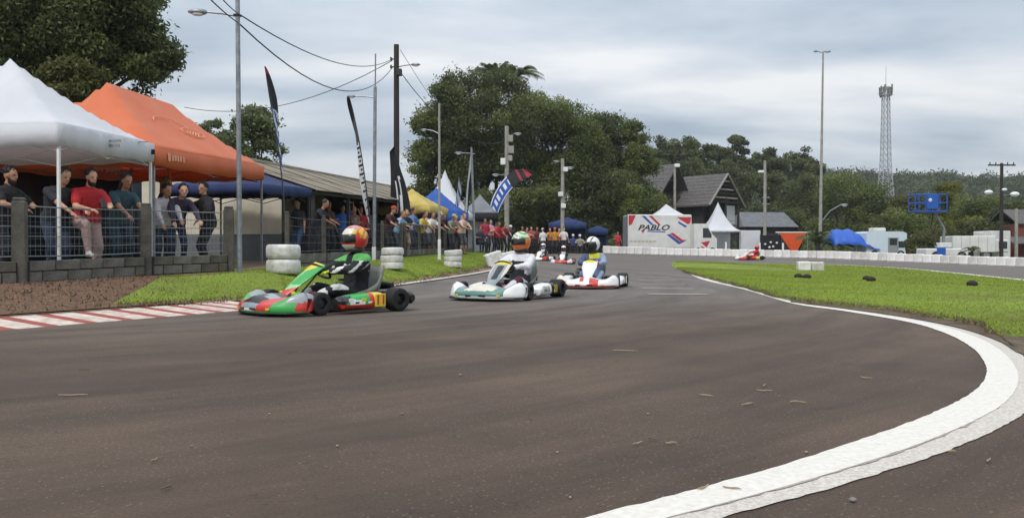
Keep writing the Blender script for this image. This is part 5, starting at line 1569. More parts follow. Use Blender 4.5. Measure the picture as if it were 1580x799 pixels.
def person(label, loc, face, key, pose, top, leg, skin=0, hair='black', shoe='2b2b2e', hand=None, lod=1, voxel=.03, style='short', beard=False, cap=None, scale=1.0, group=None, acc=None, remap=None):
    """a person: body is one continuous mesh; hair, beard, cap, eyes are its children. face: heading angle of +x"""
    me, keys = body(key, pose, lod, voxel, remap)
    o = bpy.data.objects.new('person', me); COL.objects.link(o)
    o.location = loc; o.rotation_euler = (0, 0, face); o.scale = (scale,)*3
    ms = [SKIN[skin], cloth(top), cloth(leg), cloth(shoe), cloth(hand) if hand else SKIN[skin]] + [cloth(a) for a in (acc or ())]
    for i in range(len(SLOTS)):
        o.material_slots[i].link = 'OBJECT'
        o.material_slots[i].material = ms[i] if i < len(ms) else ms[1]
    tag(o, label, 'person', group)
    if hair:
        k = ('hair', key, style)
        if k not in BODY:
            h = hair_mesh(keys, style, lod).build('hair', HAIR[hair], None, smooth=60); BODY[k] = h.data; h.data.materials.clear(); h.data.materials.append(None); bpy.data.objects.remove(h)
        h = bpy.data.objects.new('hair', BODY[k]); COL.objects.link(h); h.parent = o
        h.material_slots[0].link = 'OBJECT'; h.material_slots[0].material = HAIR[hair]
    if beard: beard_mesh(keys).build('beard', HAIR[hair or 'black'], o, smooth=60)
    if cap:
        cap_mesh(keys).build('cap', cloth(cap), o, smooth=60)
    if lod == 0:
        for sg in (-1, 1):
            MB().ell(keys['head'] + keys['Mh'] @ Vector((.079, sg*.030, .012)), (.012, .015, .009), 8, 6, M=keys['Mh']).build('eye', M_EYE, o)
    return o, keys

# ---------------------------------------------------------------- near spectators leaning on the fence
NG = 'spectators at the near fence'
def on_g(px, Y): X = PX(px, Y); return (X, Y, gz(X, Y))
HV = .0135
FACE = R(-52)      # most look down the track towards the karts (right, slightly nearer)
# local wrist targets: x forward
person('bearded man in black T-shirt resting his arms on the left fence post', on_g(8, 10.9), R(-12), 'n1', dict(lean=.10, lw=(.40, .10, 1.16), rw=(.42, -.10, 1.10), le=(-.2, .8, -.4), re=(.2, -.7, -.6), hyaw=.15, hpitch=.1, build=1.12, neck_fwd=.04, curl=1.1), '17181a', '1d2026', 1, 'black', lod=0, voxel=HV, beard=True, group=NG, scale=.90)
person('man in charcoal T-shirt with bowed head, arms over the fence behind the white tent leg', on_g(84, 11.75), R(-30), 'n2', dict(lean=.30, lw=(.55, .16, 1.06), rw=(.58, -.06, 1.0), le=(-.1, .6, -.9), re=(.0, -.5, -.9), hyaw=-.05, hpitch=.42, neck_fwd=.09, build=1.1, curl=.8), '2b2f34', '2f3d52', 0, 'brown', lod=0, voxel=HV, group=NG, scale=.94)
p3, k3 = person('bearded man in red T-shirt and pale trousers with one foot up on the wall', on_g(133, 11.95), R(-36), 'n3', dict(lean=.20, lw=(.50, .12, 1.14), rw=(.46, -.16, 1.08), le=(.1, .6, -.9), re=(.0, -.6, -.9), hyaw=.10, hpitch=.15, neck_fwd=.05, build=1.2, curl=1.2, rf=(.40, -.16, .42), rk=(1, -.35, .6), legs='long'), 'b8232b', 'b79a93', 0, 'black', shoe='c9c6c4', lod=0, voxel=HV, beard=True, group=NG, scale=.93)
person('person in teal shirt with long dark hair, right of the red T-shirt', on_g(184, 12.9), R(-34), 'n4', dict(lean=.26, lw=(.56, .10, 1.06), rw=(.52, -.14, 1.0), le=(-.1, .6, -.9), re=(.0, -.5, -.9), hyaw=.05, hpitch=.3, neck_fwd=.07, build=1.05, female=True, curl=.8), '33505a', '24404f', 1, 'black', lod=0, voxel=HV, style='long', group=NG, scale=.94)
person('woman with long fair hair raising an arm under the orange tent', on_g(252, 15.2), R(10), 'n5', dict(lean=.05, lw=(.05, .24, 1.86), rw=(.25, -.2, 1.05), le=(.1, .9, .2), re=(-.3, -.5, -.4), hyaw=.3, build=.95, female=True), '2c2a30', '2b3340', 1, 'fair', lod=0, voxel=.016, style='long', group=NG)
person('youth in dark plaid jacket leaning over the fence with face turned to the track', on_g(272, 14.5), R(-48), 'n6', dict(lean=.46, lw=(.66, .22, .92), rw=(.60, -.24, .88), le=(.1, .9, -.4), re=(.0, -.9, -.3), hyaw=-.2, hpitch=.05, neck_fwd=.10, build=.92, sleeve='long', puff=.012, headlift=-.02), '3a2f45', '27344a', 0, 'black', lod=0, voxel=.016, group=NG, scale=.93)
person('person in white and red jacket squeezed behind the tent leg beside the youth', on_g(249, 14.3), R(-40), 'n7', dict(lean=.30, lw=(.56, .12, .98), rw=(.5, -.2, .86), le=(0, .8, -.6), re=(0, -.8, -.6), hyaw=.1, hpitch=.2, neck_fwd=.06, sleeve='long', puff=.015), 'c9c4c6', '2a3346', 1, 'black', lod=0, voxel=.018, group=NG, acc=['9c3a3f'], scale=.9)
person('man in black hooded jacket reaching an arm out along the fence', on_g(322, 14.9), R(-150), 'n8', dict(lean=.12, lw=(.25, .34, .98), rw=(.60, -.12, 1.10), le=(-.4, .8, -.3), re=(-.2, -.7, -.5), hyaw=.7, build=1.12, sleeve='long', puff=.018), '15161a', '202329', 1, 'black', lod=0, voxel=.016, style='short', group=NG, scale=.93)
# phone in the hands of the man in red
wr = p3.matrix_basis @ ((k3['wr1'] + k3['wr-1'])/2 + Vector((.10, 0, .06)))
ph = MB().cbox((0, 0, 0), (.012, .075, .15), .004, M=Matrix.Rotation(-.5, 3, 'Y')).build('phone', mat('phone_black', hexc('17181b'), .2), None, tuple(wr), R(-36), 0, 'dark phone held by the man in the red T-shirt', 'phone')

# ---------------------------------------------------------------- mid crowd along the fence and under the shed
MP = {
 'm_lean': dict(lean=.32, lw=(.55, .18, 1.04), rw=(.55, -.16, 1.02), le=(-.1, .7, -.7), re=(0, -.7, -.7), hpitch=.15, neck_fwd=.07),
 'm_lean2': dict(lean=.20, lw=(.50, .06, 1.10), rw=(.48, -.06, 1.08), le=(-.1, .9, -.5), re=(0, -.9, -.5), hyaw=-.3, neck_fwd=.05, legs='short', build=1.08),
 'm_stand': dict(lean=.03, lw=(.08, .30, .84), rw=(.22, -.16, 1.14), re=(-.5, -.6, -.5), hyaw=.25),
 'm_phone': dict(lean=.02, lw=(.42, .12, 1.55), rw=(.40, -.02, 1.52), le=(.0, .7, -.7), re=(0, -.7, -.7), legs='short'),
 'm_cross': dict(lean=-.02, lw=(.22, -.12, 1.14), rw=(.24, .10, 1.18), le=(-.1, .9, -.6), re=(-.1, -.9, -.6), female=True, build=.95),
 'm_raise': dict(lean=.0, lw=(.30, .22, 1.78), rw=(.1, -.28, .9), le=(.3, .8, -.3), re=(-.5, -.5, -.3)),
 'm_jacket': dict(lean=.15, lw=(.45, .1, 1.06), rw=(.42, -.1, 1.04), le=(-.1, .8, -.5), re=(0, -.8, -.5), sleeve='long', puff=.015, build=1.05),
 'm_sit': dict(hip=(0, 0, .50), lean=.15, lw=(.40, .18, .72), rw=(.42, -.14, .74), lf=(.45, .14, .08), rf=(.42, -.14, .08), lk=(1, .1, 1), rk=(1, -.1, 1), le=(-.3, .6, -.3), re=(-.3, -.6, -.3)),
}
MG = 'spectators along the mid fence'
mid = [ # px, Y, pose, face, top, leg, skin, hair, cap, shoe, label
 (597, 27.2, 'm_lean', -25, '4a2228', '2a2a30', 0, 'brown', 'b5482c', 'man in maroon shirt and orange cap leaning on the mid fence, leftmost of its crowd'),
 (613, 28.2, 'm_lean', -30, '8fb6d6', '3c4656', 0, 'fair', None, 'man in light blue shirt leaning on the rail beside the maroon shirt'),
 (624, 28.6, 'm_lean2', -55, '22262e', 'b8a487', 0, 'brown', None, 'man in dark top and khaki shorts at the mid fence'),
 (634, 29.4, 'm_jacket', -20, '5d7fae', '2c313c', 1, 'black', None, 'person in blue striped jacket right of the khaki shorts'),
 (648, 29.8, 'm_lean', -40, 'd8bb3a', '2a2c30', 1, 'black', None, 'person in yellow shirt leaning on the mid fence'),
 (657, 31.0, 'm_cross', -50, 'd0a3a8', '33333b', 0, 'brown', None, 'woman in pink top behind the rail right of the yellow shirt'),
 (664, 30.6, 'm_lean2', -45, 'd9d7d6', '4a4f58', 1, 'black', None, 'man in white shirt and shorts at the mid fence'),
 (671, 31.5, 'm_lean', -35, '6b3a33', '2a2c33', 0, 'brown', 'c2b8a2', 'person in rust-brown shirt and pale cap left of the thin lamp post'),
 (694, 33.4, 'm_lean', -45, '7d8a7c', '3a3d42', 1, 'black', 'a9b09a', 'person in grey-green shirt and pale green cap right of the thin lamp post'),
 (703, 34.2, 'm_cross', -60, 'a6484f', '2c2e36', 0, 'brown', None, 'woman in dark red top at the far fence'),
 (712, 34.0, 'm_lean2', -40, 'd3b3a4', '565a60', 0, 'fair', None, 'man in pale pink shirt with bare legs at the far fence'),
 (748, 40.2, 'm_stand', -70, 'b2354a', '30323a', 1, 'black', None, 'person in crimson shirt in front of the white tent wall'),
 (757, 41.0, 'm_cross', -60, 'd88a98', '3a3c44', 0, 'black', None, 'woman in pink shirt between the crimson and red shirts'),
 (766, 41.5, 'm_lean', -60, 'c02f3c', '2a2d35', 1, 'brown', None, 'person in bright red shirt at the far fence below the leaning feather flag'),
 (776, 42.0, 'm_lean', -60, '8e2f3b', '2b2e36', 0, 'brown', None, 'person in wine-red shirt right of the leaning feather flag foot'),
 (788, 42.6, 'm_stand', -95, '1f2126', '26282e', 1, 'black', 'e4e4e2', 'man in black shirt and white cap at the end of the far fence'),
 (739, 39.6, 'm_sit', -60, '2a3145', '262a33', 1, 'black', None, 'person in navy sitting low before the white tent wall'),
 (528, 25.6, 'm_raise', -40, '2f66b8', '3d5f8d', 1, 'black', None, 'man in bright blue shirt raising one arm under the shed'),
 (546, 26.8, 'm_cross', -45, '8c6b5e', '33353c', 0, 'brown', None, 'woman with folded arms just right of the blue shirt under the shed'),
 (556, 27.6, 'm_stand', -60, 'c0323a', '25272d', 1, 'black', None, 'person in red shirt beside the black lettered flag'),
 (488, 21.6, 'm_lean', -10, '24272c', '2e3138', 1, 'black', None, 'man in dark clothes resting on the shed fence'),
 (461, 22.4, 'm_stand', -120, '262a31', '3a5687', 1, 'black', None, 'person in dark top and blue jeans in the shed shade near the thick tyres'),
]
for (px, Y, ps, fa, tp, lg, sk, hr, cp, lab) in mid:
    person(lab, on_g(px, Y), R(fa), ps, MP[ps], tp, lg, sk, hr, lod=1, voxel=.027, cap=cp, group=MG, scale=random.uniform(.94, 1.02), style='short' if not MP[ps].get('female') else 'long')
extra = [
 (604, 29.2, 'm_stand', -60, '30343c', '2a2c33', 1, 'black', None, 'man in dark grey shirt standing behind the maroon and light blue shirts'),
 (619, 30.2, 'm_phone', -50, 'a8563f', '3a3d45', 0, 'brown', None, 'person in terracotta shirt holding a phone up behind the mid crowd'),
 (630, 31.2, 'm_stand', -70, 'cfd3d8', '2b2e38', 1, 'black', None, 'person in pale grey shirt in the second row left of the yellow shirt'),
 (641, 31.6, 'm_cross', -60, '343a55', '33363f', 0, 'brown', None, 'woman in navy top in the second row behind the yellow shirt'),
 (652, 32.4, 'm_stand', -50, '8c3038', '2c2e36', 1, 'black', 'd8d5cf', 'person in wine shirt and off-white cap in the second row'),
 (668, 33.0, 'm_phone', -60, '6f7b4a', '35373d', 1, 'black', None, 'person in olive shirt holding a phone behind the rail'),
 (686, 34.6, 'm_stand', -70, '3b4049', '2a2c33', 0, 'grey', None, 'person in charcoal shirt just right of the thin lamp post'),
 (700, 36.0, 'm_lean', -60, 'b5a18e', '44474f', 1, 'brown', None, 'person in sand-coloured shirt at the far fence behind the dark red top'),
 (507, 24.5, 'm_cross', -40, '55463f', '2c2d33', 1, 'black', None, 'woman in brown top standing in the shade under the shed'),
 (540, 27.5, 'm_phone', -55, '2a2c31', '3b3e46', 0, 'black', None, 'man in black shirt lifting a phone under the shed behind the blue shirt'),
 (567, 28.6, 'm_stand', -60, '4c5a6e', '2a2c33', 0, 'brown', None, 'person in slate blue shirt right of the black lettered flag'),
]
for (px, Y, ps, fa, tp, lg, sk, hr, cp, lab) in extra:
    person(lab, on_g(px, Y), R(fa), ps, MP[ps], tp, lg, sk, hr, lod=1, voxel=.027, cap=cp, group=MG, scale=random.uniform(.96, 1.04), style='short' if not MP[ps].get('female') else 'long')
FG = 'spectators at the far end'
far = [
 (806, 52, 'm_lean', -90, '6d3a3c', '2a2529', 1, 'black', None, 'person in dull red shirt, leftmost of the far crowd by the grove'),
 (813, 53, 'm_stand', -80, '8a5a50', '2a2529', 0, 'brown', None, 'person in brick-brown shirt second in the far crowd'),
 (820, 52.4, 'm_cross', -90, 'a44a4c', '2c2a30', 0, 'black', None, 'woman in red top third in the far crowd'),
 (828, 53, 'm_lean', -85, '7c4a44', '2c2a30', 1, 'brown', None, 'person in brown-red shirt left of the white shirted man'),
 (838, 50, 'm_stand', 120, 'e2e2e0', '3d4a58', 1, 'black', 'e0dedb', 'man in white shirt and cap standing alone before the far crowd'),
 (849, 53.2, 'm_lean', -95, 'd28a4c', '33303a', 0, 'brown', None, 'person in pale orange shirt right of the white shirted man'),
 (856, 52.6, 'm_stand', -90, 'c98c3a', '2b2d35', 1, 'black', 'd06a3a', 'person in amber shirt and orange cap in the far crowd'),
 (863, 53.4, 'm_cross', -100, 'd35f3e', '2a2d36', 0, 'brown', None, 'woman in orange-red top in the far crowd'),
 (870, 53.0, 'm_stand', -90, 'e0ddd8', '2b2d35', 0, 'black', None, 'person in off-white shirt at the right end of the far crowd'),
 (884, 55.5, 'm_sit', -90, '3a4a8a', '24262e', 1, 'grey', 'e6e6e6', 'seated person in blue with white cap by the navy awning'),
 (895, 55.0, 'm_sit', -100, '9a9488', '2d2f36', 0, 'grey', 'e9e9e7', 'seated person in grey with white cap right of the blue one'),
 (953, 63.6, 'm_stand', -90, 'c4303a', '8c2730', 1, 'black', None, 'person all in red standing beside the lettered trailer'),
]
for (px, Y, ps, fa, tp, lg, sk, hr, cp, lab) in far:
    person(lab, on_g(px, Y), R(fa), ps, MP[ps], tp, lg, sk, hr, lod=1, voxel=.027, cap=cp, group=FG, scale=random.uniform(.95, 1.02))
# ================================================================== KARTS
M_RUB = mat('tyre_rubber', hexc('1e1e20'), .75, scale=14, col2=hexc('151516'), bump=.2, bscale=60)
M_RIM = mat('rim_dark', hexc('3a3b3d'), .35, metal=.7)
M_TUBE = mat('chassis_tube', hexc('3a3d40'), .4, metal=.5)
M_BLKP = mat('black_plastic', hexc('1a1b1d'), .45, scale=8, col2=hexc('121314'))
M_SEAT = mat('seat_fibreglass', hexc('8f9388'), .5, scale=7, col2=hexc('7a7e74'))
M_ENG = mat('engine_metal', hexc('5b5d5e'), .5, scale=10, col2=hexc('3a3b3c'), metal=.5)
M_GLASSD = mat('visor_dark', hexc('16181c'), .12, spec=.8)
def paint(h): return mat('paint_' + h, hexc(h), .38, .10, 6, coat=.3)
GR, RD, YL, WH, SV, BK, OR, NV, TE, PK, CR = [paint(h) for h in ('35a04a', 'c4322a', 'd6c233', 'e3e3e0', '8f979b', '1c1d20', 'd8722c', '2b3550', '4f7f74', 'c98a92', 'd9d2c2')]

def refine(ring, k=3, closed=True):
    n = len(ring); out = []
    for i in range(n if closed else n - 1):
        a, b_, c, d = (ring[(i + o) % n] if closed else ring[min(max(i + o, 0), n - 1)] for o in (-1, 0, 1, 2))
        for q in range(k):
            t_ = q/k
            out.append(.5*((2*b_) + (c - a)*t_ + (2*a - 5*b_ + 4*c - d)*t_*t_ + (3*b_ - a - 3*c + d)*t_**3))
    if not closed: out.append(ring[-1])
    return out
def wheel(parent, x, y, r, w):
    t = bpy.data.objects.new('wheel', None); COL.objects.link(t); t.parent = parent; t.location = (x, y, r); t.empty_display_size = .1
    k = (r, w)
    if k not in BODY:
        h = w/2; s_ = .03
        a = MB().lathe([(r*.50, -h*.96), (r*.80, -h), (r*.93, -h*.93), (r, -h*.72), (r*1.003, 0), (r, h*.72), (r*.93, h*.93), (r*.80, h), (r*.50, h*.96)], 28, 'Y', closed=True).build('tyre', M_RUB, None, smooth=40)
        b_ = MB().lathe([(.018, -h*.7), (.05, -h*.7), (r*.42, -h*.55), (r*.52, -h*.95), (r*.55, -h*.98), (r*.48, -h*.5), (r*.48, h*.5), (r*.55, h*.98), (r*.52, h*.95), (r*.42, h*.4), (.05, h*.5), (.018, h*.55)], 20, 'Y')
        for q in range(3):
            an = 2*math.pi*q/3
            b_.ell((.038*math.cos(an), h*.52, .038*math.sin(an)), (.009, .009, .009), 6, 4)
        b_ = b_.build('rim', M_RIM, None, smooth=35)
        BODY[k] = (a.data, b_.data); bpy.data.objects.remove(a); bpy.data.objects.remove(b_)
    for nm_, d in zip(('tyre', 'rim'), BODY[k]):
        o = bpy.data.objects.new(nm_, d); COL.objects.link(o); o.parent = t
    return t

def kart(label, loc, heading, fair, panel, pod, number=None, numcol=(YL, BK), seat=M_SEAT, frame=M_TUBE, detail=True, group='racing karts', rear=M_BLKP, side_num=True, steer=0.0):
    """+x forward. fair(i,j), panel(i,j), pod(i,j) choose (material list index) for painted patches: each is (mats, fun(x,y,z)->index)"""
    K = thing('racing_kart', label, 'kart', loc, heading, group)
    def patch_build(mb, name, spec, parent=K, smooth=40, solid=0):
        mats, fun = spec
        o = mb.build(name, mats, parent, smooth=smooth)
        me = o.data
        for p in me.polygons:
            c = p.center; p.material_index = fun(c.x, c.y, c.z)
        if solid: o.modifiers.new('t', 'SOLIDIFY').thickness = solid
        return o
    # wheels
    wheel(K, 0, .57, .139, .21); wheel(K, 0, -.57, .139, .21)
    w1 = wheel(K, 1.05, .555, .130, .135); w2 = wheel(K, 1.05, -.555, .130, .135)
    w1.rotation_euler = (0, 0, steer); w2.rotation_euler = (0, 0, steer)
    # chassis
    mb = MB()
    for s_ in (-1, 1):
        mb.tube([(-.10, s_*.30, .075), (.35, s_*.33, .055), (.75, s_*.26, .05), (1.0, s_*.30, .06), (1.22, s_*.20, .06), (1.30, s_*.08, .06)], .016, 8)
        mb.tube([(.28, s_*.33, .06), (.30, s_*.56, .07), (.80, s_*.56, .07), (.82, s_*.28, .06)], .011, 6)
        mb.tube([(1.05, s_*.30, .09), (1.05, s_*.50, .125)], .018, 8)
        mb.tube([(1.20, s_*.20, .06), (1.34, s_*.22, .07), (1.36, s_*.10, .07)], .010, 6)
        mb.tube([(1.18, s_*.18, .06), (1.28, s_*.20, .18), (1.30, s_*.05, .19), (1.30, 0, .19)], .009, 6)
        mb.tube([(-.06, s_*.26, .09), (-.19, s_*.28, .12), (-.20, s_*.5, .13)], .013, 6)
    mb.tube([(.02, -.31, .07), (.02, .31, .07)], .016, 8); mb.tube([(.55, -.29, .05), (.55, .29, .05)], .014, 8); mb.tube([(1.08, -.28, .06), (1.08, .28, .06)], .014, 8)
    mb.build('chassis', frame, K)
    MB().tube([(0, -.62, .139), (0, .62, .139)], .021, 10).build('rear_axle', M_RIM, K)
    MB().lathe([(.02, -.006), (.095, -.006), (.095, .006), (.02, .006)], 18, 'Y', (0, -.17, .139)).build('brake_disc', M_RIM, K, smooth=30)
    MB().add([(.48, -.25, .045), (1.22, -.2, .045), (1.22, .2, .045), (.48, .25, .045), (.48, -.25, .037), (1.22, -.2, .037), (1.22, .2, .037), (.48, .25, .037)], [(0,1,2,3),(7,6,5,4),(0,4,5,1),(1,5,6,2),(2,6,7,3),(3,7,4,0)]).build('floor_tray', M_RIM, K, smooth=0)
    # front fairing: lofted across the kart
    rings = []
    ys = np.linspace(-.62, .62, 81)
    for y in ys:
        a = abs(y)/.62
        xf = 1.63 - .035*a - .30*a**3.2
        top = .200 + .030*math.cos(a*math.pi*2.0)*(1 if a < .95 else .8) + .035*math.exp(-((a - .82)/.14)**2)
        xb = 1.17 - .04*a
        k = 1.0 if a < .93 else math.sqrt(max(0, 1 - ((a - .93)/.08)**2))*.6 + .4
        zc = .10
        prof = [(xf - .05, .030), (xf - .008, .045), (xf, .085), (xf - .015, .125), (xf - .07, top*.86), (xf - .15, top*.98), (xb + .10, top + .01), (xb, top - .02), (xb - .01, top - .10), (xb + .03, .05), (xb + .12, .028)]
        rings.append(refine([Vector((px_*k + (1 - k)*1.24, y, zc + (pz_ - zc)*k)) for px_, pz_ in prof], 3))
    patch_build(MB().loft(rings), 'front_fairing', fair)
    # front lip
    MB().tube([(1.22, .62, .04), (1.45, .54, .035), (1.595, .25, .032), (1.615, 0, .032), (1.595, -.25, .032), (1.45, -.54, .035), (1.22, -.62, .04)], .012, 6).build('front_bumper', M_BLKP, K)
    # front panel (number panel before the steering wheel)
    rings = []
    for i in range(43):
        t_ = i/42
        x = 1.235 - .475*t_ - .05*math.sin(t_*math.pi); z = .215 + .375*t_ + .045*math.sin(t_*math.pi)
        w_ = (.075 + .075*min(1, t_*2.2)) * (1 if t_ < .86 else math.sqrt(max(.02, 1 - ((t_ - .86)/.145)**2)))
        rings.append([Vector((x - .055*(q*q)*(.4 + t_), q*w_, z - .03*q*q)) for q in np.linspace(-1, 1, 31)])
    patch_build(MB().loft(rings, closed=False, caps=False), 'front_panel', panel, solid=.012)
    # side pods
    for s_ in (-1, 1):
        rings = []
        for i in range(49):
            t_ = i/48; x = .215 + .60*t_
            hgt = .215 + .02*math.sin(t_*3) - .05*t_; out_ = .665 - .03*t_ - (.05 if t_ > .92 else 0); inn = .40 + .02*t_
            e_ = 1.0 if .06 < t_ < .94 else .82
            zc, yc = .15, (out_ + inn)/2
            prof = [(inn, .07), (inn + .05, .052), (out_ - .05, .052), (out_, .085), (out_ + .006, .14), (out_ - .012, hgt - .02), (out_ - .06, hgt + .012), (inn + .06, hgt + .015), (inn, hgt - .03)]
            rings.append(refine([Vector((x, s_*(yc + (py_ - yc)*e_), zc + (pz_ - zc)*e_)) for py_, pz_ in prof], 3))
        if s_ < 0: rings = [r[::-1] for r in rings]
        p_ = patch_build(MB().loft(rings), 'side_pod', pod)
        if number and side_num:
            q = MB().cbox((.305, s_*.676, .145), (.145, .012, .15), .004).build('number_plate', numcol[0], p_, smooth=0)
            text_mesh(number, .15, 'numeral', numcol[1], p_, frame_M((.305, s_*.684, .145), (-s_, 0, 0), (0, 0, 1)), ext=.002, bold=.004)
        for k in range(4 if detail else 0):      # small stickers on the outer face
            xx = (.43 + .085*k) ; MB().cbox((xx, s_*(.667 - .05*(xx - .215)), .125 + .03*(k % 2)), (.065, .012, .022 + .012*(k % 2)), .002).build('sticker', (WH, YL, BK, WH)[k], p_, smooth=0)
    if detail:
        for (y_, z_, w_) in ((-.12, .075, .10), (.10, .078, .12), (.33, .08, .08), (-.33, .08, .08)):
            a = abs(y_)/.62; xf = 1.63 - .035*a - .30*a**3.2
            MB().cbox((xf - .002, y_, z_), (.012, w_, .026), .003, 0 if abs(y_) < .2 else -math.copysign(.16, y_)*-1).build('sticker', (WH, BK, WH, YL)[int(abs(y_)*10) % 4], K, smooth=0)
    # seat
    rings = []
    for i in range(13):
        t_ = i/12
        x = .56 - .60*t_ if t_ < .5 else .26 - .30*(t_ - .5)/.5
        z = .075 + .02*(1 - t_)*2 if t_ < .45 else .075 + .43*((t_ - .45)/.55)**1.25
        x = .55 - .62*min(t_/.62, 1)**.95 if t_ < .62 else -.07 - .09*(t_ - .62)/.38 + 0
        z = .06 if t_ < .35 else .06 + .47*((t_ - .35)/.65)**1.35
        hw_ = .19 + .02*math.sin(t_*3); sideh = .04 + .16*math.sin(min(1, t_*1.25)*math.pi*.9)
        nx, nz = (0, 1) if t_ < .3 else (min(1, (t_ - .3)*1.9), 1 - min(.75, (t_ - .3)*1.2))
        rings.append([Vector((x + nx*sideh*abs(q)**3, hw_*(q if abs(q) < .8 else math.copysign(.8 + (abs(q) - .8)*.6, q))/.92, z + nz*sideh*abs(q)**3)) for q in np.linspace(-1, 1, 13)])
    o = MB().loft(rings, closed=False, caps=False).build('seat', seat, K, smooth=60); o.modifiers.new('t', 'SOLIDIFY').thickness = .012
    # steering
    c = Vector((.70, 0, .485)); ax = Vector((-.62, 0, .78)).normalized(); sx = Vector((0, 1, 0)); sy = ax.cross(sx)
    st = MB().tube([(1.08, 0, .09), c], .011, 8).build('steering_column', M_TUBE, K)
    mb = MB(); mb.tube([c + sx*math.cos(a)*.145 + sy*math.sin(a)*(.145 if math.sin(a) > -.5 else .125) for a in np.linspace(0, 2*math.pi, 25)], .0155, 8)
    for a in (.1, math.pi - .1, -math.pi/2): mb.tube([c, c + sx*math.cos(a)*.14 + sy*math.sin(a)*.13], .011, 6)
    mb.build('steering_wheel', M_BLKP, K, smooth=60)
    if detail:
        for s_ in (-1, 1): MB().tube([(1.0, s_*.10, .05), (1.13, s_*.13, .16), (1.14, s_*.18, .17)], .009, 6).build('pedal', M_TUBE, K)
        MB().cbox((.78, 0, .13), (.24, .17, .15), .03).build('fuel_tank', CR, K, smooth=0)
        # engine on the right: block, fins, exhaust, air box
        e_ = MB().cbox((.17, -.33, .16), (.20, .15, .17), .02).build('engine', M_ENG, K, smooth=0)
        for k in range(5): MB().cbox((.17, -.33, .255 + .018*k), (.155 - .008*k, .135, .008), .002).build('cooling_fin', M_ENG, e_, smooth=0)
        MB().cbox((.17, -.33, .36), (.09, .09, .035), .012).build('cylinder_head', M_ENG, e_, smooth=0)
        MB().tube([(.10, -.36, .27), (-.02, -.33, .31), (-.16, -.22, .30), (-.26, -.05, .285), (-.31, .08, .28)], [.022, .03, .052, .055, .04], 12).build('exhaust', M_BLKP, K, smooth=60)
        MB().cbox((.02, -.20, .345), (.30, .11, .10), .035).build('air_box', M_BLKP, K, smooth=0)
        MB().tube([(.17, -.30, .33), (.06, -.20, .345)], .025, 8).build('intake', M_BLKP, K)
        MB().cbox((.36, -.40, .20), (.05, .22, .28), .01).build('radiator', M_ENG, K, smooth=0) if False else None
    if detail:
        for s_ in (-1, 1):
            MB().tube([(1.10, s_*.06, .20), (1.02, s_*.10, .34), (.84, s_*.10, .46)], .008, 6).build('panel_stay', M_TUBE, K)
            MB().tube([(1.00, s_*.08, .12), (1.03, s_*.28, .12), (1.05, s_*.48, .13)], .008, 6).build('tie_rod', M_STEEL, K)
            MB().tube([(.24, s_*.56, .215), (.30, s_*.50, .24), (.70, s_*.50, .20)], .007, 6).build('fuel_hose' if s_ > 0 else 'cable', M_BLKP, K)
            MB().cbox((.02, s_*.30, .139), (.09, .035, .12), .012).build('axle_bearing', M_ENG, K, smooth=0)
        MB().cbox((.09, .26, .15), (.26, .02, .13), .008).build('chain_guard', M_BLKP, K, smooth=0)
        MB().cbox((.80, .0, .22), (.10, .06, .04), .015).build('tank_cap', RD, K, smooth=0)
    # rear bumper
    rings = []
    for y in np.linspace(-.66, .66, 17):
        a = abs(y)/.66
        x = -.235 + .05*a**6; hh = .062 if a < .55 else .075; zc = .15
        k = 1 if a < .97 else .6
        rings.append([Vector((x + .06*math.cos(q)*k, y, zc + hh*math.sin(q)*1.0*k)) for q in np.linspace(0, 2*math.pi, 12, endpoint=False)])
    MB().loft(rings).build('rear_bumper', rear, K, smooth=50)
    return K

def helmet(o, keys, spec, visor=M_GLASSD, face_spec=None):
    """helmet as a child of its driver: shell, visor, spoiler"""
    h, Mh = keys['head'], keys['Mh']
    c = h + Mh @ Vector((-.004, 0, .025))
    mats, fun = spec
    def sp_(th, ph, k=1.0):
        # th: elevation, ph: azimuth (0 front)
        r = 1.0
        x = .168*math.cos(th)*math.cos(ph); y = .142*math.cos(th)*math.sin(ph); z = .163*math.sin(th)
        if th < 0 and math.cos(ph) > 0: x *= 1 + .16*min(1, -th*1.4)*math.cos(ph)      # chin bar
        if th > 0 and math.cos(ph) < 0: x *= 1.05
        return c + Mh @ (Vector((x, y, z))*k)
    nv, nu = 32, 64
    rings = [[sp_(-1.02 + (1.02 + 1.55)*i/nv, 2*math.pi*j/nu) for j in range(nu)] for i in range(nv + 1)]
    mb = MB().loft(rings)
    hm = mb.build('helmet', mats, o, smooth=60)
    Mi = Mh.inverted()
    for p in hm.data.polygons:
        q = Mi @ (p.center - c); p.material_index = fun(q.x, q.y, q.z)
    # visor
    rows = [[sp_(th, ph, 1.025) for ph in np.linspace(-1.25, 1.25, 17)] for th in np.linspace(-.30, .34, 6)]
    v = MB().loft(rows, closed=False, caps=False).build('visor', visor, hm, smooth=60); v.modifiers.new('t', 'SOLIDIFY').thickness = .006
    rows = [[c + Mh @ Vector((-.115 - .065*t_, y, .10 + .015*t_ + .03*(1 - (y/.09)**2)*(1 - t_))) for y in np.linspace(-.085, .085, 9)] for t_ in np.linspace(0, 1, 4)]
    s_ = MB().loft(rows, closed=False, caps=False).build('spoiler', mats[0], hm, smooth=60); s_.modifiers.new('t', 'SOLIDIFY').thickness = .008
    MB().loft([[c + Mh @ Vector((.085*math.cos(q)*k_, .085*math.sin(q)*k_, z)) for q in np.linspace(0, 2*math.pi, 16, endpoint=False)] for z, k_ in ((-.165, 1.25), (-.135, 1.35), (-.115, 1.2))]).build('neck_brace', M_BLKP, hm, smooth=60)
    return hm

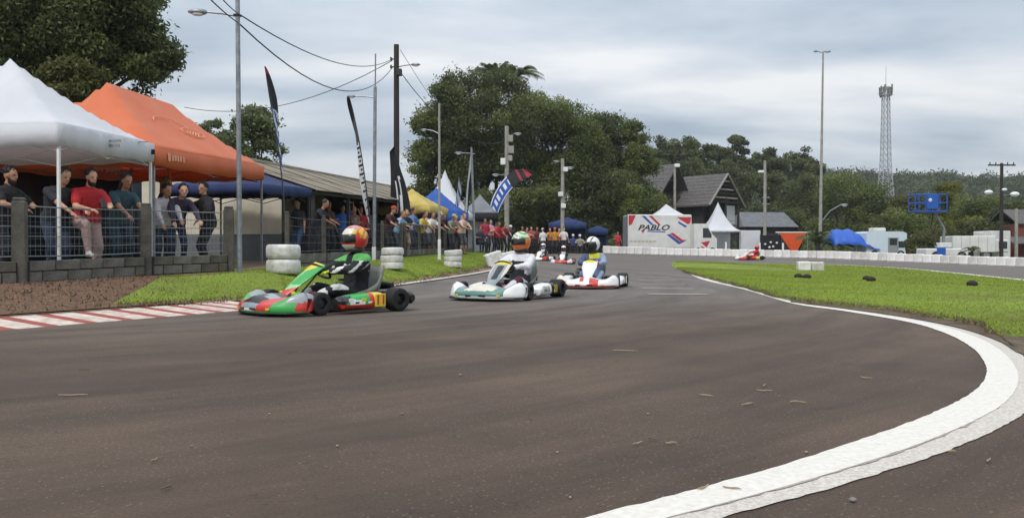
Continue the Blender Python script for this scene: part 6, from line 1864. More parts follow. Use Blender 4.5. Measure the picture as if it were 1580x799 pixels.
def driver(label, K, key, suit, gloves, boots, acc, remap, hspec, pose=None, lod=0, voxel=.014, visor=M_GLASSD):
    P = dict(hip=(.20, 0, .175), lean=-.08, lw=(.655, .150, .475), rw=(.655, -.150, .475), le=(.0, .9, -.5), re=(.0, -.9, -.5), lf=(1.00, .13, .115), rf=(1.00, -.13, .115), lk=(.1, .55, 1), rk=(.1, -.55, 1),
             sleeve='long', puff=.014, neck_fwd=.06, headlift=.0, toe=(.55, 0, .85), sole=(.85, 0, -.5), hyaw=0.0, hpitch=.05, build=1.0, curl=1.5)
    if pose: P.update(pose)
    me, keys = body(key, P, lod, voxel, remap)
    o = bpy.data.objects.new('person', me); COL.objects.link(o)
    o.location = K.location; o.rotation_euler = K.rotation_euler; o.scale = K.scale
    ms = [SKIN[1], cloth(suit), cloth(suit), cloth(boots), cloth(gloves)] + [cloth(a) for a in acc]
    for i in range(len(SLOTS)):
        o.material_slots[i].link = 'OBJECT'; o.material_slots[i].material = ms[i] if i < len(ms) else ms[1]
    tag(o, label, 'person', 'kart drivers')
    helmet(o, keys, hspec, visor)
    return o, keys

ZUP = lambda x, y: gz(x, y) + .004
def place(rear_left_px, Y, ang):
    pass
def kart_loc(Xrl, Yrl, ang):
    """kart origin from the position of its left rear wheel"""
    h = (math.cos(ang), math.sin(ang)); l = (-h[1], h[0])
    x, y = Xrl - l[0]*.57, Yrl - l[1]*.57
    return (x, y, ZUP(x, y))

# ---- kart 1: green, red and silver, number plate yellow
a1 = math.atan2(-.70, -.70)
def f1(x, y, z):
    a = abs(y)
    if z < .055: return 1
 
    if a > .50: return 3 if z > .16 else (0 if a > .58 else 1)
    if a > .36 + (z - .1)*.3: return 1 if (x > 1.36 or z < .15) else 3
    if a > .17 + (z - .1)*.35: return 0 
    if z < .085: return 4
    if x < 1.36: return 2
    return 3 if (x + z) < 1.66 else (2 if z > .14 else 3)
def pn1(x, y, z):
    if z < .27 + abs(y)*.3: return 2
    if z < .33 and y > 0: return 1
    if z > .485 and y*y/.0115 + (z - .56)**2/.0050 < 1: return 3
    return 1 if abs(y + .02 - (z - .4)*.3) < .022 else 0
def pd1(x, y, z):
    if x < .38: return 3
    if x < .44: return 2
    if .50 < x < .70 and .10 < z < .16: return 4
    if z > .2: return 0
    return 2 if z < .105 else (0 if (x + z) < .86 else 1)
def p1_xyz():
    return kart_loc(PX(611, 9.78), 9.78, a1)
K1 = kart('green, red and silver racing kart leading the group in the foreground', p1_xyz(), a1, ([RD, GR, BK, SV, WH], f1), ([GR, paint('8fc98a'), RD, YL, WH], pn1), ([GR, BK, RD, YL, WH], pd1), '11', (YL, RD), steer=.12)
def rm1(C, mi, ix):
    mi = mi.copy(); x, y, z = C.T
    top = mi == 1; leg = mi == 2
    mi[top & (z > .60) & (np.abs(y) > .06)] = 6                   # green shoulders
    b_ = top & (np.abs(y) > .17) & (z > .46) & (z < .60) & ((np.floor((z*1.2 + x*.9)*19) % 3) == 0); mi[b_] = 5
    mi[top & (np.abs(y) < .12) & (x > .20) & (z > .50) & (z < .555)] = 5
    mi[leg & (np.abs(y) > .17) & (z > .26) & (z < .33) & (x > .45) & (x < .68)] = 5
    mi[leg & (x > .74) & (x < .84)] = 5
    return mi
def h1(x, y, z):
    if z > .125 + .02*math.sin(y*40): return 3 if x > -.03 else 1
    if x > .045 and .045 < z <= .125: return 2 if abs(y) < .105 else 4
    if x <= .045 and z > .03 + .045*math.sin(x*38 + y*9): return 4 if math.sin(x*60 + z*45) > -.5 else 1
    if x < .0 and z > .0 and (x + z) > -.04: return 1
    if z < -.075 and x > .06: return 2
    return 0
driver('driver in black suit with green shoulders and red-orange helmet in the leading kart', K1, 'd1', '1d1e23', 'c5d03a', 'b9cc3c', ['dfe0dc', '5fae5a'], rm1, ([RD, OR, CR, PK, YL], h1), dict(hyaw=-.15))

# ---- kart 2: silver, white and teal, number 21
a2_ = math.atan2(-.891, -.454)
def f2(x, y, z):
    a = abs(y)
    if a > .40: return 0 if z > .06 else 2
    if z < .075: return 0
    if a > .25: return 2 if (z > .16 and x < 1.4) else 3
    return 3 if z < .15 else (1 if x > 1.36 else 2)
def pn2(x, y, z):
    if z > .515: return 2
    if abs(y) > .105 and z > .3: return 1
    if abs(y) < .06 + (z - .25)*.1 and .30 < z < .5 and y > -.02: return 3
    return 0
def pd2(x, y, z):
    if x < .40: return 2
    if .46 < x < .66 and .10 < z < .19: return 3
    return 0
hl = (.715, 12.84)
K2 = kart('silver, white and teal racing kart numbered 21 following the leader', kart_loc(*hl, a2_), a2_, ([WH, CR, SV, TE], f2), ([SV, CR, YL, BK], pn2), ([WH, SV, BK, SV], pd2), '21', (BK, YL), steer=.10)
def rm2(C, mi, ix):
    mi = mi.copy(); x, y, z = C.T
    top = mi == 1; leg = mi == 2
    mi[top & (z < .36)] = 5
    mi[top & (np.abs(y) < .13) & (x > .14) & (z < .56)] = 5
    mi[leg & (np.abs(y) < .10) & (x < .6)] = 5
    mi[leg & (x > .55) & (x < .75) & (y > 0)] = 6
    return mi
def h2(x, y, z):
    if z > .04 and x > -.06: return 1 if (int((z + y*.4)*60) % 3) else 2
    if z > .11: return 1
    return 0
driver('driver in white suit with black and orange-gold helmet in kart 21', K2, 'd2', 'e2e2e6', '1b1c20', '26272b', ['202a2e', '5e2a3a'], rm2, ([OR, CR, GR], h2), dict(hyaw=-.25, roll=.05))

# ---- kart 3: white with red marks, seen from the front
a3 = math.atan2(-.97, -.24)
def f3(x, y, z):
    if abs(y - .18) < .085 and z > .06 and x > 1.38: return 1
    if y < -.36: return 2 if z > .15 else 1
    if z < .065: return 1
    if abs(y + .05) < .04 and z > .15: return 1
    return 0
def pn3(x, y, z):
    if z > .50 and y*y/.014 + (z - .555)**2/.0045 < 1: return 2
    return 0
k3x, k3y = PX(908, 16.2), 16.2
h_ = (math.cos(a3), math.sin(a3))
K3 = kart('white racing kart with red marks, third of the group', (k3x + .02 - h_[0]*.9, k3y - h_[1]*.9, ZUP(k3x, k3y)), a3, ([WH, RD, CR], f3), ([WH, CR, YL], pn3), ([WH, BK], lambda x, y, z: 1 if x < .42 else 0), '7', (WH, paint('7c3a34')), frame=M_TUBE, steer=.15)
def rm3(C, mi, ix):
    mi = mi.copy(); x, y, z = C.T
    top = mi == 1
    mi[top & (z > .585) & (np.abs(y) < .13)] = 5
    mi[top & (y > .12) & (z > .40)] = 6
    mi[top & (y < -.1) & (z > .42)] = 7
    mi[(mi == 2) & (y > .0)] = 6
    return mi
def h3(x, y, z):
    if z > .0 and not (abs(y) > .04 and abs(y) < .07): return 1
    if x < .03: return 1
    return 0
driver('driver in blue and navy suit with yellow collar and black-white helmet, third kart', K3, 'd3', '65759a', 'b2353f', '2a2c34', ['c9c83a', '93a0bb', '4a587c'], rm3, ([BK, WH], h3), dict(hyaw=-.5, roll=-.06, lw=(.655, .15, .475)), voxel=.018)

# ---- karts 4 and 5 far behind, kart 6 across the infield
a4 = R(-100)
k4x, k4y = PX(872, 39.5), 39.5
K4 = kart('distant red and white kart on the straight, right of its neighbour', (k4x, k4y + .9, ZUP(k4x, k4y)), a4, ([RD, WH, PK], lambda x, y, z: 1 if abs(y) > .36 else (2 if z > .2 else 0)), ([WH, RD], lambda x, y, z: 0), ([RD, WH], lambda x, y, z: 0), None, detail=False)
K4.scale = (.86,)*3
driver('driver in black and white suit with white-red helmet in the distant red kart', K4, 'd4', '1d1f24', '2a2a2c', '2a2c30', ['cfd6d2'], lambda C, mi, ix: np.where((mi == 1) & (np.abs(C[:, 1]) < .12), 5, mi), ([WH, RD], lambda x, y, z: 1 if abs(z) < .03 or (z < 0 and x > .05) else 0), lod=1, voxel=.025)
k5x, k5y = PX(841, 41), 41
a5 = R(-112)
K5 = kart('distant white and purple-red kart, leftmost of the two on the straight', (k5x, k5y + .9, ZUP(k5x, k5y)), a5, ([WH, paint('8c4a66'), RD], lambda x, y, z: 1 if y < -.2 else (2 if y > .4 else 0)), ([WH, CR], lambda x, y, z: 0), ([WH, RD], lambda x, y, z: 0), None, detail=False)
K5.scale = (.86,)*3
driver('driver in black sleeves with plain white helmet in the distant white kart', K5, 'd4', '1b1d22', '2a2a2c', '2a2c30', ['e3e3e2'], None, ([WH, CR], lambda x, y, z: 0), lod=1, voxel=.025)
k6x, k6y = PX(1150, 56), 56
a6 = R(195)
K6 = kart('small red kart far across the infield in front of the white barrier', (k6x + .9, k6y + .2, ZUP(k6x, k6y)), a6, ([WH, RD, YL], lambda x, y, z: 1 if y > .2 else 0), ([CR, RD], lambda x, y, z: 0), ([RD, YL], lambda x, y, z: 1 if x < .5 else 0), None, detail=False)
driver('driver in bright red suit in the small kart across the infield', K6, 'd6', 'c12f34', '2a2a2c', '2a2c30', [], None, ([RD, BK], lambda x, y, z: 0), dict(lean=-.35), lod=1, voxel=.03)
# ================================================================== MID-GROUND TENTS, FLAGS, TYRES
TG = 'canopy tents along the pits'
tent('gazebo_tent', 'yellow canopy tent above the crowd at the mid fence', (PX(664, 31.2), 31.2), ang_of((.15, .99)), 3.0, 2.3, 2.22, 2.3, 3.30, (1.5, 1.5), M_CLOTH_Y, skirt_h=.26, nu=14, leg_m=M_DARKST, group=TG, inner=False)
tb, Wb, Eb = tent('gazebo_tent', 'blue canopy tent between the yellow and the white peaked tent', (PX(708, 36.5), 36.5), ang_of((.12, .99)), 2.5, 2.6, 2.0, 2.1, 3.74, (1.25, 1.25), M_CLOTH_BL, skirt_h=.5, nu=14, leg_m=M_DARKST, group=TG, inner=False)
MB().cbox(Wb(.6, -.02, Eb(.6) - .25), (.02, .5, .26), .004, ang_of((.12, .99)) - math.pi/2).build('printed_mark', M_CLOTH_W, tb, smooth=0)
tent('pagoda_tent', 'white sharply peaked tent behind the blue one', (PX(717, 40), 40), ang_of((.12, .99)), 3.0, 2.6, 2.35, 2.4, 4.95, (1.5, 1.5), M_CLOTH_W, skirt_h=.30, p=1.5, nu=14, group=TG, inner=False)
tg_, Wg, Eg = tent('gazebo_tent', 'grey canopy tent with black valance and white side wall', (PX(768, 44), 44), ang_of((0, 1)), 2.2, 2.0, 2.42, 2.46, 3.95, (1.1, 1.1), M_CLOTH_G, skirt_h=.45, nu=14, leg_m=M_DARKST, group=TG, inner=False, valance=M_CLOTH_K)
MB().cbox(Wg(1.9, 1.05, 1.65), (1.9, .03, 1.75), .004).build('side_wall', M_CLOTH_W, tg_, smooth=0)
MB().cbox(Wg(1.0, 1.95, 1.65), (.03, 1.7, 1.75), .004).build('side_wall', M_CLOTH_W, tg_, smooth=0)
tn, Wn, En = tent('gazebo_tent', 'dark navy awning tent under the grove trees', (PX(905, 62), 62), ang_of((.05, .99)), 2.6, 2.9, 2.5, 2.5, 3.5, (1.3, 1.3), M_CLOTH_B, skirt_h=.5, nu=12, leg_m=M_DARKST, inner=False, group=TG)
MB().cbox(Wn(2.5, 1.4, 1.7), (2.8, .04, 2.0), .004).build('side_wall', M_CLOTH_B, tn, smooth=0)
tn, Wn, En = tent('gazebo_tent', 'second navy awning tent nearer the lettered trailer', (PX(938, 64), 64), ang_of((.05, .99)), 2.4, 1.5, 2.1, 2.1, 2.9, (1.2, 1.2), M_CLOTH_B, skirt_h=.5, nu=12, leg_m=M_DARKST, inner=False, group=TG)
MB().cbox(Wn(2.3, .7, 1.5), (1.4, .04, 1.8), .004).build('side_wall', M_CLOTH_B, tn, smooth=0)

M_FPOLE = mat('flag_pole', hexc('2c2f33'), .4)
F_K, F_W, F_B, F_R, F_G = [mat('flag_' + n, hexc(h), .75, .12, 6, .2, 9, trans=.12) for n, h in (('black', '17191d'), ('white', 'dfe1e4'), ('blue', '2b56a6'), ('red', 'a3283a'), ('grey', '50555c'))]
def feather_flag(label, pole_px, Y, t0, t1, width, tdir, mats, fun, fold=.06, rows=60, cols=12, twist=0.0, taper=None):
    """pole_px: photo points of the pole from ground to tip at depth Y; banner hangs between t0..t1 of the pole, trailing along tdir"""
    P_ = smooth_curve([PP(a, b_, Y) for a, b_ in pole_px], 80)
    g = gz(P_[0][0], P_[0][1]); P_[0][2] = g
    O = P_[0].copy()
    t = thing('feather_flag', label, 'flag', tuple(O), 0, 'feather flags along the pits')
    n = len(P_)
    MB().tube([p - O for p in P_], [.019*(1 - .7*i/n) for i in range(n)], 7).build('flag_pole', M_FPOLE, t)
    td = np.array(tdir, float); td /= np.linalg.norm(td)
    rings = []; td0 = td
    for i in range(rows + 1):
        f = i/rows; an_ = twist*(1 - f); td = np.array([td0[0]*math.cos(an_) - td0[1]*math.sin(an_), td0[0]*math.sin(an_) + td0[1]*math.cos(an_), td0[2]]); q = (t0 + (t1 - t0)*f)*(n - 1); k = int(min(q, n - 2)); p = P_[k] + (P_[k+1] - P_[k])*(q - k) - O
        w_ = width*(1 if f < .72 else math.sqrt(max(.0004, 1 - ((f - .72)/.281)**2))) * (1 if f > .06 else .55 + .45*f/.06)
        if taper: w_ = width*(taper[0] + (taper[1] - taper[0])*f)*(1 if f < .93 else max(.05, (1 - f)/.07))
        perp = np.array([-td[1], td[0], 0])
        row = []
        for j in range(cols + 1):
            s_ = j/cols
            row.append(Vector(p + td*w_*s_ + perp*fold*math.sin(s_*5 + f*9)*s_ + np.array([0, 0, -.10*s_*w_])))
        rings.append(row)
    mb = MB().loft(rings, closed=False, caps=False, mfun=lambda i, j: fun(i/rows, (j + .5)/cols))
    o = mb.build('banner', mats, t, smooth=60); o.modifiers.new('t', 'SOLIDIFY').thickness = .004
    MB().cbox((0, 0, .03), (.32, .32, .06), .02).build('base', M_DARKST, t, smooth=0)
    return t
def fl1(f, s_):
    if f > .93: return 3
    if f > .60: return 0
    if .35 < f < .6: return 1 if (s_ + f*3) % .5 < .28 else 2
    return 2 if (f*7 + s_) % 1 < .6 else 1
feather_flag('feather flag with dark red-tipped head and blue-white tail by the orange tent', [(441, 378), (438, 310), (433, 255), (426, 205), (417, 155), (409, 103)], 16.4, .42, 1.0, .42, (.16, .98, 0), [F_K, F_W, F_B, F_R], fl1, .03, twist=.42)
def fl2(f, s_):
    if f > .62: return 0 if f > .8 else 2
    u = (f*15) % 1
    if s_ > .86: return 1
    return 1 if (u < .62 and .15 < s_ < .8 and not (.36 < s_ < .56 and .2 < u < .45)) else 0
feather_flag('thin black feather flag with a column of white lettering beside the slim lamp post', [(575, 376), (571, 340), (564, 280), (555, 220), (546, 175), (539, 148)], 23.5, .14, 1.0, .42, (-.42, .9, 0), [F_K, F_W, F_G], fl2, .05)
def fl3(f, s_):
    if abs(s_ - .42 + .12*f) < .07 and f < .55: return 1
    if abs(s_ - .66 + .10*f) < .05 and f < .48: return 1
    return 0
feather_flag('broad black feather flag with two white stripes before the yellow tent', [(636, 385), (634, 330), (627, 290), (617, 258), (609, 226)], 30, .36, 1.0, .84, (-.95, .25, 0), [F_K, F_W], fl3, .05, taper=(1.0, .22))
feather_flag('narrow white and navy feather flag beside the leaning grey lamp post', [(713, 384), (716, 340), (720, 290), (724, 255), (727, 228)], 38.6, .10, 1.0, .5, (.35, .9, 0), [F_W, F_K, F_B], lambda f, s_: 0 if s_ < .5 else 1, .05)
feather_flag('short white and blue feather flag before the white peaked tent', [(697, 384), (699, 345), (703, 315), (708, 275)], 38, .30, 1.0, .42, (.30, .95, 0), [F_W, F_B], lambda f, s_: 1 if (f*5 + s_) % 1 < .35 else 0, .05)
def fl6(f, s_):
    if f > .90: return 3
    if .80 < f <= .84: return 3
    if f > .66: return 0
    if s_ < .12 or s_ > .9: return 1
    u = (f*11) % 1
    return 1 if (u < .5 and .3 < s_ < .75) else 2
feather_flag('blue and white feather flag with red tip, leaning right at the pit end', [(761, 386), (764, 350), (770, 325), (783, 300), (800, 282), (821, 270)], 45.5, .22, 1.0, .88, (-.35, .25, .72), [F_K, F_W, F_B, F_R], fl6, .06)

# white tyres
M_TYW = mat('tyre_white_paint', hexc('e0e0de'), .6, scale=7, col2=hexc('bab6af'), bump=.5, bscale=30)
M_TYK = mat('tyre_black_dirty', hexc('2f2623'), .85, scale=6, col2=hexc('1f1a18'))
def tyre_mesh(R_, h, m, name='tyre'):
    o = MB().lathe([(R_*.52, -h*.40), (R_*.62, -h*.48), (R_*.86, -h*.5), (R_*.97, -h*.40), (R_, -h*.2), (R_, h*.2), (R_*.97, h*.40), (R_*.86, h*.5), (R_*.62, h*.48), (R_*.52, h*.40), (R_*.50, 0)], 28, closed=True).build(name, m, None, smooth=45)
    d = o.data; bpy.data.objects.remove(o); return d
tyA = tyre_mesh(.30, .255, M_TYW); tyB = tyre_mesh(.28, .175, M_TYW)
def stack(px, Y, me, h, n, labs, tilt=0.0, dx=0.012):
    X = PX(px, Y); g = gz(X, Y) + .02
    for k in range(n):
        o = bpy.data.objects.new('tyre', me); COL.objects.link(o)
        o.location = (X + random.uniform(-dx, dx) + tilt*k*h, Y + random.uniform(-dx, dx), g + h*(k + .5) + .02); o.rotation_euler = (random.uniform(-.02, .02), tilt + random.uniform(-.02, .02), random.uniform(0, 6))
        tag(o, labs[k], 'tyre', 'white painted tyres on the grass')
stack(437, 14.5, tyA, .262, 2, ['lower of the two thick white tyres behind the leading kart', 'upper of the two thick white tyres behind the leading kart'], dx=.006)
stack(604, 20.0, tyB, .178, 3, ['bottom white tyre of the triple stack by the slim lamp post', 'middle white tyre of the triple stack by the slim lamp post', 'top white tyre of the triple stack by the slim lamp post'], .05)
stack(698, 25.0, tyB, .178, 3, ['bottom white tyre of the triple stack by the thin pale lamp post', 'middle white tyre of the triple stack by the thin pale lamp post', 'top white tyre of the triple stack by the thin pale lamp post'], .07)
for k, (px, Y, tl, lab) in enumerate(((766, 29.5, -.32, 'tilted white block on the grass left of kart 21'), (787, 30.5, -.18, 'tilted white block partly behind the helmet of kart 21'))):
    X = PX(px, Y); o = MB().cbox((0, 0, .28), (.62, .5, .56), .05, jit=.01).build('foam_block', M_TYW, None, (X, Y, gz(X, Y) + .03), .2, 30, lab, 'barrier', 'white blocks beside the track'); o.rotation_euler = (0, tl, .2)
for k, (px, lab) in enumerate(((1240, 'left of the two white blocks on the infield grass'), (1260, 'right of the two white blocks on the infield grass'))):
    X = PX(px, 36); MB().cbox((0, 0, .2), (.56, .42, .42), .05, jit=.012).build('foam_block', M_BLK[k], None, (X, 36, gz(X, 36) + .03), .1*k, 30, lab, 'barrier', 'white blocks on the infield')
for px, py, Y, lab in ((1232, 433, 23.5, 'leftmost black rubber lump on the infield grass'), (1245, 436, 22.8, 'second black rubber lump on the infield beside the leftmost'), (1338, 438, 22.0, 'black rubber lump on the right part of the infield'), (1344, 443, 20.6, 'nearer black rubber lump on the right part of the infield'), (1500, 449, 17.5, 'dark clump on the far right of the infield grass')):
    X = PX(px, Y)
    MB().ell((0, 0, .05), (.14, .09, .08), 9, 6).build('rubber_lump', M_TYK, None, (X, Y, gz(X, Y) + .04), .3, 30, lab, 'debris', 'dark lumps on the infield')
# dark tyre wall before the far crowd
tyC = tyre_mesh(.29, .20, M_TYK)
for i in range(19):
    f = i/18; X = PX(800, 51) + (PX(924, 60.5) - PX(800, 51))*f; Y = 51 + 9.5*f
    for k in range(4):
        o = bpy.data.objects.new('tyre', tyC); COL.objects.link(o)
        o.location = (X + random.uniform(-.02, .02), Y + random.uniform(-.02, .02), gz(X, Y) + .1 + .2*k); o.rotation_euler = (0, 0, random.uniform(0, 6))
        tag(o, 'dirty black tyre in the low tyre wall before the far crowd', 'tyre', 'black tyres of the far tyre wall')

# ================================================================== PADDOCK VEHICLES
M_VWH = mat('vehicle_white', hexc('d9d9d6'), .4, scale=1.5, col2=hexc('c6c5c1'), coat=.2)
M_VGR = mat('vehicle_grey', hexc('8d9194'), .5, .1, 2)
M_PANE = mat('window_dark', hexc('20262b'), .12, spec=.8)
def veh_wheel(parent, x, y, r=.34, w=.22):
    o = MB().lathe([(r*.55, -w/2), (r*.9, -w/2), (r, -w*.35), (r, w*.35), (r*.9, w/2), (r*.55, w/2)], 18, 'Y', (x, y, r), closed=True).build('tyre', M_RUB, parent, smooth=40)
    MB().lathe([(.02, -w*.4), (r*.56, -w*.42), (r*.56, w*.42), (.02, w*.4)], 14, 'Y', (x, y, r)).build('rim', M_STEEL, o, smooth=40)
# lettered trailer (local x to the right along its side, front side faces -y)
tY = 66.0; tx0 = PX(969, tY); tg0 = gz(tx0, tY)
TR = thing('race_trailer', 'white race trailer lettered PABLO with red and blue stripes', 'trailer', (tx0, tY, tg0), R(2))
tz0, tz1 = .45, PZ(331, tY) - tg0; TL = 99/FPX*tY
MB().cbox((TL/2, 1.25, (tz0 + tz1)/2), (TL, 2.5, tz1 - tz0), .06).build('body', M_VWH, TR, smooth=0)
MB().cbox((-.012, 1.25, (tz0 + tz1)/2), (.02, 2.3, tz1 - tz0 - .2), .008).build('rear_door', M_VGR, TR, smooth=0)
for x in (TL*.3, TL*.3 + .8): veh_wheel(TR, x, .25); veh_wheel(TR, x, 2.25)
Pb, Pr, Pn = paint('2d4fa0'), paint('b8232f'), paint('22262f')
def decal(name, poly, m): 
    n = len(poly); o = MB().add([(x, -.012, z) for x, z in poly] + [(x, .02, z) for x, z in poly], [tuple(range(n))] + [(i, i + n, (i+1) % n + n, (i+1) % n) for i in range(n)]).build(name, m, TR, smooth=0); return o
H_ = tz1
def sx(px): return (px - 969)/FPX*tY
def sz(py): return PZ(py, tY) - tg0
decal('red_corner', [(sx(970), sz(332)), (sx(981), sz(332)), (sx(975), sz(346)), (sx(970), sz(348))], Pr)
for k, m in enumerate((Pb, Pr)):
    o_ = k*11
    decal('stripe', [(sx(990 + o_), sz(333)), (sx(995 + o_), sz(333)), (sx(1009 + o_), sz(347)), (sx(1005 + o_), sz(347))], m)
    decal('stripe', [(sx(1029 + k*5), sz(362 - k*2)), (sx(1034 + k*5), sz(361 - k*2)), (sx(1050 + k*4), sz(373 - k*3)), (sx(1060), sz(371 - k)), (sx(1048 + k*3), sz(377 - k*4))], m)
decal('red_corner', [(sx(1045), sz(335)), (sx(1067), sz(335)), (sx(1066), sz(344)), (sx(1062), sz(346))], Pr)
decal('stripe', [(sx(1047), sz(341)), (sx(1061), sz(349)), (sx(1058), sz(351)), (sx(1047), sz(344))], Pb)
text_mesh('PABLO', .62, 'lettering', Pn, TR, frame_M((sx(1008), -.014, sz(351.5)), (1, 0, 0), (0, 0, 1)), shear=.35, sx=1.35, bold=.012)
decal('crest', [(sx(989), sz(355)), (sx(995), sz(355)), (sx(992), sz(360))], Pr)
decal('underline', [(sx(999), sz(356)), (sx(1027), sz(357)), (sx(1027), sz(358.5)), (sx(999), sz(357.5))], Pb)
M_FAINT = mat('faint_print', hexc('b0a894'), .7)
for k in range(7): decal('small_print', [(sx(972 + 6*k), sz(371)), (sx(976.5 + 6*k), sz(371)), (sx(976.5 + 6*k), sz(373.5)), (sx(972 + 6*k), sz(373.5))], M_FAINT)
# white dome and objects on the roof line behind
X = PX(1028, 69); o = thing('white_tent_top', 'white peaked tent top showing above the lettered trailer', 'tent', (X, 69, gz(X, 69)))
zt_ = PZ(315, 69) - o.location.z; ze_ = PZ(333, 69) - o.location.z
MB().add([(-1.3, -1.2, ze_), (1.3, -1.2, ze_), (1.3, 1.2, ze_), (-1.3, 1.2, ze_), (0, 0, zt_), (-.55, -.6, (ze_ + zt_)/2), (.55, -.6, (ze_ + zt_)/2), (.55, .6, (ze_ + zt_)/2), (-.55, .6, (ze_ + zt_)/2)], [(0,1,6,5),(1,2,7,6),(2,3,8,7),(3,0,5,8),(5,6,4),(6,7,4),(7,8,4),(8,5,4)]).build('canopy', M_CLOTH_W, o, smooth=60)
for sx_ in (-1.25, 1.25):
    for sy_ in (-1.15, 1.15): MB().cbox((sx_, sy_, ze_/2), (.06, .06, ze_), .006).build('leg', M_STEEL, o, smooth=0)
# white van beside the trailer
vY = 65.0; vx = PX(1071, vY); vg = gz(vx, vY)
VN = thing('panel_van', 'white panel van with dark window beside the lettered trailer', 'van', (vx, vY, vg), R(4))
VL = 36/FPX*vY; vh = PZ(345, vY) - vg
prof = [(0, .35), (0, vh), (VL*.55, vh), (VL*.80, vh*.66), (VL, vh*.52), (VL, .35)]
MB().loft([[Vector((x, y, z)) for x, z in prof] for y in (0, .05, 1.85, 1.9)]).build('body', M_VWH, VN, smooth=0)
MB().add([(VL*.38, -.012, vh*.55), (VL*.38, -.012, vh*.86), (VL*.60, -.012, vh*.86), (VL*.76, -.012, vh*.66), (VL*.76, -.012, vh*.55)], [(0,4,3,2,1)]).build('side_window', M_PANE, VN, smooth=0)
MB().add([(VL*.30, -.012, vh*.40), (VL*.7, -.012, vh*.46), (VL*.55, -.012, vh*.25)], [(0,2,1)]).build('red_mark', Pr, VN, smooth=0)
MB().add([(VL*.28, -.012, vh*.30), (VL*.45, -.012, vh*.24), (VL*.38, -.012, vh*.18)], [(0,2,1)]).build('red_mark', Pr, VN, smooth=0)
veh_wheel(VN, VL*.2, .1, .32); veh_wheel(VN, VL*.8, .1, .32)
# white pagoda tent and its side wall
tp_, Wp, Ep = tent('pagoda_tent', 'white peaked pagoda tent right of the lettered trailer', (PX(1143, 66.5), 66.5), ang_of((0, 1)), 3.0, 3.0, 2.42, 2.42, PZ(312, 68), (1.5, 1.5), M_CLOTH_W, skirt_h=.12, p=1.75, nu=18, inner=False)
MB().cbox(Wp(2.9, 1.5, 1.5), (2.8, .03, 1.9), .004).build('side_wall', M_CLOTH_W, tp_, smooth=0)
MB().cbox(Wp(.5, 1.2, .95), (1.6, .5, .06), .01).build('counter', M_BLKP, tp_, smooth=0)
X = PX(1157, 67); MB().cbox((0, 0, 1.05), (1.75, .05, 2.1), .01).build('fabric_screen', M_CLOTH_W, None, (X, 67, gz(X, 67)), .03, 0, 'white fabric screen right of the pagoda tent', 'screen')
# black banner with white emblems, orange tent
X = PX(1189, 66); bb = thing('banner_board', 'black banner board with small white emblems behind the barrier', 'banner', (X, 66, gz(X, 66)))
MB().cbox((0, 0, 1.0), (1.75, .05, 1.45), .01).build('board', F_K, bb, smooth=0)
for dx, dz in ((-.45, 1.0), (0, 1.15), (.2, .8), (.5, 1.1), (-.1, .75)):
    MB().ell((dx, -.03, dz), (.10, .012, .08), 10, 6).build('emblem', F_W, bb)
for dx in (-.85, .85): MB().cbox((dx, 0, .9), (.05, .05, 1.8), .006).build('post', M_STEEL, bb, smooth=0)
X = PX(1222, 66.5); ob = thing('orange_awning', 'orange side awning with white top edge beside the black banner', 'awning', (X, 66.5, gz(X, 66.5)))
zt_ = PZ(359, 66.5) - ob.location.z
MB().add([(-1.1, 0, zt_), (1.2, 0, zt_), (.35, 0, .3), (.05, 0, .3)], [(0, 3, 2, 1)]).build('awning_sheet', mat('awning_orange', hexc('d9521f'), .7, .1, 3), ob, smooth=0).modifiers.new('t', 'SOLIDIFY').thickness = .02
MB().cbox((.1, 0, zt_ + .03), (2.9, .06, .09), .01).build('top_edge', M_WHITEP, ob, smooth=0)
for dx in (-1.1, 1.3): MB().cbox((dx, .05, zt_/2), (.06, .06, zt_), .006).build('post', M_STEEL, ob, smooth=0)
# blue tarpaulin canopy
X = PX(1310, 65); bt = thing('blue_tarpaulin', 'bright blue tarpaulin sagging over poles next to the motorhome', 'tarpaulin', (X, 65, gz(X, 65)))
gz0 = bt.location.z
rows = []
for i in range(21):
    f = i/20; x = PX(1274 + 70*f, 65) - X
    pk = np.interp(f, [0, .08, .45, .62, 1.0], [.35, .95, 1.0, .88, .12])
    rows.append([(x + .25*q, -1.7 + 3.4*q, (PZ(384 + 3*f, 65) - gz0) + (PZ(354, 65) - PZ(385, 65))*pk*math.sin(math.pi*(.04 + .92*q))**.7 + .05*math.sin(i*1.3 + q*5)) for q in np.linspace(0, 1, 13)])
MB().loft(rows, closed=False, caps=False).build('sheet', mat('tarp_blue', hexc('2a5fc0'), .55, .25, 3, .4, 4), bt, smooth=60).modifiers.new('t', 'SOLIDIFY').thickness = .015
for dx in (-1.6, 0, 1.6):
    for dy in (-1.4, .25): MB().cbox((dx, dy, .7), (.05, .05, 1.4 if dy < 0 else 2.2), .006).build('pole', M_STEEL, bt, smooth=0)
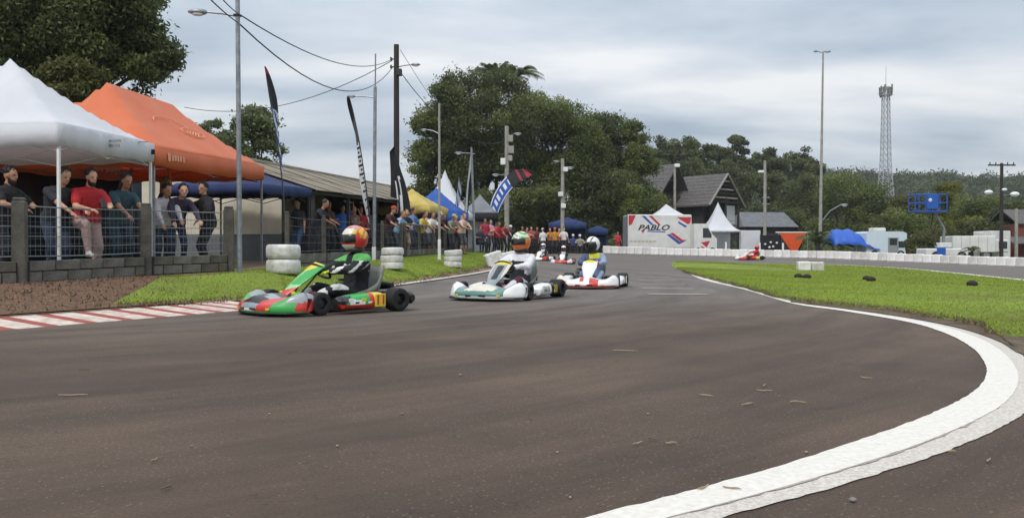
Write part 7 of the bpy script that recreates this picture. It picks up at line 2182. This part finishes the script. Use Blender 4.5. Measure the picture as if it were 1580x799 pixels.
# motorhome
mY = 63.5; mx_ = PX(1337, mY); mg = gz(mx_, mY)
MH = thing('motorhome', 'pale white motorhome with roof box behind the barrier', 'motorhome', (mx_, mY, mg), R(3))
ML = 64/FPX*mY; mh = PZ(357, mY) - mg
prof = [(0, .4), (0, mh*.94), (.1, mh), (ML*.90, mh), (ML, mh*.93), (ML*1.0, mh*.72), (ML*.93, mh*.66), (ML*.97, .4)]
MB().loft([[Vector((x, y, z)) for x, z in prof] for y in (0, .06, 2.04, 2.1)]).build('body', mat('motorhome_pale', hexc('c9d6de'), .45, .06, 2), MH, smooth=0)
MB().cbox((ML*.42, 1, mh + .15), (1.0, .9, .3), .06).build('roof_box', M_VWH, MH, smooth=0)
w_ = MB().cbox((ML*.66, -.012, mh*.50), (.85, .03, mh*.55), .01).build('door', M_VGR, MH, smooth=0)
MB().box((ML*.66, -.032, mh*.62), (.6, .012, mh*.25)).build('pane', M_PANE, w_, smooth=0)
MB().cbox((ML*.87, -.012, mh*.52), (.5, .03, mh*.24), .01).build('side_window', M_PANE, MH, smooth=0)
MB().cbox((ML*.25, -.012, mh*.62), (.9, .03, mh*.2), .01).build('side_window', M_PANE, MH, smooth=0) if False else None
veh_wheel(MH, ML*.2, .1, .33); veh_wheel(MH, ML*.85, .1, .33)
# boom lift
lY = 60.0; lx_ = PX(1462, lY); lg = gz(lx_, lY)
BL = thing('boom_lift', 'blue boom lift with raised basket above the box truck', 'lift', (lx_, lY, lg), 0)
M_LB = mat('lift_blue', hexc('1f57ad'), .5, .15, 3)
Lz = lambda py: PZ(py, lY) - lg
Lx = lambda px: (px - 1462)/FPX*lY
MB().cbox((Lx(1460), .6, Lz(389)), (65/FPX*lY, 1.6, .55), .08).build('chassis', M_VWH, BL, smooth=0)
MB().cbox((Lx(1450), -.22, Lz(388)), (.65, .06, .6), .02).build('side_panel', M_LB, BL, smooth=0)
for x in (-.95, .95): veh_wheel(BL, x, -.1, .36, .26); veh_wheel(BL, x, 1.3, .36, .26)
MB().cbox((Lx(1462), .6, Lz(378)), (.9, .8, .35), .05).build('turret', M_VWH, BL, smooth=0)
MB().tube([(Lx(1462), .6, Lz(376)), (Lx(1463), .6, Lz(352)), (Lx(1453), .55, Lz(336)), (Lx(1446), .5, Lz(326))], [.11, .10, .09, .07], 8).build('boom', M_STEEL, BL, smooth=50)
MB().tube([(Lx(1452), .7, Lz(380)), (Lx(1444), .7, Lz(350)), (Lx(1446), .6, Lz(327))], .05, 6).build('hydraulic_strut', M_DARKST, BL)
bk = MB()
x0_, x1_, z0_, z1_ = Lx(1412), Lx(1461), Lz(326), Lz(300)
for z in (z0_, (z0_ + z1_)/2, z1_):
    for y in (0, 1.0): bk.tube([(x0_, y, z), (x1_, y, z)], .045, 6)
    for x in (x0_, x1_): bk.tube([(x, 0, z), (x, 1, z)], .045, 6)
for x in np.linspace(x0_, x1_, 4):
    for y in (0, 1.0): bk.tube([(x, y, z0_), (x, y, z1_)], .04, 6)
bk = bk.build('basket', M_LB, BL)
MB().cbox(((x0_ + x1_)/2, .5, z0_ - .02), (x1_ - x0_, 1.05, .12), .01).build('floor', M_LB, bk, smooth=0)
MB().cbox((Lx(1438), -.04, (z0_ + z1_)/2 + .05), (.85, .10, 1.05), .03).build('control_panel', M_LB, bk, smooth=0)
MB().ell((Lx(1434), -.11, Lz(309)), (.14, .03, .14), 12, 8).build('round_sticker', F_W, bk)
# box truck
kY = 62.5; kx = PX(1470, kY); kg = gz(kx, kY)
BT = thing('box_truck', 'large plain white box truck body at the right behind the barrier', 'truck', (kx, kY, kg), R(-8))
KL = 62/FPX*kY; kh = PZ(364, kY) - kg
MB().cbox((KL/2, 1.3, kh/2 + .3), (KL, 2.6, kh - .6), .05).build('box_body', M_VWH, BT, smooth=0)
for k in range(1, 5): MB().box((KL*k/5, -.004, kh/2 + .3), (.02, .02, kh - .7)).build('panel_seam', M_VGR, BT, smooth=0)
MB().cbox((KL + .5, 1.3, kh/2 + .15), (.95, 2.4, kh - .9), .06).build('cab', M_VWH, BT, smooth=0)
MB().cbox((KL + .55, .085, kh*.62), (.6, .03, .55), .01).build('side_window', M_PANE, BT, smooth=0)
for x in (.6, KL*.8): veh_wheel(BT, x, .2, .42, .26)
X = PX(1530, 64.5); SB = MB().cbox((0, 0, 1.15), (1.6, 2.2, 2.3), .05).build('container', M_VWH, None, (X, 64.5, gz(X, 64.5)), .1, 0, 'white container just right of the box truck behind the dark pole', 'container')
# short white posts on the barrier line
for k, (px, lab) in enumerate(((1120, 'short white post at the barrier below the pagoda tent'), (1172, 'short white post left of the black banner'), (1208, 'short white post right of the black banner'))):
    Y = 63.2; X = PX(px, Y); MB().cbox((0, 0, .55), (.13, .13, 1.1), .015).build('post', M_WHITEP, None, (X, Y, gz(X, Y)), 0, 0, lab, 'post', 'white posts behind the barrier')

# ================================================================== LITTER ON THE TRACK
M_TWIG = mat('dry_twig', hexc('a89478'), .9, .3, 30); M_TWIG2 = mat('dry_bark', hexc('6b5a48'), .9, .3, 30)
tw_ = [(1180, 597, .11), (1153, 625, .10), (1232, 623, .11), (985, 687, .06), (1006, 681, .05), (1036, 687, .05), (1085, 756, .09), (1130, 758, .10), (1528, 714, .08), (112, 612, .16), (237, 713, .06), (255, 756, .08), (452, 545, .12), (965, 542, .22), (130, 572, .12), (1470, 700, .05), (1090, 612, .10), (1180, 605, .12), (1337, 585, .09)]
for (px, py, L) in tw_:
    x, y = P0(px, py); an = random.uniform(-1.3, 1.3); L *= random.uniform(.5, .9)
    pts = [(L*(q - .5), .15*math.sin(q*3 + px)*L, .003 + .004*abs(math.sin(q*3 + px))) for q in np.linspace(0, 1, 6)]
    MB().tube(pts, [.0015, .003, .0035, .003, .0025, .001], 5).build('twig', random.choice([M_TWIG, M_TWIG, M_TWIG2]), None, (x, y, .004), an, 60, 'dry twig or bark scrap lying on the asphalt', 'twig', 'twigs on the track')
for (px, py) in ((1317, 775), (710, 580), (1203, 612), (1310, 560), (295, 690), (415, 640), (800, 595), (930, 655), (860, 700), (1000, 640), (620, 640), (520, 690), (60, 745), (880, 770), (1420, 600), (1245, 700)):
    x, y = P0(px, py); r = random.uniform(.003, .006)*(2.2 if px in (1317, 710) else 1)
    MB().ell((0, 0, r*.5), (r*1.3, r, r*.7), 7, 5).build('pebble', random.choice([M_TWIG, M_CONC]), None, (x, y, .003), random.uniform(0, 3), 0, 'small pale pebble lying loose on the asphalt', 'pebble', 'pebbles on the track')

# ================================================================== HAZE: the damp air between here and the hill
hz_m = bpy.data.materials.new('haze_air'); hz_m.use_nodes = True
ht_ = hz_m.node_tree; ht_.nodes.clear()
ho_ = ht_.nodes.new('ShaderNodeOutputMaterial'); hv_ = ht_.nodes.new('ShaderNodeVolumePrincipled')
hv_.inputs['Color'].default_value = (.86, .90, .95, 1); hv_.inputs['Density'].default_value = .0003; hv_.inputs['Anisotropy'].default_value = .2
ht_.links.new(hv_.outputs[0], ho_.inputs['Volume'])
MB().box((0, 1300, 28.2), (6400, 6000, 59.6)).build('haze', hz_m, smooth=0, kind='stuff', label='thin damp haze over the whole place')
